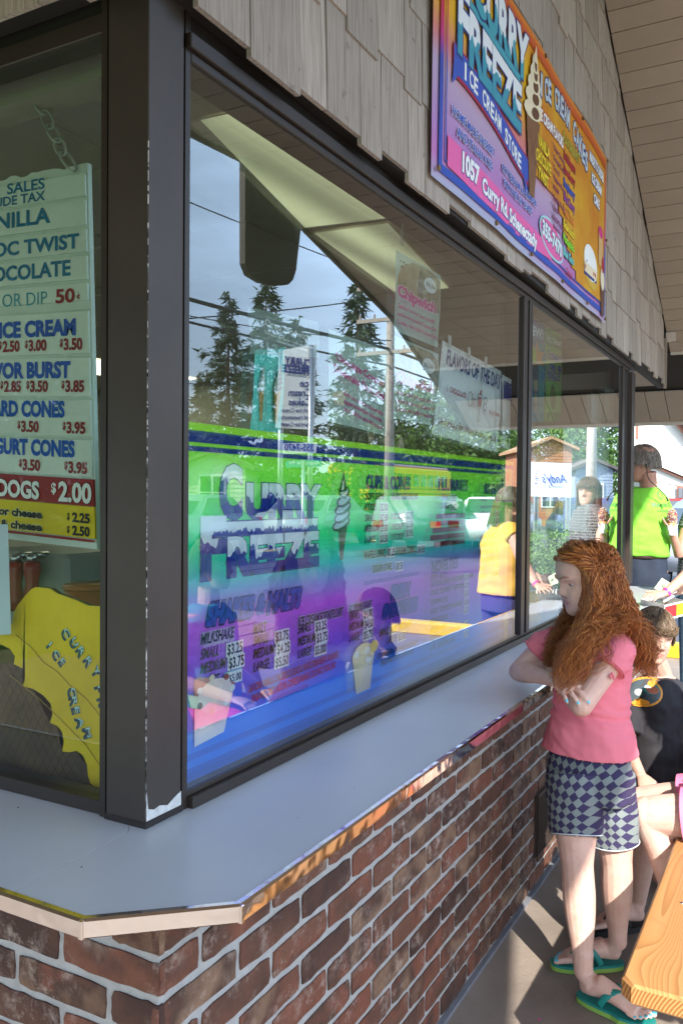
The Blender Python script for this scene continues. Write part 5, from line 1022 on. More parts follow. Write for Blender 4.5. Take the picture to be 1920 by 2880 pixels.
def mop(name, c, F, U, H, parent, m, n_=1500, length=.5, fringe=.1, lift=.03, droop=.25, rad=.0011, edge=.28, side_z=-.12, back_z=-.32, seed=1):
    "short hair that lies on the skull; length and line in head heights"
    rg = np.random.default_rng(seed); F = Vector(F).normalized(); U = (Vector(U)-F*Vector(U).dot(F)).normalized(); Rt = F.cross(U); B_ = np.array([V3(Rt), V3(F), V3(U)])
    az = rg.uniform(0, 2*math.pi, n_); z = rg.uniform(-.25, 1, n_); el_ = np.arcsin(z)
    ct_ = []; keep = []
    for a, e_ in zip(az, el_):
        fwd = math.cos(a); lim = fringe if fwd > .30 else (side_z if fwd > -.3 else back_z)
        if math.sin(e_)*.5 < lim-.05: continue
        pts = []; L_ = length*rg.uniform(.75, 1.15); aa = a+rg.normal(0, .12)
        for k in range(5):
            ee = e_-k/4*L_*2.1*(1-.15*rg.random()); rr_ = 1+lift*(1+.6*k/4)+rg.uniform(-.03, .05)
            sx, sy, sz = .36*rr_, .435*rr_, .46*rr_
            x, y, zz = sx*math.cos(ee)*math.sin(aa), -.055+sy*math.cos(ee)*math.cos(aa), .04+sz*math.sin(ee)
            if ee < 0: x, y = sx*math.sin(aa), -.055+sy*math.cos(aa); zz = .04+sz*ee*1.05
            zz = max(zz, lim+rg.normal(0, .035)) if k > 0 else zz
            pts.append((x, y, zz)); aa += rg.normal(0, .05)
        ct_.append(pts)
    ct_ = np.array(ct_)*H @ B_ + V3(Vector(c)); return strands(name, resample(ct_, 9), rad, m, parent)
def skullcap(name, c, F, U, H, parent, m, lo=-.16, k=1.0):
    F = Vector(F).normalized(); U = (Vector(U)-F*Vector(U).dot(F)).normalized(); Rt = F.cross(U); mb_ = MB(); Mr = Matrix((Rt, F, U)).transposed()
    mb_.ball(Vector(c)+(F*-.075+U*.045)*H, (.352*H*k, .418*H*k, .462*H*k), 32, 26, M=Mr); mb_.f = [f for f in mb_.f if all((Vector(mb_.v[i])-Vector(c)).dot(U)/H > (lo if (Vector(mb_.v[i])-Vector(c)).dot(F)/H < -.05 else max(lo, .16)) for i in f)]; mb_.m = [0]*len(mb_.f); return mb_.build(name, m, parent, True)

# ------------------------------------------------------------------ girl at the counter
gs = skin('skin_pale', (.66, .46, .385)); UP = Vector((0, 0, 1))
g = empty('person', tuple(onZ(1670, 2790, 0)), 'girl with long curly red hair in a pink shirt leaning on the counter', 'person')
hc = P(1637, 1624, 2.62); gF = (-cr*.93-cd*.18-UP*.29).normalized(); GH = .210
m = MB(); T, fr = head(m, hc, gF, UP, GH, 1.0)
shR, shL = P(1548, 1800, 2.78), P(1754, 1806, 2.61); gL = (shL-shR); gL.z = 0; gL.normalize(); gFw = gL.cross(UP)
m.tube([T(0, -.16, -.25), P(1672, 1745, 2.66), P(1665, 1790, 2.69)], [.045, .047, .06], 14)
loft(m, [(P(1655, 2200, 2.62), .125, .09), (P(1657, 2060, 2.65), .112, .085), (P(1660, 1960, 2.68), .105, .08), (P(1660, 1860, 2.69), .115, .08), (P(1660, 1800, 2.69), .115, .065), (P(1662, 1778, 2.69), .07, .05)], gL, gFw)
eL, eR = P(1634, 1984, 2.53), P(1458, 1888, 2.80); wL, wR = P(1545, 1888, 2.685), P(1556, 1912, 2.605)
eR.z = max(eR.z, CT+.034); 
m.tube(catmull([shL, shL.lerp(eL, .5)+Vector((0, 0, .0)), eL], 5), [.042, .041, .040, .039, .038, .037, .036, .035, .034, .034, .033], 14); m.ball(eL, .034, 12, 8)
m.tube(catmull([eL, eL.lerp(wL, .4), wL], 5), [.034, .034, .033, .032, .030, .028, .026, .024, .022, .021, .020], 14)
m.tube(catmull([shR, shR.lerp(eR, .5), eR], 5), [.040, .040, .039, .038, .037, .036, .035, .034, .034, .033, .032], 14); m.ball(eR, .033, 12, 8)
m.tube(catmull([eR, eR.lerp(wR, .4)+Vector((0, 0, .004)), wR], 5), [.033, .035, .036, .035, .034, .032, .029, .026, .024, .022, .020], 14)
nails = None
D_ = (P(1630, 1950, 2.50)-wR).normalized(); hand(m, wR, D_, -cd*.8+UP*.75+cr*.15, 1, .98, ((.30, .5, .3), (.22, .42, .28), (.18, .38, .28), (.12, .35, .25)), .34, (.55, .35), g)
D2 = (P(1510, 1862, 2.76)-wL).normalized(); hand(m, wL, D2, UP*.8-cd*.3, -1, .9, ((.5, .5, .3),)*4, .1, (.5, .4))
h1, h2 = P(1612, 2180, 2.58), P(1705, 2180, 2.60); k1, k2 = P(1622, 2430, 2.50), P(1732, 2420, 2.60)
he1, to1 = onZ(1632, 2792, .024), onZ(1745, 2838, .024); he2, to2 = onZ(1742, 2702, .024), onZ(1588, 2702, .024)
a1_, a2_ = P(1640, 2735, 2.47), P(1736, 2640, 2.63); a1_.z = .085; a2_.z = .09
for h_, k_, a_ in ((h1, k1, a1_), (h2, k2, a2_)):
    mid = h_.lerp(k_, .55); c_ = k_.lerp(a_, .33)+(h_-k_).normalized().cross(cr)*0
    m.tube(catmull([h_, mid, k_, c_, k_.lerp(a_, .7), a_], 4), [.074, .073, .071, .068, .065, .061, .056, .051, .047, .047, .0475, .048, .0475, .0455, .042, .038, .034, .031, .029, .028, .028], 16)
    m.ball(k_+Vector((0, 0, .0)), (.047, .047, .052), 12, 8)
L1_ = (to1-he1).length; L2_ = (to2-he2).length
F1 = foot(m, a1_, he1, he1+(to1-he1).normalized()*.205, .88); F2 = foot(m, a2_, he2, he2+(to2-he2).normalized()*.205, .88)
lipc = mat('lips_pale', (.52, .25, .22), .4, .05)
body = fuse(m, 'body', [gs, lipc], .0032, g, 2, mi=lips(T, fr, GH))
face_parts(T, fr, GH, g, gF*.85-UP*.5, brow=(.42, .22, .13), iris=(.2, .2, .16))
nailm = mat('nail_blue', (.12, .5, .62), .25, 0)
for F_ in (F1, F2):
    for q, r_ in F_[4]: MB().ball(q, (r_*.75, r_*.75, r_*.35), 8, 6).build('toenail', nailm, g, True)
ffc, ffs = mat('rubber_teal', (.01, .22, .20), .5, .08), mat('rubber_lime', (.25, .45, .08), .6, .05)
for F_, nm in ((F1, 'near'), (F2, 'far')):
    flipflop(g, F_[0], F_[1], F_[2], F_[3], .9, ffc, ffs)
# shirt
m = MB()
loft(m, [(P(1656, 2140, 2.64), .152, .126), (P(1656, 2112, 2.64), .147, .121), (P(1657, 2060, 2.65), .136, .110), (P(1660, 2000, 2.67), .119, .098), (P(1662, 1930, 2.68), .119, .096), (P(1662, 1860, 2.69), .128, .092), (P(1662, 1810, 2.69), .128, .080), (P(1664, 1780, 2.69), .098, .065), (P(1668, 1762, 2.69), .062, .055)], gL, gFw, 28)
cuffL, cuffR = shL.lerp(eL, .42), shR.lerp(eR, .45)
m.tube([shL+Vector((0, 0, .006))-gL*.03, shL.lerp(eL, .15), shL.lerp(eL, .3), cuffL], [.050, .056, .056, .055], 18); m.tube([shR+Vector((0, 0, .004))+gL*.03, shR.lerp(eR, .2), cuffR], [.048, .054, .054], 18)
pk_ = mat('pink_cotton', (.74, .19, .25), .85, .07, 6, .25, 500)
def shirt_wr(p): 
    d = (p-P(1560, 1990, 2.55)).length
    return .0062*noise.noise(Vector((p.x*9, p.y*9, p.z*16+p.x*14)))+.0046*noise.noise(Vector((p.x*20+3, p.y*20, p.z*42+p.x*20)))+.0035*math.exp(-((p.z-.80)/.03)**2)*math.sin(p.z*190+p.x*40)
dL, dR = (eL-shL).normalized(), (eR-shR).normalized(); hemc = P(1656, 2108, 2.64)
shirt = fuse(m, 'shirt', pk_, .0048, g, 2, wr=shirt_wr, cut=[(hemc, -UP, .3)], thick=.002)
for c_, d_, r_ in ((cuffL-dL*.006, dL, .0555), (cuffR-dR*.006, dR, .0545)):
    a = d_.orthogonal().normalized(); b_ = d_.cross(a); MB().tube([c_+(a*math.cos(t)+b_*math.sin(t))*r_ for t in [2*math.pi*i/24 for i in range(25)]], .0028, 6, cap=False).build('sleeve_hem', pk_, g, True)
# a little bow on the sleeve
bw_ = cuffL-cd*.053-UP*.006; m = MB(); m.ball(bw_, .004, 8, 6); m.ball(bw_-UP*.010+cr*.004, (.004, .003, .010), 8, 6); m.ball(bw_-UP*.009-cr*.005, (.004, .003, .009), 8, 6); m.build('bow', pk_, g, True)
# shorts
m = MB()
loft(m, [(P(1655, 2235, 2.60), .127, .10), (P(1655, 2170, 2.61), .134, .105), (P(1656, 2100, 2.63), .118, .094), (P(1657, 2070, 2.64), .110, .088)], gL, gFw, 28)
s1, s2 = h1.lerp(k1, .70), h2.lerp(k2, .80)
m.tube([h1, h1.lerp(k1, .25), h1.lerp(k1, .5), s1], [.086, .084, .078, .074], 20); m.tube([h2, h2.lerp(k2, .25), h2.lerp(k2, .5), s2], [.083, .081, .077, .074], 20)
def mk_check():
    m_, nt, n, l, b = node_mat('checked_cotton'); b.inputs['Roughness'].default_value = .9
    t = n.new('ShaderNodeTexCoord'); outs = []
    def dotn(v, inp):
        d = n.new('ShaderNodeVectorMath'); d.operation = 'DOT_PRODUCT'; d.inputs[1].default_value = v; l.new(inp, d.inputs[0]); return d.outputs['Value']
    wn_ = n.new('ShaderNodeTexNoise'); wn_.inputs['Scale'].default_value = 6; l.new(t.outputs['Object'], wn_.inputs['Vector']); ad = n.new('ShaderNodeVectorMath'); ad.operation = 'MULTIPLY_ADD'; ad.inputs[1].default_value = (.03, .03, .03); l.new(wn_.outputs['Color'], ad.inputs[0]); l.new(t.outputs['Object'], ad.inputs[2])
    a_, b2 = dotn(tuple(gL*1.05+UP), ad.outputs[0]), dotn(tuple(gL*1.05-UP), ad.outputs[0])
    cb = n.new('ShaderNodeCombineXYZ'); l.new(a_, cb.inputs[0]); l.new(b2, cb.inputs[1]); cb.inputs[2].default_value = .5
    ck = n.new('ShaderNodeTexChecker'); ck.inputs['Scale'].default_value = 37; l.new(cb.outputs[0], ck.inputs['Vector']); ck.inputs[1].default_value = (.028, .022, .075, 1); ck.inputs[2].default_value = (.17, .205, .21, 1)
    l.new(ck.outputs[0], b.inputs['Base Color']); return m_
chk = mk_check(); hd1, hd2 = (k1-h1).normalized(), (k2-h2).normalized()
def short_wr(p): return (.008 if p.z < .62 else .008*max(.15, 1-(p.z-.62)/.06))*noise.noise(Vector((p.x*12, p.y*12, p.z*9)))+.003*noise.noise(Vector((p.x*30, p.y*30, p.z*18)))
shorts = fuse(m, 'shorts', chk, .005, g, 2, wr=short_wr, cut=[(s1-hd1*.004, hd1, .082), (s2-hd2*.004, hd2, .082)], thick=.002)
hemm = mat('hem_thread', (.55, .62, .66), .8, 0)
for c_, d_, r_ in ((s1-hd1*.007, hd1, .0742), (s2-hd2*.007, hd2, .0742)):
    a = d_.orthogonal().normalized(); b_ = d_.cross(a); MB().tube([c_+(a*math.cos(t)+b_*math.sin(t))*r_ for t in [2*math.pi*i/28 for i in range(29)]], .0017, 6, cap=False).build('hem', hemm, g, True)
# long curly hair
red = hair_mat('red_hair', (.13, .033, .009), (.42, .125, .028), (.70, .31, .095), .42)
rg = np.random.default_rng(5); sk = hc+(fr[1]*-.07+fr[2]*.04)*GH
capb = MB(); Mr = Matrix((fr[0], fr[1], fr[2])).transposed(); capb.ball(hc+(fr[1]*-.095+fr[2]*.055)*GH, (.37*GH, .41*GH, .455*GH), 24, 16, M=Mr)
capb.tube([P(1690, 1620, 2.68), P(1702, 1700, 2.68), P(1712, 1770, 2.70)], [.07, .066, .05], 16)
capb.build('hair_base', mat('hair_base_red', (.10, .028, .01), .7, .3, 90), g, True)
near_ = -cd; Fh = Vector((gF.x, gF.y, 0)).normalized(); Sh = Fh.cross(UP)     # Sh: away from the window, toward or from the lens
if Sh.dot(near_) < 0: Sh = -Sh
ctrl = []; NC = 170; per = 28
lim_z, lim_f = [-.30, -.20, -.13, -.09, -.03, .025, .045, .056, .075, .12, .16], [.13, .10, .055, .036, .028, .038, .054, .086, .088, .086, .05]
for c_ in range(NC):
    while True:
        a = rg.uniform(0, 2*math.pi); z = rg.uniform(-.35, 1); h_ = math.sqrt(1-z*z); n_ = fr[0]*math.cos(a)*h_+fr[1]*math.sin(a)*h_+fr[2]*z
        fy = n_.dot(fr[1])
        if fy < .25 or (fy < .55 and z > .3) or z > .52: break
    ph = rg.uniform(0, 6.28, 3); sel = rg.random(); r_end = rg.normal(0, 1, 4)
    for s_ in range(per):
        n2 = (n_+Vector(rg.normal(0, 1, 3)*.11)).normalized(); sc_ = rg.uniform(.88, 1.05)
        eld = lambda q_, k_: sk+(fr[0]*q_.dot(fr[0])*.375+fr[1]*q_.dot(fr[1])*.425+fr[2]*q_.dot(fr[2])*.475)*(GH*k_)
        root = eld(n2, 1.03); hz = (n2-UP*n2.dot(UP)); hz = hz.normalized() if hz.length > .08 else (-Fh*.6+near_).normalized()
        if hz.dot(Fh) > .12: hz = (hz-Fh*(hz.dot(Fh)-.12)+near_*(.4 if hz.dot(near_) > -.1 else -.4)).normalized()
        zz = max(n2.dot(UP), 0); p1 = sk+hz*(.100*sc_)*(1-.25*zz)+UP*(.012+.045*zz); p2 = sk+hz*(.116*sc_)-UP*.038
        p05 = eld((n2+hz*.75+fr[2]*.15).normalized(), 1.19*sc_+.06); w2 = sk+hz*(.119*sc_)-UP*.105+cr*.010; rp_ = hz.dot(cr); nr = hz.dot(near_)
        if rp_ > .72 or (rp_ > .35 and sel < .55): e2 = P(1808+16*r_end[0], 1845+22*r_end[1], 2.70+.03*r_end[2]); w2 = w2+cr*.012
        elif nr > .0 and sel < .86: e2 = P(1562+118*max(0, min(1, (rp_+.25)/1.0))+14*r_end[0], 1880+26*r_end[1]-30*max(0, rp_), 2.54+.012*r_end[2])
        elif nr > .0: e2 = P(1695+60*max(0, rp_)+10*r_end[0], 1762+12*r_end[1], 2.53+.01*r_end[2])
        else: e2 = P(1575+25*r_end[0], 1840+25*r_end[1], 2.70+.02*r_end[2])
        e2 = e2+Vector(rg.normal(0, 1, 3)*.0062)+UP*rg.normal(0, .02); pm = w2.lerp(e2, .5)+Vector(rg.normal(0, 1, 3)*.006)+near_*(.014 if nr > 0 else 0)
        ctrl.append([V3(q) for q in (root, p05, p1, p2, w2, pm, e2)])
ctrl = np.array(ctrl); K = 54; pth = resample(ctrl, K); tt = np.linspace(0, 1, K)
php = np.repeat(rg.uniform(0, 6.28, (NC, 3)), per, axis=0)+rg.normal(0, .32, (NC*per, 3)); wl_ = np.repeat(rg.uniform(26, 46, NC), per); amp_ = np.repeat(rg.uniform(.005, .0125, NC), per)*rg.uniform(.6, 1.4, NC*per)
env = (np.clip((tt-.06)/.6, 0, 1)+1.1*np.clip((tt-.6)/.4, 0, 1))[None, :]
A_ = V3(cr); B2 = V3(cd)
pth += ((np.sin(tt[None, :]*wl_[:, None]+php[:, 0:1])*amp_[:, None]*env)[:, :, None]*A_)+((np.cos(tt[None, :]*wl_[:, None]+php[:, 1:2])*amp_[:, None]*env)[:, :, None]*B2)
rel = pth-V3(hc); ff_ = rel @ V3(Fh); lm_ = np.interp(rel[:, :, 2], lim_z, lim_f); over = np.clip(ff_-lm_, 0, None); pth -= over[:, :, None]*V3(Fh)*.96
strands('hair', pth, .00125, red, g)
# loose flyaway curls
fly = []
for i in range(170):
    b_ = pth[rg.integers(len(pth))]; i0 = rg.integers(5, 34); q = b_[i0:i0+19].copy(); d = rg.normal(0, 1, 3); d[2] -= .3; d /= np.linalg.norm(d); q += np.linspace(0, 1, len(q))[:, None]**1.5*d*rg.uniform(.01, .035); fly.append(q)
strands('flyaway_hair', np.array(fly), .0006, red, g)

# ------------------------------------------------------------------ boy behind her
b = empty('person', tuple(P(1850, 2600, 3.2)), 'small brown haired boy in a dark shirt with a gold emblem behind the girl', 'person'); bk0 = b; b.location.z = 0
bs = skin('skin_boy', (.50, .32, .25)); bc_ = P(1838, 1786, 3.22); BH = .198; bF = (-cd*.93+cr*.10-UP*.20).normalized(); bU = (UP+cr*.16).normalized()
m = MB(); Tb, frb = head(m, bc_, bF, bU, BH, 1.0)
bL = (cr*.9+cd*.42); bL.z = 0; bL.normalize(); bFw = bL.cross(UP); bFw = bFw if bFw.dot(cd) < 0 else -bFw
def bp(u, v, Z=3.28): return P(u, v, Z)
m.tube([Tb(0, -.12, -.3), bp(1852, 1885, 3.3), bp(1850, 1915, 3.32)], [.042, .043, .06], 12)
loft(m, [(bp(1850, 2230), .10, .085), (bp(1850, 2080), .105, .08), (bp(1850, 1950), .11, .07), (bp(1850, 1905), .07, .05)], bL, bFw)
sl1, sl2 = bp(1775, 1940), bp(1935, 1945); el1, el2 = bp(1760, 2100, 3.2), bp(1965, 2085, 3.2)
m.tube([sl1, el1], [.036, .03], 10); m.tube([sl2, el2], [.036, .03], 10)
wr1, wr2 = bp(1800, 2180, 3.1), bp(1945, 2190, 3.08); m.tube([el1, wr1], [.03, .02], 10); m.tube([el2, wr2], [.03, .02], 10); hand(m, wr1, (wr1-el1), -cd, 1, .8, ((.3, .3, .2),)*4); hand(m, wr2, (wr2-el2), -cd, -1, .8, ((.3, .3, .2),)*4)
gx = b.location.x; gy = b.location.y
for s_ in (-1, 1):
    hp = bp(1850, 2260)+bL*.055*s_; kn = Vector((hp.x, hp.y, .30)); an = Vector((hp.x, hp.y, .07)); m.tube([hp, kn, an], [.065, .047, .03], 12); foot(m, an, Vector((hp.x, hp.y, .01))-bFw*.05, Vector((hp.x, hp.y, .01))+bFw*.13, .8)
fuse(m, 'body', [bs, mat('lips_boy', (.40, .18, .15), .4, .05)], .0036, b, 2, mi=lips(Tb, frb, BH))
face_parts(Tb, frb, BH, b, (CAM-bc_).normalized(), brow=(.13, .08, .045), iris=(.10, .12, .11))
bh = hair_mat('boy_hair', (.07, .045, .027), (.16, .105, .062), (.29, .20, .125), .45)
skullcap('hair_base', bc_, bF, bU, BH, b, mat('hair_base_boy', (.08, .05, .03), .7, .3, 60), k=1.02)
mop('hair', bc_, bF, bU, BH, b, bh, 4600, .38, .19, .05, .25, .0011, side_z=-.08, back_z=-.34, seed=4)
m = MB(); loft(m, [(bp(1850, 2300), .128, .11), (bp(1850, 2180), .132, .112), (bp(1850, 2080), .126, .10), (bp(1850, 1970), .130, .09), (bp(1850, 1930), .115, .078), (bp(1851, 1905), .065, .058)], bL, bFw, 26)
m.tube([sl1+bL*.03, sl1.lerp(el1, .5), sl1.lerp(el1, .75)], [.05, .052, .052], 16); m.tube([sl2-bL*.03, sl2.lerp(el2, .5), sl2.lerp(el2, .75)], [.05, .052, .052], 16)
blk = mat('black_cotton', (.016, .015, .02), .85, .2, 8, .2, 400)
bsh = fuse(m, 'shirt', blk, .006, b, 2, wr=lambda p: .006*noise.noise(Vector((p.x*11, p.y*11, p.z*17)))+.004*noise.noise(Vector((p.x*25, p.y*25, p.z*36))))
m = MB(); 
for s_ in (-1, 1): hp = bp(1850, 2250)+bL*.055*s_; m.tube([hp, Vector((hp.x, hp.y, .32)), Vector((hp.x, hp.y, .09))], [.078, .06, .05], 14)
fuse(m, 'trousers', mat('dark_trousers', (.012, .012, .016), .85, .2), .006, b)
def decal(target, c, N, U_, items, parent, off=.002, name='emblem'):
    "print shapes onto a garment by dropping them along -N"
    bm__ = bmesh.new(); bm__.from_mesh(target.data); bvh = BVHTree.FromBMesh(bm__); bm__.free(); N = Vector(N).normalized(); U_ = (Vector(U_)-N*Vector(U_).dot(N)).normalized(); Vv = N.cross(U_)
    for vv, ff, mm, k in items:
        pts = []
        for p in vv:
            o_ = Vector(c)+U_*p[0]+Vv*p[1]+N*.3; hit = bvh.ray_cast(o_, -N, .6); pts.append((hit[0] if hit[0] else o_-N*.3)+N*(off+k))
        MB().add(pts, ff).build(name, mm, parent)
def disc(a, b_, n_=26, rg_=7, cx=0, cy=0):
    vs_ = [(cx, cy)]+[(cx+a*j/rg_*math.cos(2*math.pi*i/n_), cy+b_*j/rg_*math.sin(2*math.pi*i/n_)) for j in range(1, rg_+1) for i in range(n_)]; fs = [(0, 1+i, 1+(i+1) % n_) for i in range(n_)]
    for j in range(rg_-1): fs += [(1+j*n_+i, 1+(j+1)*n_+i, 1+(j+1)*n_+(i+1) % n_, 1+j*n_+(i+1) % n_) for i in range(n_)]
    return vs_, fs
ec = bp(1822, 1950, 3.1); em = []
gold = ink('gold', (.55, .23, .012)); dkp = ink('panel_dark', (.03, .05, .06))
for a, bb, mm, k, cx, cy_ in ((.088, .060, gold, 0, 0, 0), (.080, .052, dkp, .0008, 0, 0), (.03, .020, ink('panel_teal', (.02, .2, .17)), .0016, .045, .012), (.022, .014, ink('panel_red', (.3, .08, .04)), .0022, .05, .008), (.018, .013, ink('panel_grey', (.3, .32, .33)), .0016, -.035, .0), (.016, .012, ink('panel_green', (.05, .2, .08)), .0016, .0, -.012), (.012, .008, WHITE, .0022, -.005, .022), (.05, .012, gold, .0022, -.01, -.040), (.02, .014, gold, .0024, .012, .036)):
    v_, f_ = disc(a, bb, cx=cx, cy=cy_); em.append((v_, f_, mm, k))
decal(bsh, ec, -cd*.95+UP*.1, cr+UP*-.12, em, b)

# ------------------------------------------------------------------ girl on the bench (legs and shorts in view)
s = empty('person', (-.12, 2.95, .47), 'seated girl in hot pink shorts, only her bare bent legs in view', 'person')
ss = skin('skin_light', (.70, .50, .42)); m = MB()
kn1, kn2 = P(1822, 2292, 2.62), P(1808, 2262, 2.80); hp1, hp2 = Vector((-.08, 2.74, .535)), Vector((-.08, 2.93, .535))
kn1.z = max(kn1.z, .47); an1, an2 = P(1975, 2560, 2.5), P(1775, 2510, 3.05); an1 = Vector((kn1.x+.12, kn1.y-.02, .12)); an2 = onZ(1790, 2540, .08); an2.z = .085
for hp, kn, an in ((hp1, kn1, an1), (hp2, kn2, an2)):
    m.tube(catmull([hp, hp.lerp(kn, .5)+Vector((0, 0, .004)), kn], 5), [.086, .085, .083, .080, .077, .073, .069, .066, .063, .060, .056], 16); m.ball(kn, .057, 14, 10)
    m.tube(catmull([kn, kn.lerp(an, .35)+Vector((.012, 0, 0)), an], 5), [.054, .053, .052, .051, .049, .046, .042, .038, .034, .031, .029], 16)
Fs2 = foot(m, an2, Vector((an2.x+.02, an2.y, .02)), Vector((an2.x-.13, an2.y-.13, .02)), .88); Fs1 = foot(m, an1, Vector((an1.x+.02, an1.y, .02)), Vector((an1.x-.15, an1.y-.05, .02)), .88)
loft(m, [(Vector((-.03, 2.835, .47)), .12, .10), (Vector((-.02, 2.835, .62)), .11, .09), (Vector((-.0, 2.835, .82)), .13, .08), (Vector((.0, 2.835, .98)), .13, .06)], Vector((0, 1, 0)), Vector((1, 0, 0)))
Ts, frs = head(m, Vector((-.03, 2.84, 1.18)), Vector((-1, .1, -.1)), UP, .205); m.tube([Vector((-.0, 2.84, 1.08)), Vector((0, 2.84, .96))], [.045, .05], 12)
for s_, hw_ in ((-1, Vector((-.30, 2.74, .66))), (1, Vector((-.30, 2.95, .66)))):
    sp_ = Vector((.0, 2.835+.14*s_, .95)); ep_ = Vector((.02, 2.835+.17*s_, .72)); wp_ = Vector((-.20, 2.835+.10*s_, .655)); m.tube([sp_, ep_], [.038, .031], 10); m.tube([ep_, wp_], [.031, .021], 10); hand(m, wp_, Vector((-1, 0, -.15)), UP, s_, .88, ((.25, .3, .2),)*4)
fuse(m, 'body', [ss, lipc], .0045, s, 2, mi=lips(Ts, frs, .205)); face_parts(Ts, frs, .205, s, Vector((-1, 0, -.2)))
m = MB(); loft(m, [(Vector((-.03, 2.835, .455)), .145, .12), (Vector((-.02, 2.835, .56)), .14, .12), (Vector((-.01, 2.835, .66)), .125, .105)], Vector((0, 1, 0)), Vector((1, 0, 0)), 24)
for hp, kn in ((hp1, kn1), (hp2, kn2)): m.tube([hp, hp.lerp(kn, .35), hp.lerp(kn, .66)], [.098, .094, .088], 18)
hotc = mat('hot_pink_cotton', (.85, .04, .28), .8, .08, 8, .2, 300); fuse(m, 'shorts', hotc, .006, s, 2, wr=lambda p: .003*noise.noise(p*18))
for hp, kn in ((hp1, kn1), (hp2, kn2)):
    d_ = (kn-hp).normalized(); a = d_.orthogonal().normalized(); b_ = d_.cross(a)
    MB().tube([hp.lerp(kn, .58), hp.lerp(kn, .69)], [.0925, .0905], 24, cap=False).build('cuff', mat('pink_cuff', (.85, .22, .40), .8, .08), s, True)
m = MB(); loft(m, [(Vector((-.02, 2.835, .60)), .135, .115), (Vector((-.01, 2.835, .8)), .145, .105), (Vector((.0, 2.835, .95)), .15, .08), (Vector((.0, 2.835, 1.01)), .08, .06)], Vector((0, 1, 0)), Vector((1, 0, 0)), 24)
for s_ in (-1, 1): m.tube([Vector((.0, 2.835+.12*s_, .95)), Vector((.01, 2.835+.16*s_, .82))], [.05, .048], 14)
fuse(m, 'shirt', mat('teal_cotton', (.03, .35, .38), .85, .1), .007, s, 2, wr=lambda p: .004*noise.noise(p*14))
skullcap('hair_base', Vector((-.03, 2.84, 1.18)), Vector((-1, .1, -.1)), UP, .205, s, mat('hair_brown', (.10, .05, .025), .6, .3, 60), k=1.04); mop('hair', Vector((-.03, 2.84, 1.18)), Vector((-1, .1, -.1)), UP, .205, s, bh, 1200, .6, .14, .1, seed=9)
dkr = mat('rubber_black', (.01, .01, .012), .6, .1)
for F_ in (Fs2, Fs1): flipflop(s, F_[0], F_[1], F_[2], F_[3], .9, dkr, dkr)

# ------------------------------------------------------------------ man beyond the shop corner
mn = empty('person', (-1.05, 6.62, 0), 'tall man in a lime green shirt and dark jeans beyond the shop corner', 'person')
ms = skin('skin_tan', (.46, .25, .18)); Zm = 6.3
def q_(u, v, z=Zm): return P(u, v, z)
mc = q_(1802, 1303); MH = .268; mF = (-cr*.86+cd*.45-UP*.08).normalized()
m = MB(); Tm, frm = head(m, mc, mF, UP, MH); mL = (cr*.96-cd*.2); mL.z = 0; mL.normalize(); mD = mL.cross(UP)
m.tube([Tm(0, -.15, -.25), q_(1822, 1378), q_(1815, 1410)], [.062, .064, .085], 14)
loft(m, [(q_(1803, 1640), .16, .12), (q_(1803, 1540), .17, .12), (q_(1805, 1440), .18, .11), (q_(1808, 1392), .12, .08)], mL, mD)
sA, sB = q_(1733, 1420), q_(1873, 1425); eA, eB = q_(1752, 1520, 6.28), q_(1862, 1535, 6.35); wA = q_(1790, 1512, 6.62); wB = q_(1775, 1500, 6.6)
m.tube([sA, eA], [.055, .045], 12); m.tube([eA, wA], [.045, .03], 12); m.tube([sB, eB], [.05, .04], 12); m.tube([eB, wB], [.042, .03], 12); hand(m, wA, (wA-eA), -cd, 1, 1.1, ((.3, .3, .2),)*4); hand(m, wB, -cr, cd, 1, 1.1, ((.3, .3, .2),)*4)
fx, fy = q_(1805, 1640).x, q_(1805, 1640).y
for s_ in (-1, 1):
    hp = Vector((fx, fy, .93))+mL*.09*s_; kn = Vector((hp.x, hp.y, .5)); an = Vector((hp.x, hp.y, .08)); m.tube([hp, kn, an], [.09, .06, .04], 12); foot(m, an, Vector((hp.x, hp.y, .01))-mF*.08, Vector((hp.x, hp.y, .01))+mF*.18, 1.1)
fuse(m, 'body', [ms, mat('lips_man', (.3, .13, .1), .4, 0)], .007, mn, 2, mi=lips(Tm, frm, MH)); face_parts(Tm, frm, MH, mn, mF)
m = MB(); loft(m, [(q_(1803, 1562), .195, .15), (q_(1803, 1535), .20, .155), (q_(1803, 1480), .205, .145), (q_(1805, 1425), .205, .125), (q_(1808, 1392), .15, .095), (q_(1815, 1370), .085, .075)], mL, mD, 26)
m.tube([sA+mL*.04, sA.lerp(eA, .5), sA.lerp(eA, .95)], [.085, .092, .09], 16); m.tube([sB-mL*.04, sB.lerp(eB, .5), sB.lerp(eB, .85)], [.08, .084, .082], 16)
lim = mat('lime_cotton', (.20, .62, .045), .85, .06, 6, .2, 200)
msh = fuse(m, 'shirt', lim, .009, mn, 2, wr=lambda p: .011*noise.noise(Vector((p.x*7, p.y*7, p.z*12+p.x*6)))+.005*noise.noise(Vector((p.x*16, p.y*16, p.z*30))))
tx, tf = text2d('Martin E', .01); sc_ = .045; it = [([(p[0]*sc_, p[1]*sc_) for p in tx], tf, ink('shirt_ink', (.05, .16, .05)), 0)]
tx, tf = text2d('contracting', .0); it.append(([(p[0]*.022+.03, p[1]*.022-.035) for p in tx], tf, ink('shirt_ink', (.05, .16, .05)), 0)); v_, f_ = disc(.02, .03, 20, 3, .08, .085); it.append((v_, f_, ink('shirt_ink', (.05, .16, .05)), 0)); v_, f_ = disc(.014, .023, 20, 3, .08, .085); it.append((v_, f_, lim, .001))
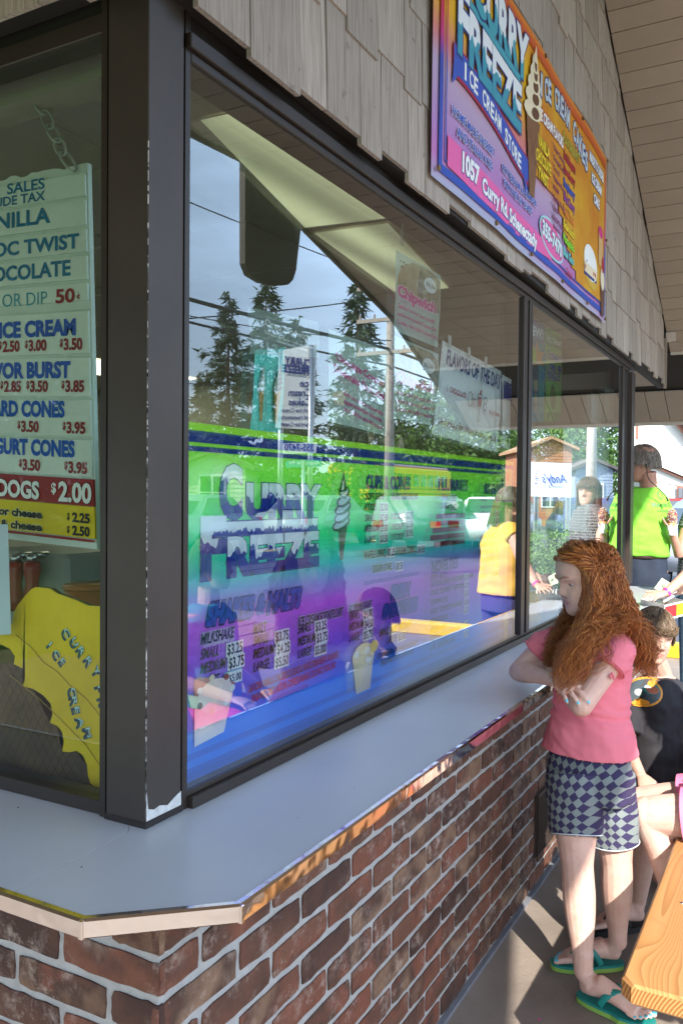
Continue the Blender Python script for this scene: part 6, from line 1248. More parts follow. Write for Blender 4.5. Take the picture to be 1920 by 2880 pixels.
decal(msh, q_(1852, 1425, 6.1), -cd*.85+cr*.35, cr*.9+cd*.3, it, mn, .004, 'lettering')
m = MB(); loft(m, [(Vector((fx, fy, .80)), .17, .13), (Vector((fx, fy, .95)), .175, .13), (Vector((fx, fy, 1.06)), .165, .12)], mL, mD, 24)
for s_ in (-1, 1): hp = Vector((fx, fy, .9))+mL*.09*s_; m.tube([hp, Vector((hp.x, hp.y, .5)), Vector((hp.x, hp.y, .05))], [.105, .085, .075], 16)
jn = mat('dark_denim', (.012, .022, .045), .8, .2, 20, .3, 300); jo = fuse(m, 'jeans', jn, .009, mn, 2, wr=lambda p: .006*noise.noise(p*12))
MB().tube([Vector((fx, fy, 1.03))+mL*.172*math.cos(t)+mD*.128*math.sin(t) for t in [2*math.pi*i/28 for i in range(29)]], (.0), 6) if 0 else None
bl_ = MB(); bl_.tube([Vector((fx, fy, 1.035))+mL*.177*math.cos(t)+mD*.132*math.sin(t) for t in [2*math.pi*i/28 for i in range(29)]], [(.016, .004)]*29, 8, up=UP, cap=False); bl_.build('belt', mat('belt_brown', (.04, .02, .012), .5, .1), mn, True)
mh = hair_mat('man_hair', (.10, .088, .075), (.27, .235, .205), (.48, .45, .41), .5)
skullcap('hair_base', mc, mF, UP, MH, mn, mat('hair_base_man', (.24, .21, .18), .7, .3, 60), k=1.0); mop('hair', mc, mF, UP, MH, mn, mh, 3400, .16, .2, .04, rad=.0016, side_z=-.02, back_z=-.22, seed=6)
m = MB(); er = Tm(-.36, -.02, .0) if (Tm(-.36, 0, 0)-CAM).length < (Tm(.36, 0, 0)-CAM).length else Tm(.36, -.02, .0); ofs = (er-mc).normalized()
cordp = catmull([er+mF*.10, er, er-mF*.04-UP*.01, q_(1822, 1345, 6.12), q_(1848, 1372, 6.1), q_(1868, 1392, 6.1), q_(1876, 1404, 6.1)], 5); m.tube(cordp, .0035, 6)
m.tube([q_(1873, 1398, 6.09), q_(1877, 1410, 6.09)], .007, 6); m.build('glasses_cord', dkr, mn, True)

# ------------------------------------------------------------------ woman with the cone at the right edge
wo = empty('person', (-.35, 5.5, 0), 'woman in a black and white patterned top holding a sprinkled cone', 'person')
Zw = 6.3; ws = skin('skin_mid', (.48, .28, .21)); wq = lambda u, v, z=Zw: P(u, v, z)
wx, wy = wq(1972, 1600).x, wq(1972, 1600).y; wo.location = (wx, wy, 0)
wL = Vector((cr.x, cr.y, 0)).normalized(); wD = wL.cross(UP); m = MB(); wcn = wq(1985, 1385); Tw, frw = head(m, wcn, -cd-cr*.3, UP, .225)
m.tube([Tw(0, -.1, -.3), Vector((wx, wy, 1.30))], [.05, .06], 12); loft(m, [(Vector((wx, wy, .88)), .15, .11), (Vector((wx, wy, 1.05)), .13, .1), (Vector((wx, wy, 1.3)), .15, .1), (Vector((wx, wy, 1.39)), .09, .06)], wL, wD)
eW, wW = wq(1909, 1562, 6.2), wq(1886, 1492, 6.1); sW = wq(1938, 1455); m.tube([Vector((wx, wy, 1.33)), sW], [.06, .048], 12); m.tube([sW, eW], [.045, .038], 12); m.tube([eW, wW], [.038, .026], 12)
hand(m, wW, UP+cr*.1, -cd, 1, 1.0, ((.9, .9, .5), (.9, .9, .5), (.9, .9, .5), (.9, .9, .5)), .05, (.7, .7))
sW2 = wq(2012, 1455); m.tube([Vector((wx, wy, 1.33)), sW2], [.06, .048], 12); m.tube([sW2, wq(2028, 1560), wq(1995, 1630, 6.15)], [.045, .036, .026], 12); hand(m, wq(1995, 1630, 6.15), -cr-UP*.3, -cd, -1, 1, ((.4, .4, .3),)*4)
for s_ in (-1, 1):
    hp = Vector((wx, wy, .86))+wL*.085*s_; m.tube([hp, Vector((hp.x, hp.y, .46)), Vector((hp.x, hp.y, .08))], [.088, .06, .04], 12); foot(m, Vector((hp.x, hp.y, .08)), Vector((hp.x, hp.y, .01))+cd*.07, Vector((hp.x, hp.y, .01))-cd*.16, 1.0)
fuse(m, 'body', [ws, lipc], .006, wo, 2, mi=lips(Tw, frw, .225)); face_parts(Tw, frw, .225, wo, -cd)
def mk_lace():
    m_, nt, n, l, b_ = node_mat('patterned_knit'); t = n.new('ShaderNodeTexCoord'); w1 = n.new('ShaderNodeTexWave'); w1.bands_direction = 'Z'; w1.inputs['Scale'].default_value = 14; v1 = n.new('ShaderNodeTexVoronoi'); v1.inputs['Scale'].default_value = 60; v1.feature = 'DISTANCE_TO_EDGE'
    l.new(t.outputs['Object'], w1.inputs['Vector']); l.new(t.outputs['Object'], v1.inputs['Vector']); g1 = n.new('ShaderNodeMath'); g1.operation = 'LESS_THAN'; g1.inputs[1].default_value = .07; l.new(v1.outputs[0], g1.inputs[0]); g2 = n.new('ShaderNodeMath'); g2.operation = 'GREATER_THAN'; g2.inputs[1].default_value = .9; l.new(w1.outputs['Fac'], g2.inputs[0])
    mxm = n.new('ShaderNodeMath'); mxm.operation = 'MAXIMUM'; l.new(g1.outputs[0], mxm.inputs[0]); l.new(g2.outputs[0], mxm.inputs[1]); mc_ = n.new('ShaderNodeMixRGB'); mc_.inputs[1].default_value = (.015, .015, .02, 1); mc_.inputs[2].default_value = (.2, .2, .21, 1); l.new(mxm.outputs[0], mc_.inputs[0]); l.new(mc_.outputs[0], b_.inputs['Base Color']); b_.inputs['Roughness'].default_value = .85; return m_
m = MB(); loft(m, [(Vector((wx, wy, .84)), .18, .14), (Vector((wx, wy, 1.0)), .165, .125), (Vector((wx, wy, 1.25)), .175, .12), (Vector((wx, wy, 1.36)), .14, .09), (Vector((wx, wy, 1.41)), .07, .06)], wL, wD, 24); m.tube([sW+wL*.03, sW.lerp(eW, .35)], [.062, .058], 14); m.tube([sW2-wL*.03, sW2.lerp(wq(2028, 1560), .35)], [.062, .058], 14)
fuse(m, 'top', mk_lace(), .008, wo, 2, wr=lambda p: .004*noise.noise(p*14))
m = MB(); loft(m, [(Vector((wx, wy, .72)), .17, .13), (Vector((wx, wy, .92)), .16, .12)], wL, wD, 20)
for s_ in (-1, 1): hp = Vector((wx, wy, .84))+wL*.085*s_; m.tube([hp, Vector((hp.x, hp.y, .46)), Vector((hp.x, hp.y, .08))], [.1, .075, .06], 14)
fuse(m, 'trousers', mat('denim', (.05, .10, .16), .8, .25, 30), .009, wo); skullcap('hair_base', wcn, -cd-cr*.3, UP, .225, wo, mat('hair_brown', (.1, .05, .025), .6), k=1.05); mop('hair', wcn, -cd-cr*.3, UP, .225, wo, bh, 1200, .8, .16, .1, seed=3, side_z=-.5, back_z=-.6)
MB().tube([wW-UP*.008-cr*.002, wW-UP*.022-cr*.002], [.0285, .0295], 16, cap=False).build('wristband', mat('band_yellow', (.7, .6, .02), .5, 0), wo, True)
cn_ = wq(1888, 1458, 6.08); ic = empty('ice_cream_cone', tuple(cn_), 'cone dipped in colourful sprinkles held up in a paper napkin', 'ice cream')
m = MB(); m.ball(cn_+UP*.012, (.033, .033, .052), 18, 14); m.build('ice_cream', mat('choc_ice', (.22, .10, .07), .5, .2, 60), ic, True)
for ci, cc in enumerate(((.75, .7, .65), (.55, .08, .06), (.65, .5, .2), (.12, .1, .3))):
    m = MB()
    for i in range(70):
        a, z = rg.uniform(0, 6.28), rg.uniform(-.8, 1); h_ = math.sqrt(max(0, 1-z*z)); n_ = Vector((h_*math.cos(a), h_*math.sin(a), z)); p = cn_+UP*.012+Vector((n_.x*.0345, n_.y*.0345, n_.z*.0585)); tng = n_.orthogonal().normalized(); tng = Matrix.Rotation(rg.uniform(0, 6.28), 3, n_) @ tng; m.tube([p-tng*.0045, p+tng*.0045], .0019, 5)
    o_ = m.build('sprinkles', mat('sprinkle_%d' % ci, cc, .5, 0), ic); o_['kind'] = 'stuff'
m = MB(); m.tube([cn_-UP*.03, cn_-UP*.14], [.029, .008], 16); m.build('wafer_cone', mat('wafer_tan', (.45, .27, .11), .7, .2, 50), ic, True)
m = MB(); v0 = [cn_+Vector((.036*(1+.25*math.sin(5*t))*math.cos(t), .036*(1+.25*math.sin(5*t))*math.sin(t), -.045+.012*math.sin(7*t))) for t in [2*math.pi*i/24 for i in range(24)]]; v1 = [cn_+Vector((.022*math.cos(t), .022*math.sin(t), -.12)) for t in [2*math.pi*i/24 for i in range(24)]]; m.add(v0+v1, [(i, (i+1) % 24, 24+(i+1) % 24, 24+i) for i in range(24)]); m.build('napkin', mat('napkin_white', (.75, .75, .76), .8, .03), ic)

# ------------------------------------------------------------------ person reaching with the carton
pc = empty('person', (0, 0, 0), 'person in a yellow shirt with a pink wristband reaching over a carton, arm in view', 'person'); px0, py0 = P(2072, 1700, 5.13).x, P(2072, 1700, 5.13).y; pc.location = (px0, py0, 0)
m = MB(); sh0, el0, wr0 = P(2022, 1503, 5.05), P(1962, 1590, 5.0), P(1868, 1670, 4.93); m.tube([Vector((px0, py0, 1.22)), sh0], [.06, .05], 12); m.tube([sh0, el0], [.05, .04], 12); m.tube(catmull([el0, el0.lerp(wr0, .5), wr0], 4), [.040, .040, .038, .036, .033, .030, .028, .026, .025], 14)
hand(m, wr0, (P(1815, 1676, 4.88)-wr0), UP*.9-cd*.4, -1, .95, ((.2, .3, .2), (.15, .3, .2), (.15, .3, .2), (.2, .3, .2)), .2, (.5, .3))
sh1, el1_, wr1_ = P(2110, 1500, 5.3), P(2040, 1610, 5.3), P(1938, 1655, 5.22); m.tube([Vector((px0, py0, 1.22)), sh1], [.06, .05], 12); m.tube([sh1, el1_], [.05, .04], 12); m.tube([el1_, wr1_], [.04, .027], 12); hand(m, wr1_, (P(1885, 1642, 5.2)-wr1_), -cd, 1, .95, ((.7, .7, .4),)*4, .05, (.6, .6))
hcp = P(2052, 1428, 5.12); Tp, frp = head(m, hcp, -cr*.9-cd*.1-UP*.4, UP, .225); m.tube([Tp(0, -.1, -.3), Vector((px0, py0, 1.22))], [.052, .065], 12); loft(m, [(Vector((px0, py0, .80)), .15, .11), (Vector((px0, py0, 1.15)), .17, .1), (Vector((px0, py0, 1.27)), .09, .06)], wL, wD)
for s_ in (-1, 1):
    hp = Vector((px0, py0, .80))+wL*.085*s_; m.tube([hp, Vector((hp.x, hp.y, .43)), Vector((hp.x, hp.y, .08))], [.088, .06, .04], 12); foot(m, Vector((hp.x, hp.y, .08)), Vector((hp.x, hp.y, .01))+cr*.07, Vector((hp.x, hp.y, .01))-cr*.16, 1.0)
fuse(m, 'body', [skin('skin_fair', (.58, .36, .27)), lipc], .0055, pc, 2, mi=lips(Tp, frp, .22)); face_parts(Tp, frp, .22, pc, -cr)
m = MB(); loft(m, [(Vector((px0, py0, .80)), .195, .15), (Vector((px0, py0, .95)), .18, .135), (Vector((px0, py0, 1.13)), .19, .12), (Vector((px0, py0, 1.22)), .15, .09), (Vector((px0, py0, 1.29)), .07, .06)], wL, wD, 24); m.tube([sh0+wL*.03, sh0.lerp(el0, .35)], [.066, .062], 14); m.tube([sh1-wL*.03, sh1.lerp(el1_, .35)], [.066, .062], 14); fuse(m, 'shirt', mat('yellow_cotton', (.80, .48, .07), .85, .1), .008, pc, 2, wr=lambda p: .010*noise.noise(Vector((p.x*9, p.y*9, p.z*18))))
m = MB(); loft(m, [(Vector((px0, py0, .68)), .17, .13), (Vector((px0, py0, .86)), .16, .12)], wL, wD, 20)
for s_ in (-1, 1): hp = Vector((px0, py0, .78))+wL*.085*s_; m.tube([hp, Vector((hp.x, hp.y, .46)), Vector((hp.x, hp.y, .08))], [.1, .075, .06], 14)
fuse(m, 'trousers', mat('violet_trousers', (.05, .045, .14), .8, .1), .009, pc); skullcap('hair_base', hcp, -cr*.9-cd*.1-UP*.4, UP, .225, pc, mat('hair_brown', (.1, .05, .025), .6), k=1.04); mop('hair', hcp, -cr*.9-cd*.1-UP*.4, UP, .225, pc, bh, 1600, .95, .16, .10, seed=8, side_z=-.7, back_z=-.9, rad=.0016)
dwr = (wr0-el0).normalized(); MB().tube([wr0-dwr*.022, wr0-dwr*.006], [.0285, .0275], 16, cap=False).build('wristband', mat('band_pink', (.7, .05, .3), .4, 0), pc, True)
bx_ = empty('food_carton', tuple(P(1880, 1690, 4.95)), 'open white food carton with a red and yellow printed side', 'carton'); c0, c1, c2_, c3 = P(1800, 1682, 5.05), P(1868, 1702, 4.78), P(1925, 1662, 5.0), P(1860, 1658, 5.3)
zt = c1.z; base_ = [Vector((c.x, c.y, zt-.085)) for c in (c0, c1, c2_, c3)]; topc = [Vector((c.x, c.y, zt)) for c in (c0, c1, c2_, c3)]
wm = mat('carton_white', (.75, .74, .72), .6, .03); m = MB(); m.add(base_, [(0, 1, 2, 3)])
for i in range(4): a, b_ = i, (i+1) % 4; m.add([base_[a], base_[b_], topc[b_], topc[a]], [(0, 1, 2, 3)])
m.build('tray', wm, bx_).modifiers.new('t', 'SOLIDIFY').thickness = .003
nrm = (topc[2]-topc[1]).cross(UP).normalized(); nrm = nrm if nrm.dot(-cd) > 0 else -nrm; o_ = nrm*.003
m = MB(); l_ = lambda t, h_: topc[1].lerp(topc[2], t)-UP*(.085*(1-h_))+o_; m.add([l_(0, .1), l_(.55, .1), l_(.55, .9), l_(0, .9)], [(0, 1, 2, 3)]).build('printed_panel', RED, bx_); m = MB(); m.add([l_(.56, .1), l_(.98, .1), l_(.98, .9), l_(.56, .9)], [(0, 1, 2, 3)]).build('printed_panel', YEL, bx_)
m = MB(); 
for i in range(7): m.tube([c0.lerp(c2_, .2+.09*i)-UP*.02, c3.lerp(c1, .2+.09*i)-UP*.005], .006, 6)
m.build('napkin', WHITE, bx_)
mo = empty('bank_note', tuple(P(1862, 1648, 5.15)), 'pale folded bank notes held above the white carton', 'bank notes'); m = MB(); qn = [P(1838, 1655, 5.12), P(1858, 1628, 5.16), P(1885, 1645, 5.13), P(1866, 1668, 5.1)]; m.add(qn, [(0, 1, 2, 3)]); m.build('note', mat('note_paper', (.5, .5, .36), .8, .12, 60), mo); qn = [p+Vector((.002, .012, .006)) for p in qn]; MB().add(qn, [(0, 1, 2, 3)]).build('note', mat('note_paper2', (.42, .46, .36), .8, .12, 60), mo)
m = MB(); v_, f_ = disc(.010, .014, 16, 2); m.add([qn[0].lerp(qn[2], .5)+(qn[2]-qn[0]).normalized()*p[0]+(qn[1]-qn[3]).normalized()*p[1]-cd*.014 for p in v_], f_); m.build('portrait_oval', ink('note_green', (.2, .28, .18)), mo)


# ================================================================== bench and table
pine = bpy.data.materials.new('pine'); pine.use_nodes = True
def mk_pine():
    m, nt, n, l, b = node_mat('pine_plank'); t = n.new('ShaderNodeTexCoord'); mp_ = n.new('ShaderNodeMapping'); mp_.inputs['Scale'].default_value = (1, .10, 1.0); oi = n.new('ShaderNodeObjectInfo'); va = n.new('ShaderNodeVectorMath'); sc_ = n.new('ShaderNodeMath'); sc_.operation = 'MULTIPLY'; sc_.inputs[1].default_value = 13
    l.new(oi.outputs['Random'], sc_.inputs[0]); l.new(t.outputs['Object'], va.inputs[0]); l.new(sc_.outputs[0], va.inputs[1]); l.new(va.outputs[0], mp_.inputs[0])
    n1 = n.new('ShaderNodeTexNoise'); n1.inputs['Scale'].default_value = 5.5; n1.inputs['Detail'].default_value = 1.2; n1.inputs['Distortion'].default_value = .5; l.new(mp_.outputs[0], n1.inputs['Vector'])
    m1 = n.new('ShaderNodeMath'); m1.operation = 'MULTIPLY'; m1.inputs[1].default_value = 30; l.new(n1.outputs['Fac'], m1.inputs[0]); src = m1.outputs[0]
    for (kx_, ky_, amp) in ((-.20, 2.10, 3.2), (-.13, 2.48, 4.0), (-.27, 1.93, 2.2), (-.10, 1.95, 2.6)):
        vd = n.new('ShaderNodeVectorMath'); vd.operation = 'MULTIPLY_ADD'; vd.inputs[1].default_value = (1, .42, .0); vd.inputs[2].default_value = (-kx_, -ky_*.42, 0); l.new(t.outputs['Object'], vd.inputs[0])
        le = n.new('ShaderNodeVectorMath'); le.operation = 'LENGTH'; l.new(vd.outputs[0], le.inputs[0]); mr_ = n.new('ShaderNodeMapRange'); mr_.interpolation_type = 'SMOOTHERSTEP'; mr_.inputs[1].default_value = 0; mr_.inputs[2].default_value = .075; mr_.inputs[3].default_value = amp; mr_.inputs[4].default_value = 0; l.new(le.outputs['Value'], mr_.inputs[0])
        a_ = n.new('ShaderNodeMath'); l.new(src, a_.inputs[0]); l.new(mr_.outputs[0], a_.inputs[1]); src = a_.outputs[0]
    m2 = n.new('ShaderNodeMath'); m2.operation = 'FRACT'; l.new(src, m2.inputs[0])
    rp = n.new('ShaderNodeValToRGB'); e = rp.color_ramp.elements; e[0].color = (.46, .25, .095, 1); e[0].position = 0; e[1].color = (.33, .15, .05, 1); e[1].position = .97; x = e.new(.6); x.color = (.42, .215, .075, 1); x = e.new(.99); x.color = (.45, .24, .09, 1); l.new(m2.outputs[0], rp.inputs[0])
    n2 = n.new('ShaderNodeTexNoise'); n2.inputs['Scale'].default_value = 5; n2.inputs['Detail'].default_value = 4; l.new(va.outputs[0], n2.inputs['Vector']); r2 = n.new('ShaderNodeValToRGB'); r2.color_ramp.elements[0].position = .62; r2.color_ramp.elements[1].position = .72; l.new(n2.outputs['Fac'], r2.inputs[0]); mm = n.new('ShaderNodeMath'); mm.operation = 'MULTIPLY'; mm.inputs[1].default_value = .35; l.new(r2.outputs[0], mm.inputs[0])
    mx_ = n.new('ShaderNodeMixRGB'); mx_.inputs[2].default_value = (.12, .06, .03, 1); l.new(mm.outputs[0], mx_.inputs[0]); l.new(rp.outputs[0], mx_.inputs[1]); l.new(mx_.outputs[0], b.inputs['Base Color']); b.inputs['Roughness'].default_value = .42
    bp_ = n.new('ShaderNodeBump'); bp_.inputs['Strength'].default_value = .03; bp_.inputs['Distance'].default_value = .003; l.new(m2.outputs[0], bp_.inputs['Height']); l.new(bp_.outputs[0], b.inputs['Normal']); return m
pine = mk_pine()
def endgrain():
    m, nt, n, l, b = node_mat('pine_end'); t = n.new('ShaderNodeTexCoord'); w = n.new('ShaderNodeTexWave'); w.wave_type = 'RINGS'; w.rings_direction = 'Y'; w.inputs['Scale'].default_value = 46; w.inputs['Distortion'].default_value = 1.2; w.inputs['Detail'].default_value = 2
    mp_ = n.new('ShaderNodeMapping'); mp_.inputs['Location'].default_value = (.12, 0, -.36); l.new(t.outputs['Object'], mp_.inputs[0]); l.new(mp_.outputs[0], w.inputs['Vector']); rp = n.new('ShaderNodeValToRGB'); rp.color_ramp.elements[0].color = (.22, .08, .02, 1); rp.color_ramp.elements[1].color = (.50, .25, .08, 1); l.new(w.outputs['Fac'], rp.inputs[0]); l.new(rp.outputs[0], b.inputs['Base Color']); b.inputs['Roughness'].default_value = .6; return m
pend = endgrain()
tb_ = empty('picnic_table', (.1, 2.8, 0), 'varnished pine picnic table with a bench, its near corner sunlit', 'picnic table')
def plank(x0, x1, y0, y1, z0, z1, chx=.022, nm='plank'):
    r_ = .006; m = MB(); poly = ccw([(x0+chx, y0), (x1-chx, y0), (x1, y0+chx), (x1, y1), (x0, y1), (x0, y0+chx)])
    k = len(poly); cx, cy_ = (x0+x1)/2, (y0+y1)/2
    ins = [(p[0]+(r_ if p[0] < cx else -r_), p[1]+(r_ if p[1] < cy_ else -r_)) for p in poly]
    vs_ = [(p[0], p[1], z0+r_) for p in poly]+[(p[0], p[1], z1-r_) for p in poly]+[(p[0], p[1], z1) for p in ins]+[(p[0], p[1], z0) for p in ins]
    fs = [(i, (i+1) % k, (i+1) % k+k, i+k) for i in range(k)]+[(i+k, (i+1) % k+k, (i+1) % k+2*k, i+2*k) for i in range(k)]+[tuple(range(2*k, 3*k)), tuple(range(4*k-1, 3*k-1, -1))]+[(3*k+(i+1) % k, (i+1) % k, i, 3*k+i) if 0 else (3*k+i, 3*k+(i+1) % k, (i+1) % k, i) for i in range(k)]
    m.add(vs_, fs); me = m.mesh(nm, [pine, pend])
    for pg in me.polygons:
        if abs(pg.normal.y) > .8 or (pg.normal.y < -.4 and abs(pg.normal.z) < .3): pg.material_index = 1
    return put(nm, me, tb_)
plank(-.33, -.045, 1.834, 3.9, .405, .45, .024); 
for i in range(4): plank(.12+.19*i, .30+.19*i, 1.75, 3.95, .705, .75, .01)
plank(1.25, 1.53, 1.834, 3.9, .405, .45)
for y_ in (2.25, 3.5):
    MB().box((-.30, y_, .31), (1.5, y_+.04, .404), ch=.004).build('crossbeam', pine, tb_); MB().box((.13, y_, .60), (.86, y_+.04, .704), ch=.004).build('crossbeam', pine, tb_)
    for xa, xb in ((.05, .30), (1.0, .68)):
        MB().slab([(xa, y_+.045, 0), (xa+.09, y_+.045, 0), (xb+.09, y_+.045, .70), (xb, y_+.045, .70)], (0, 1, 0), -.04).build('leg', pine, tb_)

for (x_, y_) in ((-.26, 2.27), (-.12, 2.27), (-.26, 3.52), (-.12, 3.52)): MB().ball((x_, y_, .4502), (.006, .006, .0018), 10, 5).build('screw', steel, tb_, True)
# litter on the pavement
for (u, v, c_, lb) in ((1118+16, 2848, (.5, .06, .03), 'tiny scrap of red candy wrapper near the wall'), (1512, 2872, (.6, .05, .3), 'tiny pink scrap on the pavement')):
    q = onZ(u, v, 0); m = MB(); m.add([q+Vector((0, 0, .002)), q+Vector((.008, .003, .004)), q+Vector((.007, .009, .002)), q+Vector((-.001, .006, .005))], [(0, 1, 2, 3)]); tag(m.build('litter', mat('litter_%d' % u, c_, .5, 0)), lb, 'litter')

# ================================================================== the street: things seen directly at the right
def siding(o_, u_, wdt, h0, h1, m, parent, nm='wall', pitch=.115, poly=None):
    "lapped boards on a vertical plane from o_ along u_"
    u_ = Vector(u_).normalized(); n_ = u_.cross(UP); n_ = n_ if n_.dot(CAM-Vector(o_)) > 0 else -n_; m_ = MB(); z = h0; o_ = Vector(o_)
    while z < h1-.01:
        zt_ = min(z+pitch, h1); a0_, b0_ = (0, wdt)
        if poly: a0_, b0_ = poly(z+.02)
        if b0_-a0_ > .05:
            p = [o_+u_*a0_+UP*(z-o_.z)+n_*.018, o_+u_*b0_+UP*(z-o_.z)+n_*.018, o_+u_*b0_+UP*(zt_-o_.z), o_+u_*a0_+UP*(zt_-o_.z)]; q = [p[0]-n_*.018, p[1]-n_*.018]
            m_.add(p+q, [(0, 1, 2, 3), (4, 5, 1, 0)])
        z += pitch
    o__ = m_.build(nm, m, parent); o__['kind'] = 'stuff'; return o__
wsid = mat('white_siding', (.74, .72, .66), .5, .03); brt = mat('brown_trim', (.22, .08, .05), .5, .1); whtrim = mat('white_trim', (.78, .77, .74), .5, .02)
winm = mat('window_dark', (.05, .06, .08), .1, .2, 3, spec=1); roofm = mat('roof_shingle', (.12, .10, .09), .85, .25, 8, .5, 30)
hs_ = empty('house', tuple(P(1820, 1470, 35)), 'white clapboard house with brown trimmed gables straight beyond the man', 'house')
Zh = 34; h = lambda u, v, z=Zh: P(u, v, z)
A_, B_h = h(1726, 1470), h(1916, 1470); ud = (B_h-A_); ud.z = 0; wd_ = ud.length; ud.normalize(); nh = ud.cross(UP); nh = nh if nh.y < 0 else -nh
body_ = MB()
def hpoly(u0, v0, u1, v1): pass
lz = lambda v: h(1820, v).z
siding((A_.x, A_.y, 0), ud, wd_, -.15, lz(1120), wsid, hs_)
body_ = MB(); c4 = [A_-nh*.03, B_h-nh*.03, B_h-nh*8, A_-nh*8]; body_.prism(ccw([(p.x, p.y) for p in c4]), -.15, lz(1120)); body_.build('wall', wsid, hs_)
def hbar(pts, w, m, nm='trim', off=.05, d=.08):
    for a, b_ in zip(pts, pts[1:]):
        a, b_ = Vector(a)+nh*off, Vector(b_)+nh*off; t = (b_-a).normalized(); s_ = t.cross(nh)*w/2; MB().slab([a-s_, b_-s_, b_+s_, a+s_], nh, d).build(nm, m, hs_)
hbar([h(1788, 1120), h(1788, 1236)], .12, brt, 'downpipe', .1)
hbar([h(1883, 1180), h(1945, 1250)], .28, brt, 'gable_trim', .5); hbar([h(1886, 1173), h(1950, 1242)], .14, whtrim, 'gable_trim', .52)
m = MB(); ra, rb = h(1820, 1112)+nh*.75, h(1960, 1262)+nh*.75; m.add([ra, rb, rb-nh*6, ra-nh*6, ra+UP*.12, rb+UP*.12, rb-nh*6+UP*.12, ra-nh*6+UP*.12], [(0, 1, 2, 3), (7, 6, 5, 4), (0, 4, 5, 1), (2, 6, 7, 3)]); m.build('roof', roofm, hs_)
hbar([h(1914, 1235), h(1914, 1480)], .16, whtrim, 'corner_board', .06)
# lower wing
wa, wb = h(1822, 1480, 31), h(1975, 1480, 31)
zr = lambda v, z=31: P(1860, v, z).z
siding((wa.x, wa.y, 0), ud, (wb-wa).length, -.15, zr(1345), wsid, hs_, 'wing_wall', poly=lambda z: (max(0, (z-zr(1302))/(zr(1345)-zr(1302)+1e-6)*-0), (wb-wa).length))
def bar3(a, b_, w, m, nm, d=.1):
    t = (b_-a).normalized(); s_ = t.cross(nh)*w/2; MB().slab([a-s_, b_-s_, b_+s_, a+s_], nh, d).build(nm, m, hs_)
bar3(P(1822, 1300, 30.7), P(1945, 1352, 30.7), .16, brt, 'gable_trim'); bar3(P(1822, 1296, 30.65), P(1945, 1347, 30.65), .05, whtrim, 'gable_trim')
m = MB(); ra, rb = P(1815, 1295, 30.6), P(1960, 1356, 30.6); m.add([ra, rb, rb-nh*3.4, ra-nh*3.4], [(0, 1, 2, 3)]); m.build('roof', roofm, hs_)
m = MB(); tri = [P(1822, 1301, 30.9), P(1945, 1352, 30.9), P(1945, 1372, 30.9), P(1822, 1350, 30.9)]; m.slab(tri, nh, .05); m.build('wall', wsid, hs_)
wf = MB(); c4 = [P(u, v, 30.8) for u, v in ((1903, 1367), (1935, 1372), (1935, 1440), (1903, 1437))]; fr_ = wf.slab(c4, nh, .05).build('window', brt, hs_)
for (ua, ub, va, vb) in ((1906, 1918, 1373, 1400), (1906, 1918, 1404, 1434), (1920, 1933, 1374, 1401), (1920, 1933, 1405, 1436)): MB().slab([P(u, v, 30.76) for u, v in ((ua, va), (ub, va), (ub, vb), (ua, vb))], nh, .02).build('pane', winm, fr_)
# left gable end poking past the post
ga = [P(1697, 1470, 36), P(1744, 1470, 36)]; siding((ga[0].x, ga[0].y, 0), ud, 1.2, -.15, P(1720, 1262, 36).z, wsid, hs_, 'wing_wall')
bar3(P(1690, 1252, 35.6), P(1750, 1180, 35.6), .3, whtrim, 'gable_trim', .3); bar3(P(1688, 1347, 35), P(1748, 1318, 35), .22, whtrim, 'porch_trim', .4); bar3(P(1700, 1245, 35.5), P(1712, 1258, 35.5), .1, brt, 'gutter')
# dish on a bracket
dh = empty('satellite_dish', tuple(P(1860, 1270, 30)), 'grey satellite dish on a bent arm by the white house', 'satellite dish'); gmm = mat('dish_grey', (.45, .46, .47), .4, .05)
dc = P(1858, 1250, 30); Mr = Matrix((cr*.96+cd*.3, cd, UP)).transposed().normalized(); MB().ball(dc, (.12, .05, .23), 18, 12, M=Matrix.Rotation(-.1, 3, 'Y')).build('reflector', gmm, dh, True)
MB().tube([P(1857, 1262, 30), P(1850, 1278, 30), P(1842, 1290, 30), P(1834, 1298, 30.3)], .02, 8).build('mast', gmm, dh, True); MB().tube([P(1860, 1262, 30), P(1880, 1252, 29.9), P(1889, 1248, 29.9)], .012, 6).ball(P(1889, 1243, 29.9), .04, 8, 6).build('feed_arm', gmm, dh, True)

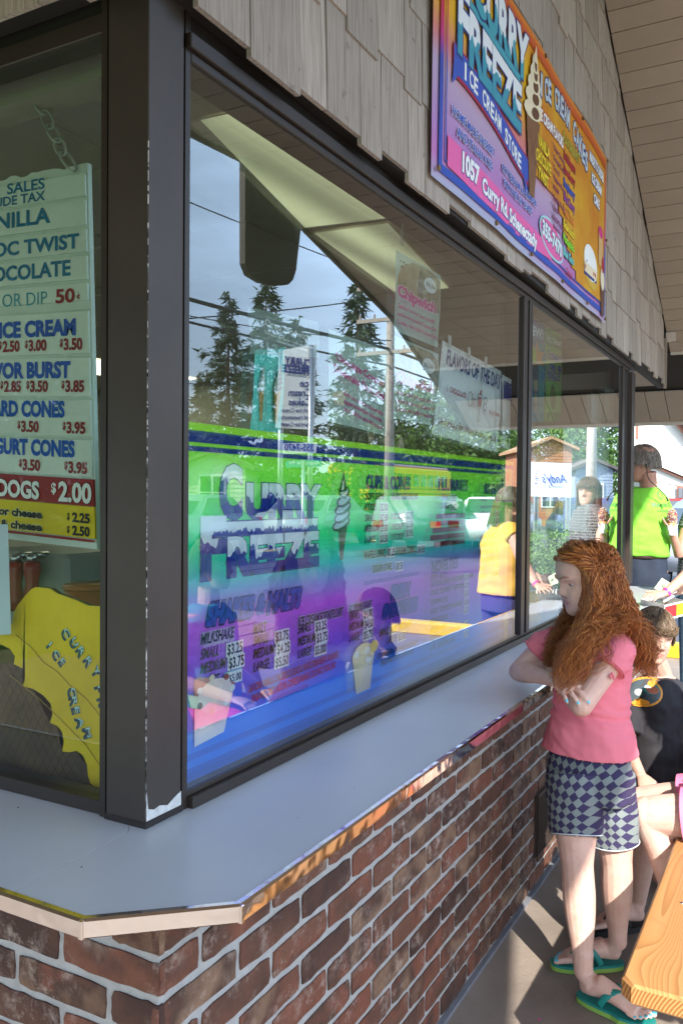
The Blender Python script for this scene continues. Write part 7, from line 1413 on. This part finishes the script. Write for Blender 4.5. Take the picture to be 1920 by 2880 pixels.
def car(loc, ang, label, paint, kind='sedan', L=4.5, W=1.78, H=1.45):
    e = empty('parked_car', loc, label, 'car'); cs, sn = math.cos(ang), math.sin(ang)
    T_ = lambda x, y, z: (loc[0]+x*cs-y*sn, loc[1]+x*sn+y*cs, loc[2]+z)
    prof = {'sedan': [(-.5, .30), (-.5, .55), (-.47, .66), (-.33, .70), (-.19, 1.0), (.10, 1.0), (.26, .70), (.46, .60), (.5, .50), (.5, .28)],
            'suv': [(-.5, .28), (-.5, .62), (-.47, .98), (-.42, 1.0), (.08, 1.0), (.22, .68), (.46, .60), (.5, .48), (.5, .26)],
            'pickup': [(-.5, .28), (-.5, .62), (-.12, .62), (-.10, .98), (.08, 1.0), (.2, .66), (.46, .62), (.5, .48), (.5, .26)]}[kind]
    m = MB(); sec = []
    for x, z in prof:
        t = max(0, (z-.66)/.34); w_ = W/2*(1-.14*t); sec.append([T_(x*L, -w_, z*H), T_(x*L, w_, z*H)])
    n_ = len(sec); vs_ = [p for s_ in sec for p in s_]; fs = [(2*i, 2*i+2, 2*i+3, 2*i+1) for i in range(n_-1)]+[(2*n_-2, 0, 1, 2*n_-1), tuple(2*i+1 for i in range(n_)), tuple(2*i for i in range(n_-1, -1, -1))]
    b_ = bmesh.new(); bv = [b_.verts.new(v) for v in vs_]; 
    for f in fs: b_.faces.new([bv[i] for i in f])
    bmesh.ops.recalc_face_normals(b_, faces=b_.faces); bmesh.ops.bevel(b_, geom=b_.edges[:], offset=.06, segments=3, affect='EDGES', clamp_overlap=True); me = bpy.data.meshes.new('body'); b_.to_mesh(me); b_.free(); me.materials.append(paint); me.polygons.foreach_set('use_smooth', [True]*len(me.polygons)); put('body', me, e)
    gls = mat('car_glass', (.02, .03, .035), .05, 0, spec=1)
    def gp_(pts, nm='side_window'): MB().add([T_(*p) for p in pts], [tuple(range(len(pts)))]).build(nm, gls, e)
    xa, xb = {'sedan': (-.29, .21), 'suv': (-.43, .19), 'pickup': (-.08, .17)}[kind]
    for s_ in (-1, 1):
        w1, w2 = s_*(W/2+.004), s_*(W/2*.875+.004); mid = (xa+xb)/2
        for (u0_, u1_, k0, k1) in ((xa, mid-.006, .10, 0), (mid+.006, xb, 0, .10)) if kind != 'pickup' else ((xa, xb, 0, .08),):
            gp_([(u0_*L, w1*.985, .72*H), (u1_*L, w1*.985, .72*H), ((u1_-k1)*L, w2*1.01, .95*H), ((u0_+k0)*L, w2*1.01, .95*H)])
    xr_, xf = {'sedan': (-.33, .26), 'suv': (-.47, .22), 'pickup': (-.12, .2)}[kind]; xr2, xf2 = {'sedan': (-.19, .10), 'suv': (-.44, .08), 'pickup': (-.10, .08)}[kind]
    f_ = .012; 
    gp_([((xf+.002)*L, -W*.42, .73*H), ((xf+.002)*L, W*.42, .73*H), ((xf2+.012)*L, W*.38, .97*H), ((xf2+.012)*L, -W*.38, .97*H)], 'windscreen'); gp_([((xr_-.002)*L, -W*.42, .74*H), ((xr_-.002)*L, W*.42, .74*H), ((xr2-.012)*L, W*.38, .96*H), ((xr2-.012)*L, -W*.38, .96*H)], 'rear_window')
    tyre, rim_ = mat('tyre', (.015, .015, .016), .8, .1), mat('rim', (.45, .46, .48), .3, .05, metal=.8)
    for x in (-.31, .31):
        for s_ in (-1, 1):
            a = T_(x*L, s_*(W/2-.20), .33); b2 = T_(x*L, s_*(W/2+.005), .33); w_ = MB().tube([a, b2], .33, 24).build('wheel', tyre, e, True); c2 = T_(x*L, s_*(W/2+.015), .33); MB().tube([b2, c2], .20, 18).build('rim', rim_, w_)
    for s_ in (-1, 1):
        MB().box((-.02, -.02, 0), (.02, .02, .01)) if 0 else None
        m = MB(); x0 = L/2-.03; m.add([T_(x0+.045, s_*W*.30, .56*H), T_(x0+.045, s_*W*.44, .56*H), T_(x0+.045, s_*W*.44, .48*H), T_(x0+.045, s_*W*.30, .48*H)], [(0, 1, 2, 3)]); m.build('headlight', mat('lamp_clear', (.7, .7, .68), .15, 0), e)
        m = MB(); m.add([T_(-x0-.045, s_*W*.32, .60*H), T_(-x0-.045, s_*W*.46, .60*H), T_(-x0-.045, s_*W*.46, .50*H), T_(-x0-.045, s_*W*.32, .50*H)], [(0, 1, 2, 3)]); m.build('tail_light', mat('lamp_red', (.4, .02, .02), .2, 0), e)
    return e
pnt = lambda nm, c: mat(nm, c, .22, .02, metal=.25)
q = P(1905, 1560, 12.6); car((q.x+.9, q.y+1.2, -.012), 1.2, 'silver car parked just past the yellow wheel stop', pnt('paint_silver', (.42, .43, .47)), 'sedan')
q = P(1700, 1440, 22); car((q.x+1.0, q.y+4, -.012), .3, 'red parked car seen through the end pane', pnt('paint_red', (.25, .03, .03)), 'suv')

# ================================================================== the street side that the window mirrors
def tree_con(loc, h_, r_, label, seed=1, n_=5200, col_=(.045, .08, .04)):
    e = empty('spruce_tree', loc, label, 'tree', 'trees across the street'); rg_ = np.random.default_rng(seed); MB().tube([(loc[0], loc[1], loc[2]), (loc[0], loc[1], loc[2]+h_*.96)], [.16, .02], 8).build('trunk', mat('bark', (.10, .07, .05), .9, .2), e)
    m = MB(); nb = int(h_*11)
    for i in range(nb):
        z = (i+rg_.random())/nb; R_ = r_*(1-z)**.8*rg_.uniform(.55, 1.12)+.08; a = rg_.uniform(0, 6.283); zz = loc[2]+.8+z*(h_-.9)
        k = 9; 
        for s_ in range(int(7+R_*17)):
            t = rg_.uniform(.1, 1); dr = R_*t; an = a+rg_.normal(0, .10/max(t, .3)); c_ = np.array([loc[0]+math.cos(an)*dr, loc[1]+math.sin(an)*dr, zz-.22*dr+.25*(t**3)*R_*.3+rg_.normal(0, .05)])
            for q_ in range(2):
                d1 = rg_.normal(0, 1, 3)*.5+np.array([math.cos(an), math.sin(an), -.5]); d1 /= np.linalg.norm(d1); d2 = rg_.normal(0, 1, 3); ln = rg_.uniform(.18, .42); w_ = rg_.uniform(.03, .07)
                d2 = np.cross(d1, d2); d2 /= np.linalg.norm(d2); p = c_+rg_.normal(0, .06, 3); m.add([p-d2*w_, p+d2*w_, p+d1*ln], [(0, 1, 2)])
    c_ = m.build('crown', mat('spruce_green', col_, .85, .35, 2), e); return e
def tree_leaf(loc, h_, r_, label, seed=1, dens=1.0, m_=None, name='leafy_tree', trunk=True, low=.06):
    e = empty(name, loc, label, 'tree' if trunk else 'shrub', 'trees across the street' if trunk else None); rg_ = np.random.default_rng(seed); bk_ = mat('bark', (.10, .07, .05), .9, .2); m = MB()
    top = loc[2]+h_; base = loc[2]+(h_*low if trunk else .05)
    if trunk:
        t_ = MB(); t_.tube([(loc[0], loc[1], loc[2]), (loc[0]+.1, loc[1], loc[2]+h_*.4), (loc[0], loc[1], loc[2]+h_*.7)], [.22, .15, .06], 8)
        for i in range(7): a = i*.9+seed; z = h_*(.38+.05*i); t_.tube([(loc[0]+.05, loc[1], loc[2]+z), (loc[0]+math.cos(a)*r_*.6, loc[1]+math.sin(a)*r_*.6, loc[2]+z+h_*.2)], [.07, .02], 6)
        t_.build('trunk', bk_, e)
    nc = int(26*dens) if trunk else 18
    for c_ in range(nc):
        a, z, rr_ = rg_.uniform(0, 6.28), rg_.random(), rg_.random()**.5; cc = np.array([loc[0]+math.cos(a)*rr_*r_*.8, loc[1]+math.sin(a)*rr_*r_*.8, base+(top-base)*(.1+.85*z*(1-.4*rr_))]); cr_ = r_*rg_.uniform(.22, .42)
        n_ = int(150*dens)
        P_ = rg_.normal(0, 1, (n_, 3)); P_ /= np.linalg.norm(P_, axis=1, keepdims=True); P_ = cc+P_*cr_*rg_.uniform(.5, 1.05, (n_, 1))*np.array([1, 1, .75]); d1 = rg_.normal(0, 1, (n_, 3)); d2 = rg_.normal(0, 1, (n_, 3)); s_ = rg_.uniform(.04, .10, (n_, 1))*max(.45, r_/3)*(2.3 if h_ > 5 else 1)
        d1 /= np.linalg.norm(d1, axis=1, keepdims=True); d2 /= np.linalg.norm(d2, axis=1, keepdims=True)
        vs_ = np.stack([P_, P_+d1*s_, P_+d2*s_], axis=1).reshape(-1, 3); m.add(vs_.tolist(), [(3*i, 3*i+1, 3*i+2) for i in range(n_)])
    m.build('crown' if trunk else 'foliage', m_ or mat('leaf_green', (.07, .14, .02), .7, .4, 1.5), e); return e
def G(u, Z, z=-.16): p = PM(u, 1500, Z); return (p.x, p.y, z)
tree_con(G(640, 34), 9.6, 2.6, 'broad spruce at the left of the row across the street', 1); tree_con(G(745, 33), 10.0, 2.6, 'spruce in the middle of the row across the street', 2); tree_con(G(835, 34), 8.6, 2.2, 'shorter spruce beside the white road sign', 3)
tree_con(G(1000, 30), 9.2, 1.9, 'tall narrow spruce standing alone past the road sign', 4); tree_con(G(565, 40), 7.0, 2.4, 'lowest spruce at the far left of the row', 5, ); tree_leaf(G(470, 40), 7.5, 2.2, 'round green tree beyond the corner post', 6)
for i, (u, Z, h_, r_) in enumerate(((1120, 66, 12.5, 5.4), (1200, 66, 12.5, 5.2), (1290, 66, 12.5, 5.4), (1380, 68, 12, 5.2), (1545, 60, 10.5, 4.2), (1620, 52, 10, 4), (1665, 50, 9.5, 3.2))):
    tree_leaf(G(u, Z), h_, r_, ('leafy tree left of the yellow bus', 'leafy tree behind the front of the bus', 'leafy tree behind the middle of the bus', 'leafy tree behind the tail of the bus', 'big tree above the brown shop', 'big tree left of the utility pole', 'tree right of the utility pole')[i], 20+i, 1.2)
hg = MB(); rg_ = np.random.default_rng(77)
for u0_, u1_, Z_, h_ in ((1040, 1480, 64, 5.0),):
    a, b_ = Vector(G(u0_, Z_)), Vector(G(u1_, Z_)); n_ = 14000; t = rg_.random(n_); c_ = np.array([V3(a)*(1-x)+V3(b_)*x for x in t])+np.stack([rg_.normal(0, .35, n_), rg_.normal(0, .35, n_), rg_.random(n_)*h_], 1); d1, d2 = rg_.normal(0, .22, (n_, 3)), rg_.normal(0, .22, (n_, 3)); vs_ = np.stack([c_, c_+d1, c_+d2], 1).reshape(-1, 3); hg.add(vs_.tolist(), [(3*i, 3*i+1, 3*i+2) for i in range(n_)])
tag(hg.build('hedge', mat('hedge_green', (.06, .12, .02), .8, .4, 2)), 'long clipped green hedge behind the yellow bus', 'hedge')
tree_leaf(G(1590, 14), 1.7, .95, 'dense sunlit bush under the barber sign', 31, 1.5, mat('bush_green', (.12, .22, .05), .6, .4, 3), 'bush', False); tree_leaf(G(1545, 13), 1.25, .6, 'smaller round bush beside the dense one', 32, 1.3, mat('bush_green', (.12, .22, .05), .6, .4, 3), 'bush', False)
S(MB().box((13, -40, -.3), (60, 60, -.10)).build('lawn', grass_m))
# road across the view
ra = Vector(G(1000, 22)); 
rd = MB(); rd.box((7.2, -60, -.2), (12.6, 140, -.004)); S(rd.build('road', asphalt))
ln = MB(); ln.box((9.84, -60, -.01), (9.94, 140, .0)); ln.box((9.99, -60, -.01), (10.09, 140, .0)); S(ln.build('road_marking', mat('road_paint', (.7, .55, .05), .7, .1)))
# utility pole with arms, second pole, wires
wpole = mat('pole_wood', (.36, .31, .26), .9, .2, 8, .3, 40)
def pole(loc, h_, label, arms=3):
    e = empty('utility_pole', loc, label, 'utility pole', 'utility poles along the street'); MB().tube([(loc[0], loc[1], loc[2]), (loc[0], loc[1], loc[2]+h_)], [.17, .11], 12).build('post', wpole, e, True)
    for i in range(arms):
        z = loc[2]+h_-.4-i*1.0; a = MB().box((loc[0]-1.1, loc[1]-.14, z), (loc[0]+1.1, loc[1]-.04, z+.11)).build('crossarm', wpole, e)
        for x in (-1.0, -.5, .5, 1.0): MB().tube([(loc[0]+x, loc[1]-.09, z+.11), (loc[0]+x, loc[1]-.09, z+.24)], .035, 8).build('insulator', mat('porcelain', (.4, .3, .25), .3, .05), a)
    return e
g1 = G(1093, 26); pole(g1, 8.3, 'pale utility pole with three crossarms beside the spruce'); g2 = G(1660, 24); pole(g2, 5.9, 'weathered utility pole behind the end pane', 1); g0 = (g1[0]+3, g1[1]-38, g1[2]); pole(g0, 9.6, 'utility pole far behind the photographer')
blackw = mat('cable_black', (.02, .02, .022), .6, 0)
we = empty('power_lines', (g1[0], g1[1], 8), 'bundle of black power lines strung between the poles', 'power lines')
def wire(a, b_, sag, r_=.02):
    a, b_ = Vector(a), Vector(b_); MB().tube([a.lerp(b_, t)-UP*sag*4*t*(1-t) for t in [i/14 for i in range(15)]], r_, 5).build('wire', blackw, we)
for z, r_ in ((8.0, .016), (5.9, .05), (5.4, .03)): 
    for dx in (0,): wire((g1[0]+dx, g1[1], z), (g0[0]+dx, g0[1], z+1.3), .7, r_); wire((g1[0]+dx, g1[1], z), (g2[0]+dx-1, g2[1]+30, z), .8, r_)
wire(PM(400, 905, 20), PM(1130, 828, 34), .1, .02); wire(PM(400, 860, 24), PM(1100, 958, 24), .15, .015); wire(PM(430, 1060, 20), PM(700, 1085, 30), .1, .015)
# road sign with the shop's panel
sg = PM(848, 1100, 15); sn_ = empty('road_sign', (sg.x, sg.y, -.16), 'white shop sign panel on a post with a phone number board', 'sign'); 
Ur = (Vector((0, 0, 0))+Vector((-1, .0, 0))); 
tl, tr_, br, bl = (PM(u, v, 15) for u, v in ((787, 985), (892, 968), (884, 1208), (776, 1203)))
# in the mirror left and right swap, so the panel's own right edge is the mirrored left one
def panel(name, parent, cs_, m, t=.06):
    c = sum(cs_, Vector())/4; n_ = (cs_[1]-cs_[0]).cross(cs_[3]-cs_[0]).normalized(); tow = Vector((MIR, 4, 1.5))-c; n_ = n_ if n_.dot(tow) > 0 else -n_; MB().slab(cs_ if (cs_[1]-cs_[0]).cross(cs_[3]-cs_[0]).dot(n_) > 0 else cs_[::-1], n_, t).build(name, m, parent); return n_
n_ = panel('panel', sn_, [tl, tr_, br, bl], offw)
Uu = (tl-tr_); Uu.z = 0; W_ = Uu.length; Uu.normalize(); H_ = (tl-bl).length
Sg = Print(br, Uu, UP, sn_); 
if Sg.N.dot(n_) < 0: Sg.N = -Sg.N
Sg.text('CURRY', W_*.08, H_*.80, H_*.09, NAVY, w=W_*.7, bold=.05, k=.01, slope=.12); Sg.text('FREEZE', W_*.14, H_*.70, H_*.09, NAVY, w=W_*.7, bold=.05, k=.01, slope=.12)
for i, (t_, h_, w2) in enumerate((('Ice', .085, .3), ('Cream', .085, .6), ('Cakes', .085, .6), ('Soft Ice Cream', .05, .8), ('and Homemade', .05, .8), ('Hard Ice Cream', .05, .8))): Sg.text(t_, W_*.08, H_*(.55, .43, .31, .22, .13, .04)[i], H_*h_, NAVY, w=W_*w2, bold=.025, k=.01)
Sg.done()
c4 = [PM(u, v, 15) for u, v in ((797, 1247), (893, 1244), (890, 1274), (795, 1277))]; n2 = panel('number_board', sn_, c4, offw, .03); Sg = Print(c4[2], Uu, UP, sn_)
if Sg.N.dot(n2) < 0: Sg.N = -Sg.N
Sg.text('355-7470', .04, .04, (c4[1]-c4[2]).length*.6, NAVY, w=(c4[0]-c4[1]).length*.85, bold=.02, k=.01); Sg.done()
for f_ in (.15, .85): q = tl.lerp(tr_, f_); MB().tube([(q.x, q.y, -.16), (q.x, q.y, q.z)], .05, 8).build('post', steel, sn_, True) if f_ > .5 else MB().tube([(q.x+.08, q.y, -.16), (q.x+.08, q.y, q.z)], .05, 8).build('post', steel, sn_, True)
# street name sign
c4 = [PM(u, v, 13) for u, v in ((805, 1296), (905, 1292), (905, 1312), (805, 1315))]; e = empty('street_sign', tuple(c4[0]), 'small teal street name sign on a thin pole', 'sign'); n2 = panel('blade', e, c4, TEAL, .02); Sg = Print(c4[2], Uu, UP, e)
if Sg.N.dot(n2) < 0: Sg.N = -Sg.N
Sg.text('Augustine Av', .03, .03, (c4[1]-c4[2]).length*.55, WHITE, w=(c4[0]-c4[1]).length*.85, k=.006); Sg.done(); q = c4[0].lerp(c4[1], .5); MB().tube([(q.x, q.y, -.16), (q.x, q.y, q.z)], .03, 8).build('pole', steel, e, True)
# barber sign
c4 = [PM(u, v, 18) for u, v in ((1494, 1299), (1607, 1303), (1606, 1399), (1493, 1396))]; e = empty('barber_sign', (c4[0].x, c4[0].y, -.1), 'white barber shop sign board above the bush', 'sign'); n2 = panel('panel', e, c4, mat('sign_white', (.8, .8, .8), .5, 0), .08)
Ub = (c4[0]-c4[1]); Ub.z = 0; Wb = Ub.length; Ub.normalize(); Hb = (c4[0]-c4[3]).length; Sg = Print(c4[2], Ub, UP, e)
if Sg.N.dot(n2) < 0: Sg.N = -Sg.N
Sg.text("Andy's", Wb*.1, Hb*.42, Hb*.25, ROYAL, w=Wb*.6, shear=.3, k=.01, bold=.01); Sg.text('Barber Shop', Wb*.22, Hb*.28, Hb*.09, GREYI, w=Wb*.45, k=.01)
for i in range(6): Sg.rect(Wb*.84, Hb*(.38+.07*i), Wb*.9, Hb*(.41+.07*i), RED if i % 2 else ROYAL, .01)
Sg.done()
for q in (c4[0].lerp(c4[1], .1), c4[0].lerp(c4[1], .9)): MB().tube([(q.x, q.y+.1, -.1), (q.x, q.y+.1, q.z)], .06, 8).build('post', steel, e)
# houses mirrored
def house(u0_, u1_, Z, vt, label, m, roofc, gable=True, name='house', d=6):
    a, b_ = Vector(G(u0_, Z)), Vector(G(u1_, Z)); zt_ = PM((u0_+u1_)/2, vt, Z).z; e = empty(name, tuple(a.lerp(b_, .5)), label, 'house' if name == 'house' else 'shop'); u_ = (b_-a); w_ = u_.length; u_.normalize(); bk_ = u_.cross(UP); bk_ = bk_ if bk_.x > 0 else -bk_
    poly = ccw([(p.x, p.y) for p in (a+bk_*.02, b_+bk_*.02, b_+bk_*d, a+bk_*d)]); MB().prism(poly, -.16, zt_).build('wall', m, e)
    z = -.16; sd = MB(); nn = -bk_
    while z < zt_-.02: p = [a+UP*(z+.16)+nn*.02, b_+UP*(z+.16)+nn*.02, b_+UP*(min(z+.15, zt_)+.16), a+UP*(min(z+.15, zt_)+.16)]; sd.add(p+[a+UP*(z+.16), b_+UP*(z+.16)], [(0, 1, 2, 3), (4, 5, 1, 0)]); z += .15
    sd.build('siding', m, e)['kind'] = 'stuff'
    rh = w_*.22 if gable else .8; mid = a.lerp(b_, .5); z1 = zt_; ov = .3
    A0, B0, C0 = a-u_*ov+nn*ov, b_+u_*ov+nn*ov, mid+nn*ov
    r = MB(); pts = [Vector((A0.x, A0.y, z1-.1)), Vector((C0.x, C0.y, z1+rh)), Vector((B0.x, B0.y, z1-.1))]; bkp = [p+bk_*(d+.6) for p in pts]; t_ = Vector((0, 0, .14))
    for i in (0, 1): r.add([pts[i], pts[i+1], bkp[i+1], bkp[i], pts[i]+t_, pts[i+1]+t_, bkp[i+1]+t_, bkp[i]+t_], [(3, 2, 1, 0), (4, 5, 6, 7), (0, 1, 5, 4), (1, 2, 6, 5), (2, 3, 7, 6), (3, 0, 4, 7)])
    r.build('roof', roofc, e); MB().add([Vector((a.x, a.y, z1)), Vector((b_.x, b_.y, z1)), Vector((mid.x, mid.y, z1+rh))], [(0, 1, 2)]).build('gable_wall', m, e)
    for k in range(max(1, int(w_/2.2))):
        for zz in ((.9, 3.6) if zt_ > 4.5 else (.9,)):
            c_ = a+u_*(w_*(k+.5)/max(1, int(w_/2.2)))+nn*.03; c_.z = 0; fr__ = MB().slab([c_-u_*.45+UP*zz, c_+u_*.45+UP*zz, c_+u_*.45+UP*(zz+1.2), c_-u_*.45+UP*(zz+1.2)], nn, -.03).build('window', whtrim, e)
            for sx in (-1, 1):
                for sz in (0, 1): q0 = c_+nn*.035+u_*(.21*sx)+UP*(zz+.07+.55*sz); MB().slab([q0-u_*.17, q0+u_*.17, q0+u_*.17+UP*.5, q0-u_*.17+UP*.5], nn, -.012).build('pane', winm, fr__)
    return e
cream_s = mat('cream_siding', (.62, .60, .52), .6, .04); orr = mat('orange_brick', (.40, .17, .09), .8, .15, 6); orroof = mat('tan_roof', (.42, .24, .13), .85, .15, 5)
house(505, 690, 28, 1315, 'cream two storey house with white window frames at the left across the street', cream_s, roofm)
shp = house(1484, 1605, 42, 1262, 'low orange brick shop with a tan roof above the barber sign', orr, orroof, name='shop_building'); house(1615, 1720, 40, 1320, 'small blue grey house right of the barber sign', mat('blue_siding', (.22, .27, .34), .6, .1), roofm); house(900, 1010, 62, 1350, 'small pale house far down the street', cream_s, roofm)
# bus
def bus():
    f0, f1 = PM(1045, 1400, 40), PM(1340, 1400, 54); a, b_ = Vector((f0.x, f0.y, -.0)), Vector((f1.x, f1.y, 0)); u_ = (b_-a); u_.z = 0; L_ = min(u_.length, 11); u_.normalize(); s_ = u_.cross(UP); s_ = s_ if s_.x > 0 else -s_
    e = empty('school_bus', tuple(a), 'yellow school bus parked across the street', 'bus'); yb = mat('bus_yellow', (.75, .38, .01), .35, .04); blk_ = mat('bus_black', (.02, .02, .02), .4, 0); wg = mat('car_glass', (.02, .03, .035), .05, 0, spec=1); T_ = lambda x, y, z: a+u_*x+s_*y+UP*z
    def bx(x0, x1, y0_, y1_, z0, z1, m, nm):
        p = [T_(x, y, z) for z in (z0, z1) for x, y in ((x0, y0_), (x1, y0_), (x1, y1_), (x0, y1_))]; b2 = bmesh.new(); v = [b2.verts.new(q) for q in p]
        for f in ((3, 2, 1, 0), (4, 5, 6, 7), (0, 1, 5, 4), (1, 2, 6, 5), (2, 3, 7, 6), (3, 0, 4, 7)): b2.faces.new([v[i] for i in f])
        bmesh.ops.recalc_face_normals(b2, faces=b2.faces)
        if min(x1-x0, y1_-y0_, z1-z0) > .5: bmesh.ops.bevel(b2, geom=b2.edges[:], offset=.14, segments=3, affect='EDGES')
        me = bpy.data.meshes.new(nm); b2.to_mesh(me); b2.free(); me.materials.append(m); return put(nm, me, e)
    bx(0, L_, 0, 2.4, .55, 2.95, yb, 'body'); bx(.3, L_-.3, .15, 2.25, 2.951, 3.02, whtrim, 'roof_panel')
    for i in range(9): bx(.9+i*1.05, 1.75+i*1.05, -.012, -.002, 1.9, 2.55, wg, 'side_window')
    for z in (1.15, 1.5, 1.75): bx(.1, L_-.1, -.015, -.003, z, z+.06, blk_, 'rub_rail')
    bx(-.012, -.002, .25, 1.1, 1.75, 2.5, wg, 'rear_window'); bx(-.012, -.002, 1.3, 2.15, 1.75, 2.5, wg, 'rear_window'); bx(-.014, -.003, .3, 2.1, 2.65, 2.85, blk_, 'name_band')
    Pb = Print(T_(-.02, 2.0 if u_.cross(UP).dot(s_) > 0 else .4, 2.68), -s_ if True else s_, UP, e); Pb.N = -u_; Pb.text('SCHOOL BUS', 0, 0, .14, YEL, w=1.55, k=.004, bold=.03); Pb.done()
    for y_ in (.15, .45, 1.85, 2.15): bx(-.03, -.002, y_-.08, y_+.08, 2.62, 2.78, RED, 'warning_light')
    for x in (2.2, L_-1.6):
        for y_ in (.02, 2.1): c_ = T_(x, y_, .5); MB().tube([c_, c_+s_*.28], .5, 20).build('wheel', mat('tyre', (.015, .015, .016), .8), e, True)
    return e
bus()
for (u, Z, ang, lb, c_, kd) in ((540, 19, 1.35, 'pale parked car at the far left of the street reflection', (.5, .52, .52), 'sedan'), (900, 24, 1.5, 'light green parked car beyond the road sign', (.35, .45, .38), 'sedan'), (1205, 22, 1.4, 'grey parked car in front of the bus', (.3, .32, .34), 'suv'), (1400, 22, 1.4, 'white pickup truck near the barber sign', (.72, .72, .72), 'pickup'), (1665, 21, 1.2, 'dark blue parked car by the second pole', (.04, .06, .12), 'sedan')):
    q = G(u, Z, -.012); car(q, ang, lb, pnt('paint_%d' % u, c_), kd)
# unseen planting added behind the camera so the left pane mirrors something dark
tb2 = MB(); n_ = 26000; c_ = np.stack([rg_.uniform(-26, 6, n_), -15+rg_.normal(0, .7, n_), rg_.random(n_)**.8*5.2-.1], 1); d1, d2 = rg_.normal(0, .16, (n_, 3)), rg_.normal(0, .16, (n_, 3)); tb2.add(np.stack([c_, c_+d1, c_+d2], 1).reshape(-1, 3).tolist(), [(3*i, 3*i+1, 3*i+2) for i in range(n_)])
tag(tb2.build('added_tree_belt', mat('hedge_dark', (.035, .07, .02), .8, .4, 2)), kind='stuff')
# trees behind the white house
for i, (u, Z, h_) in enumerate(((1905, 60, 15), (1690, 62, 11), (1640, 58, 12), (1560, 60, 11))):
    p = P(u, 1500, Z); tree_leaf((p.x, p.y, -.16), h_, 4.5, ('tree showing above the right gable of the white house', 'tree left of the white house', 'bushy tree seen through the end pane', 'tree seen through the shop past the worker')[i], 50+i, 1.2)
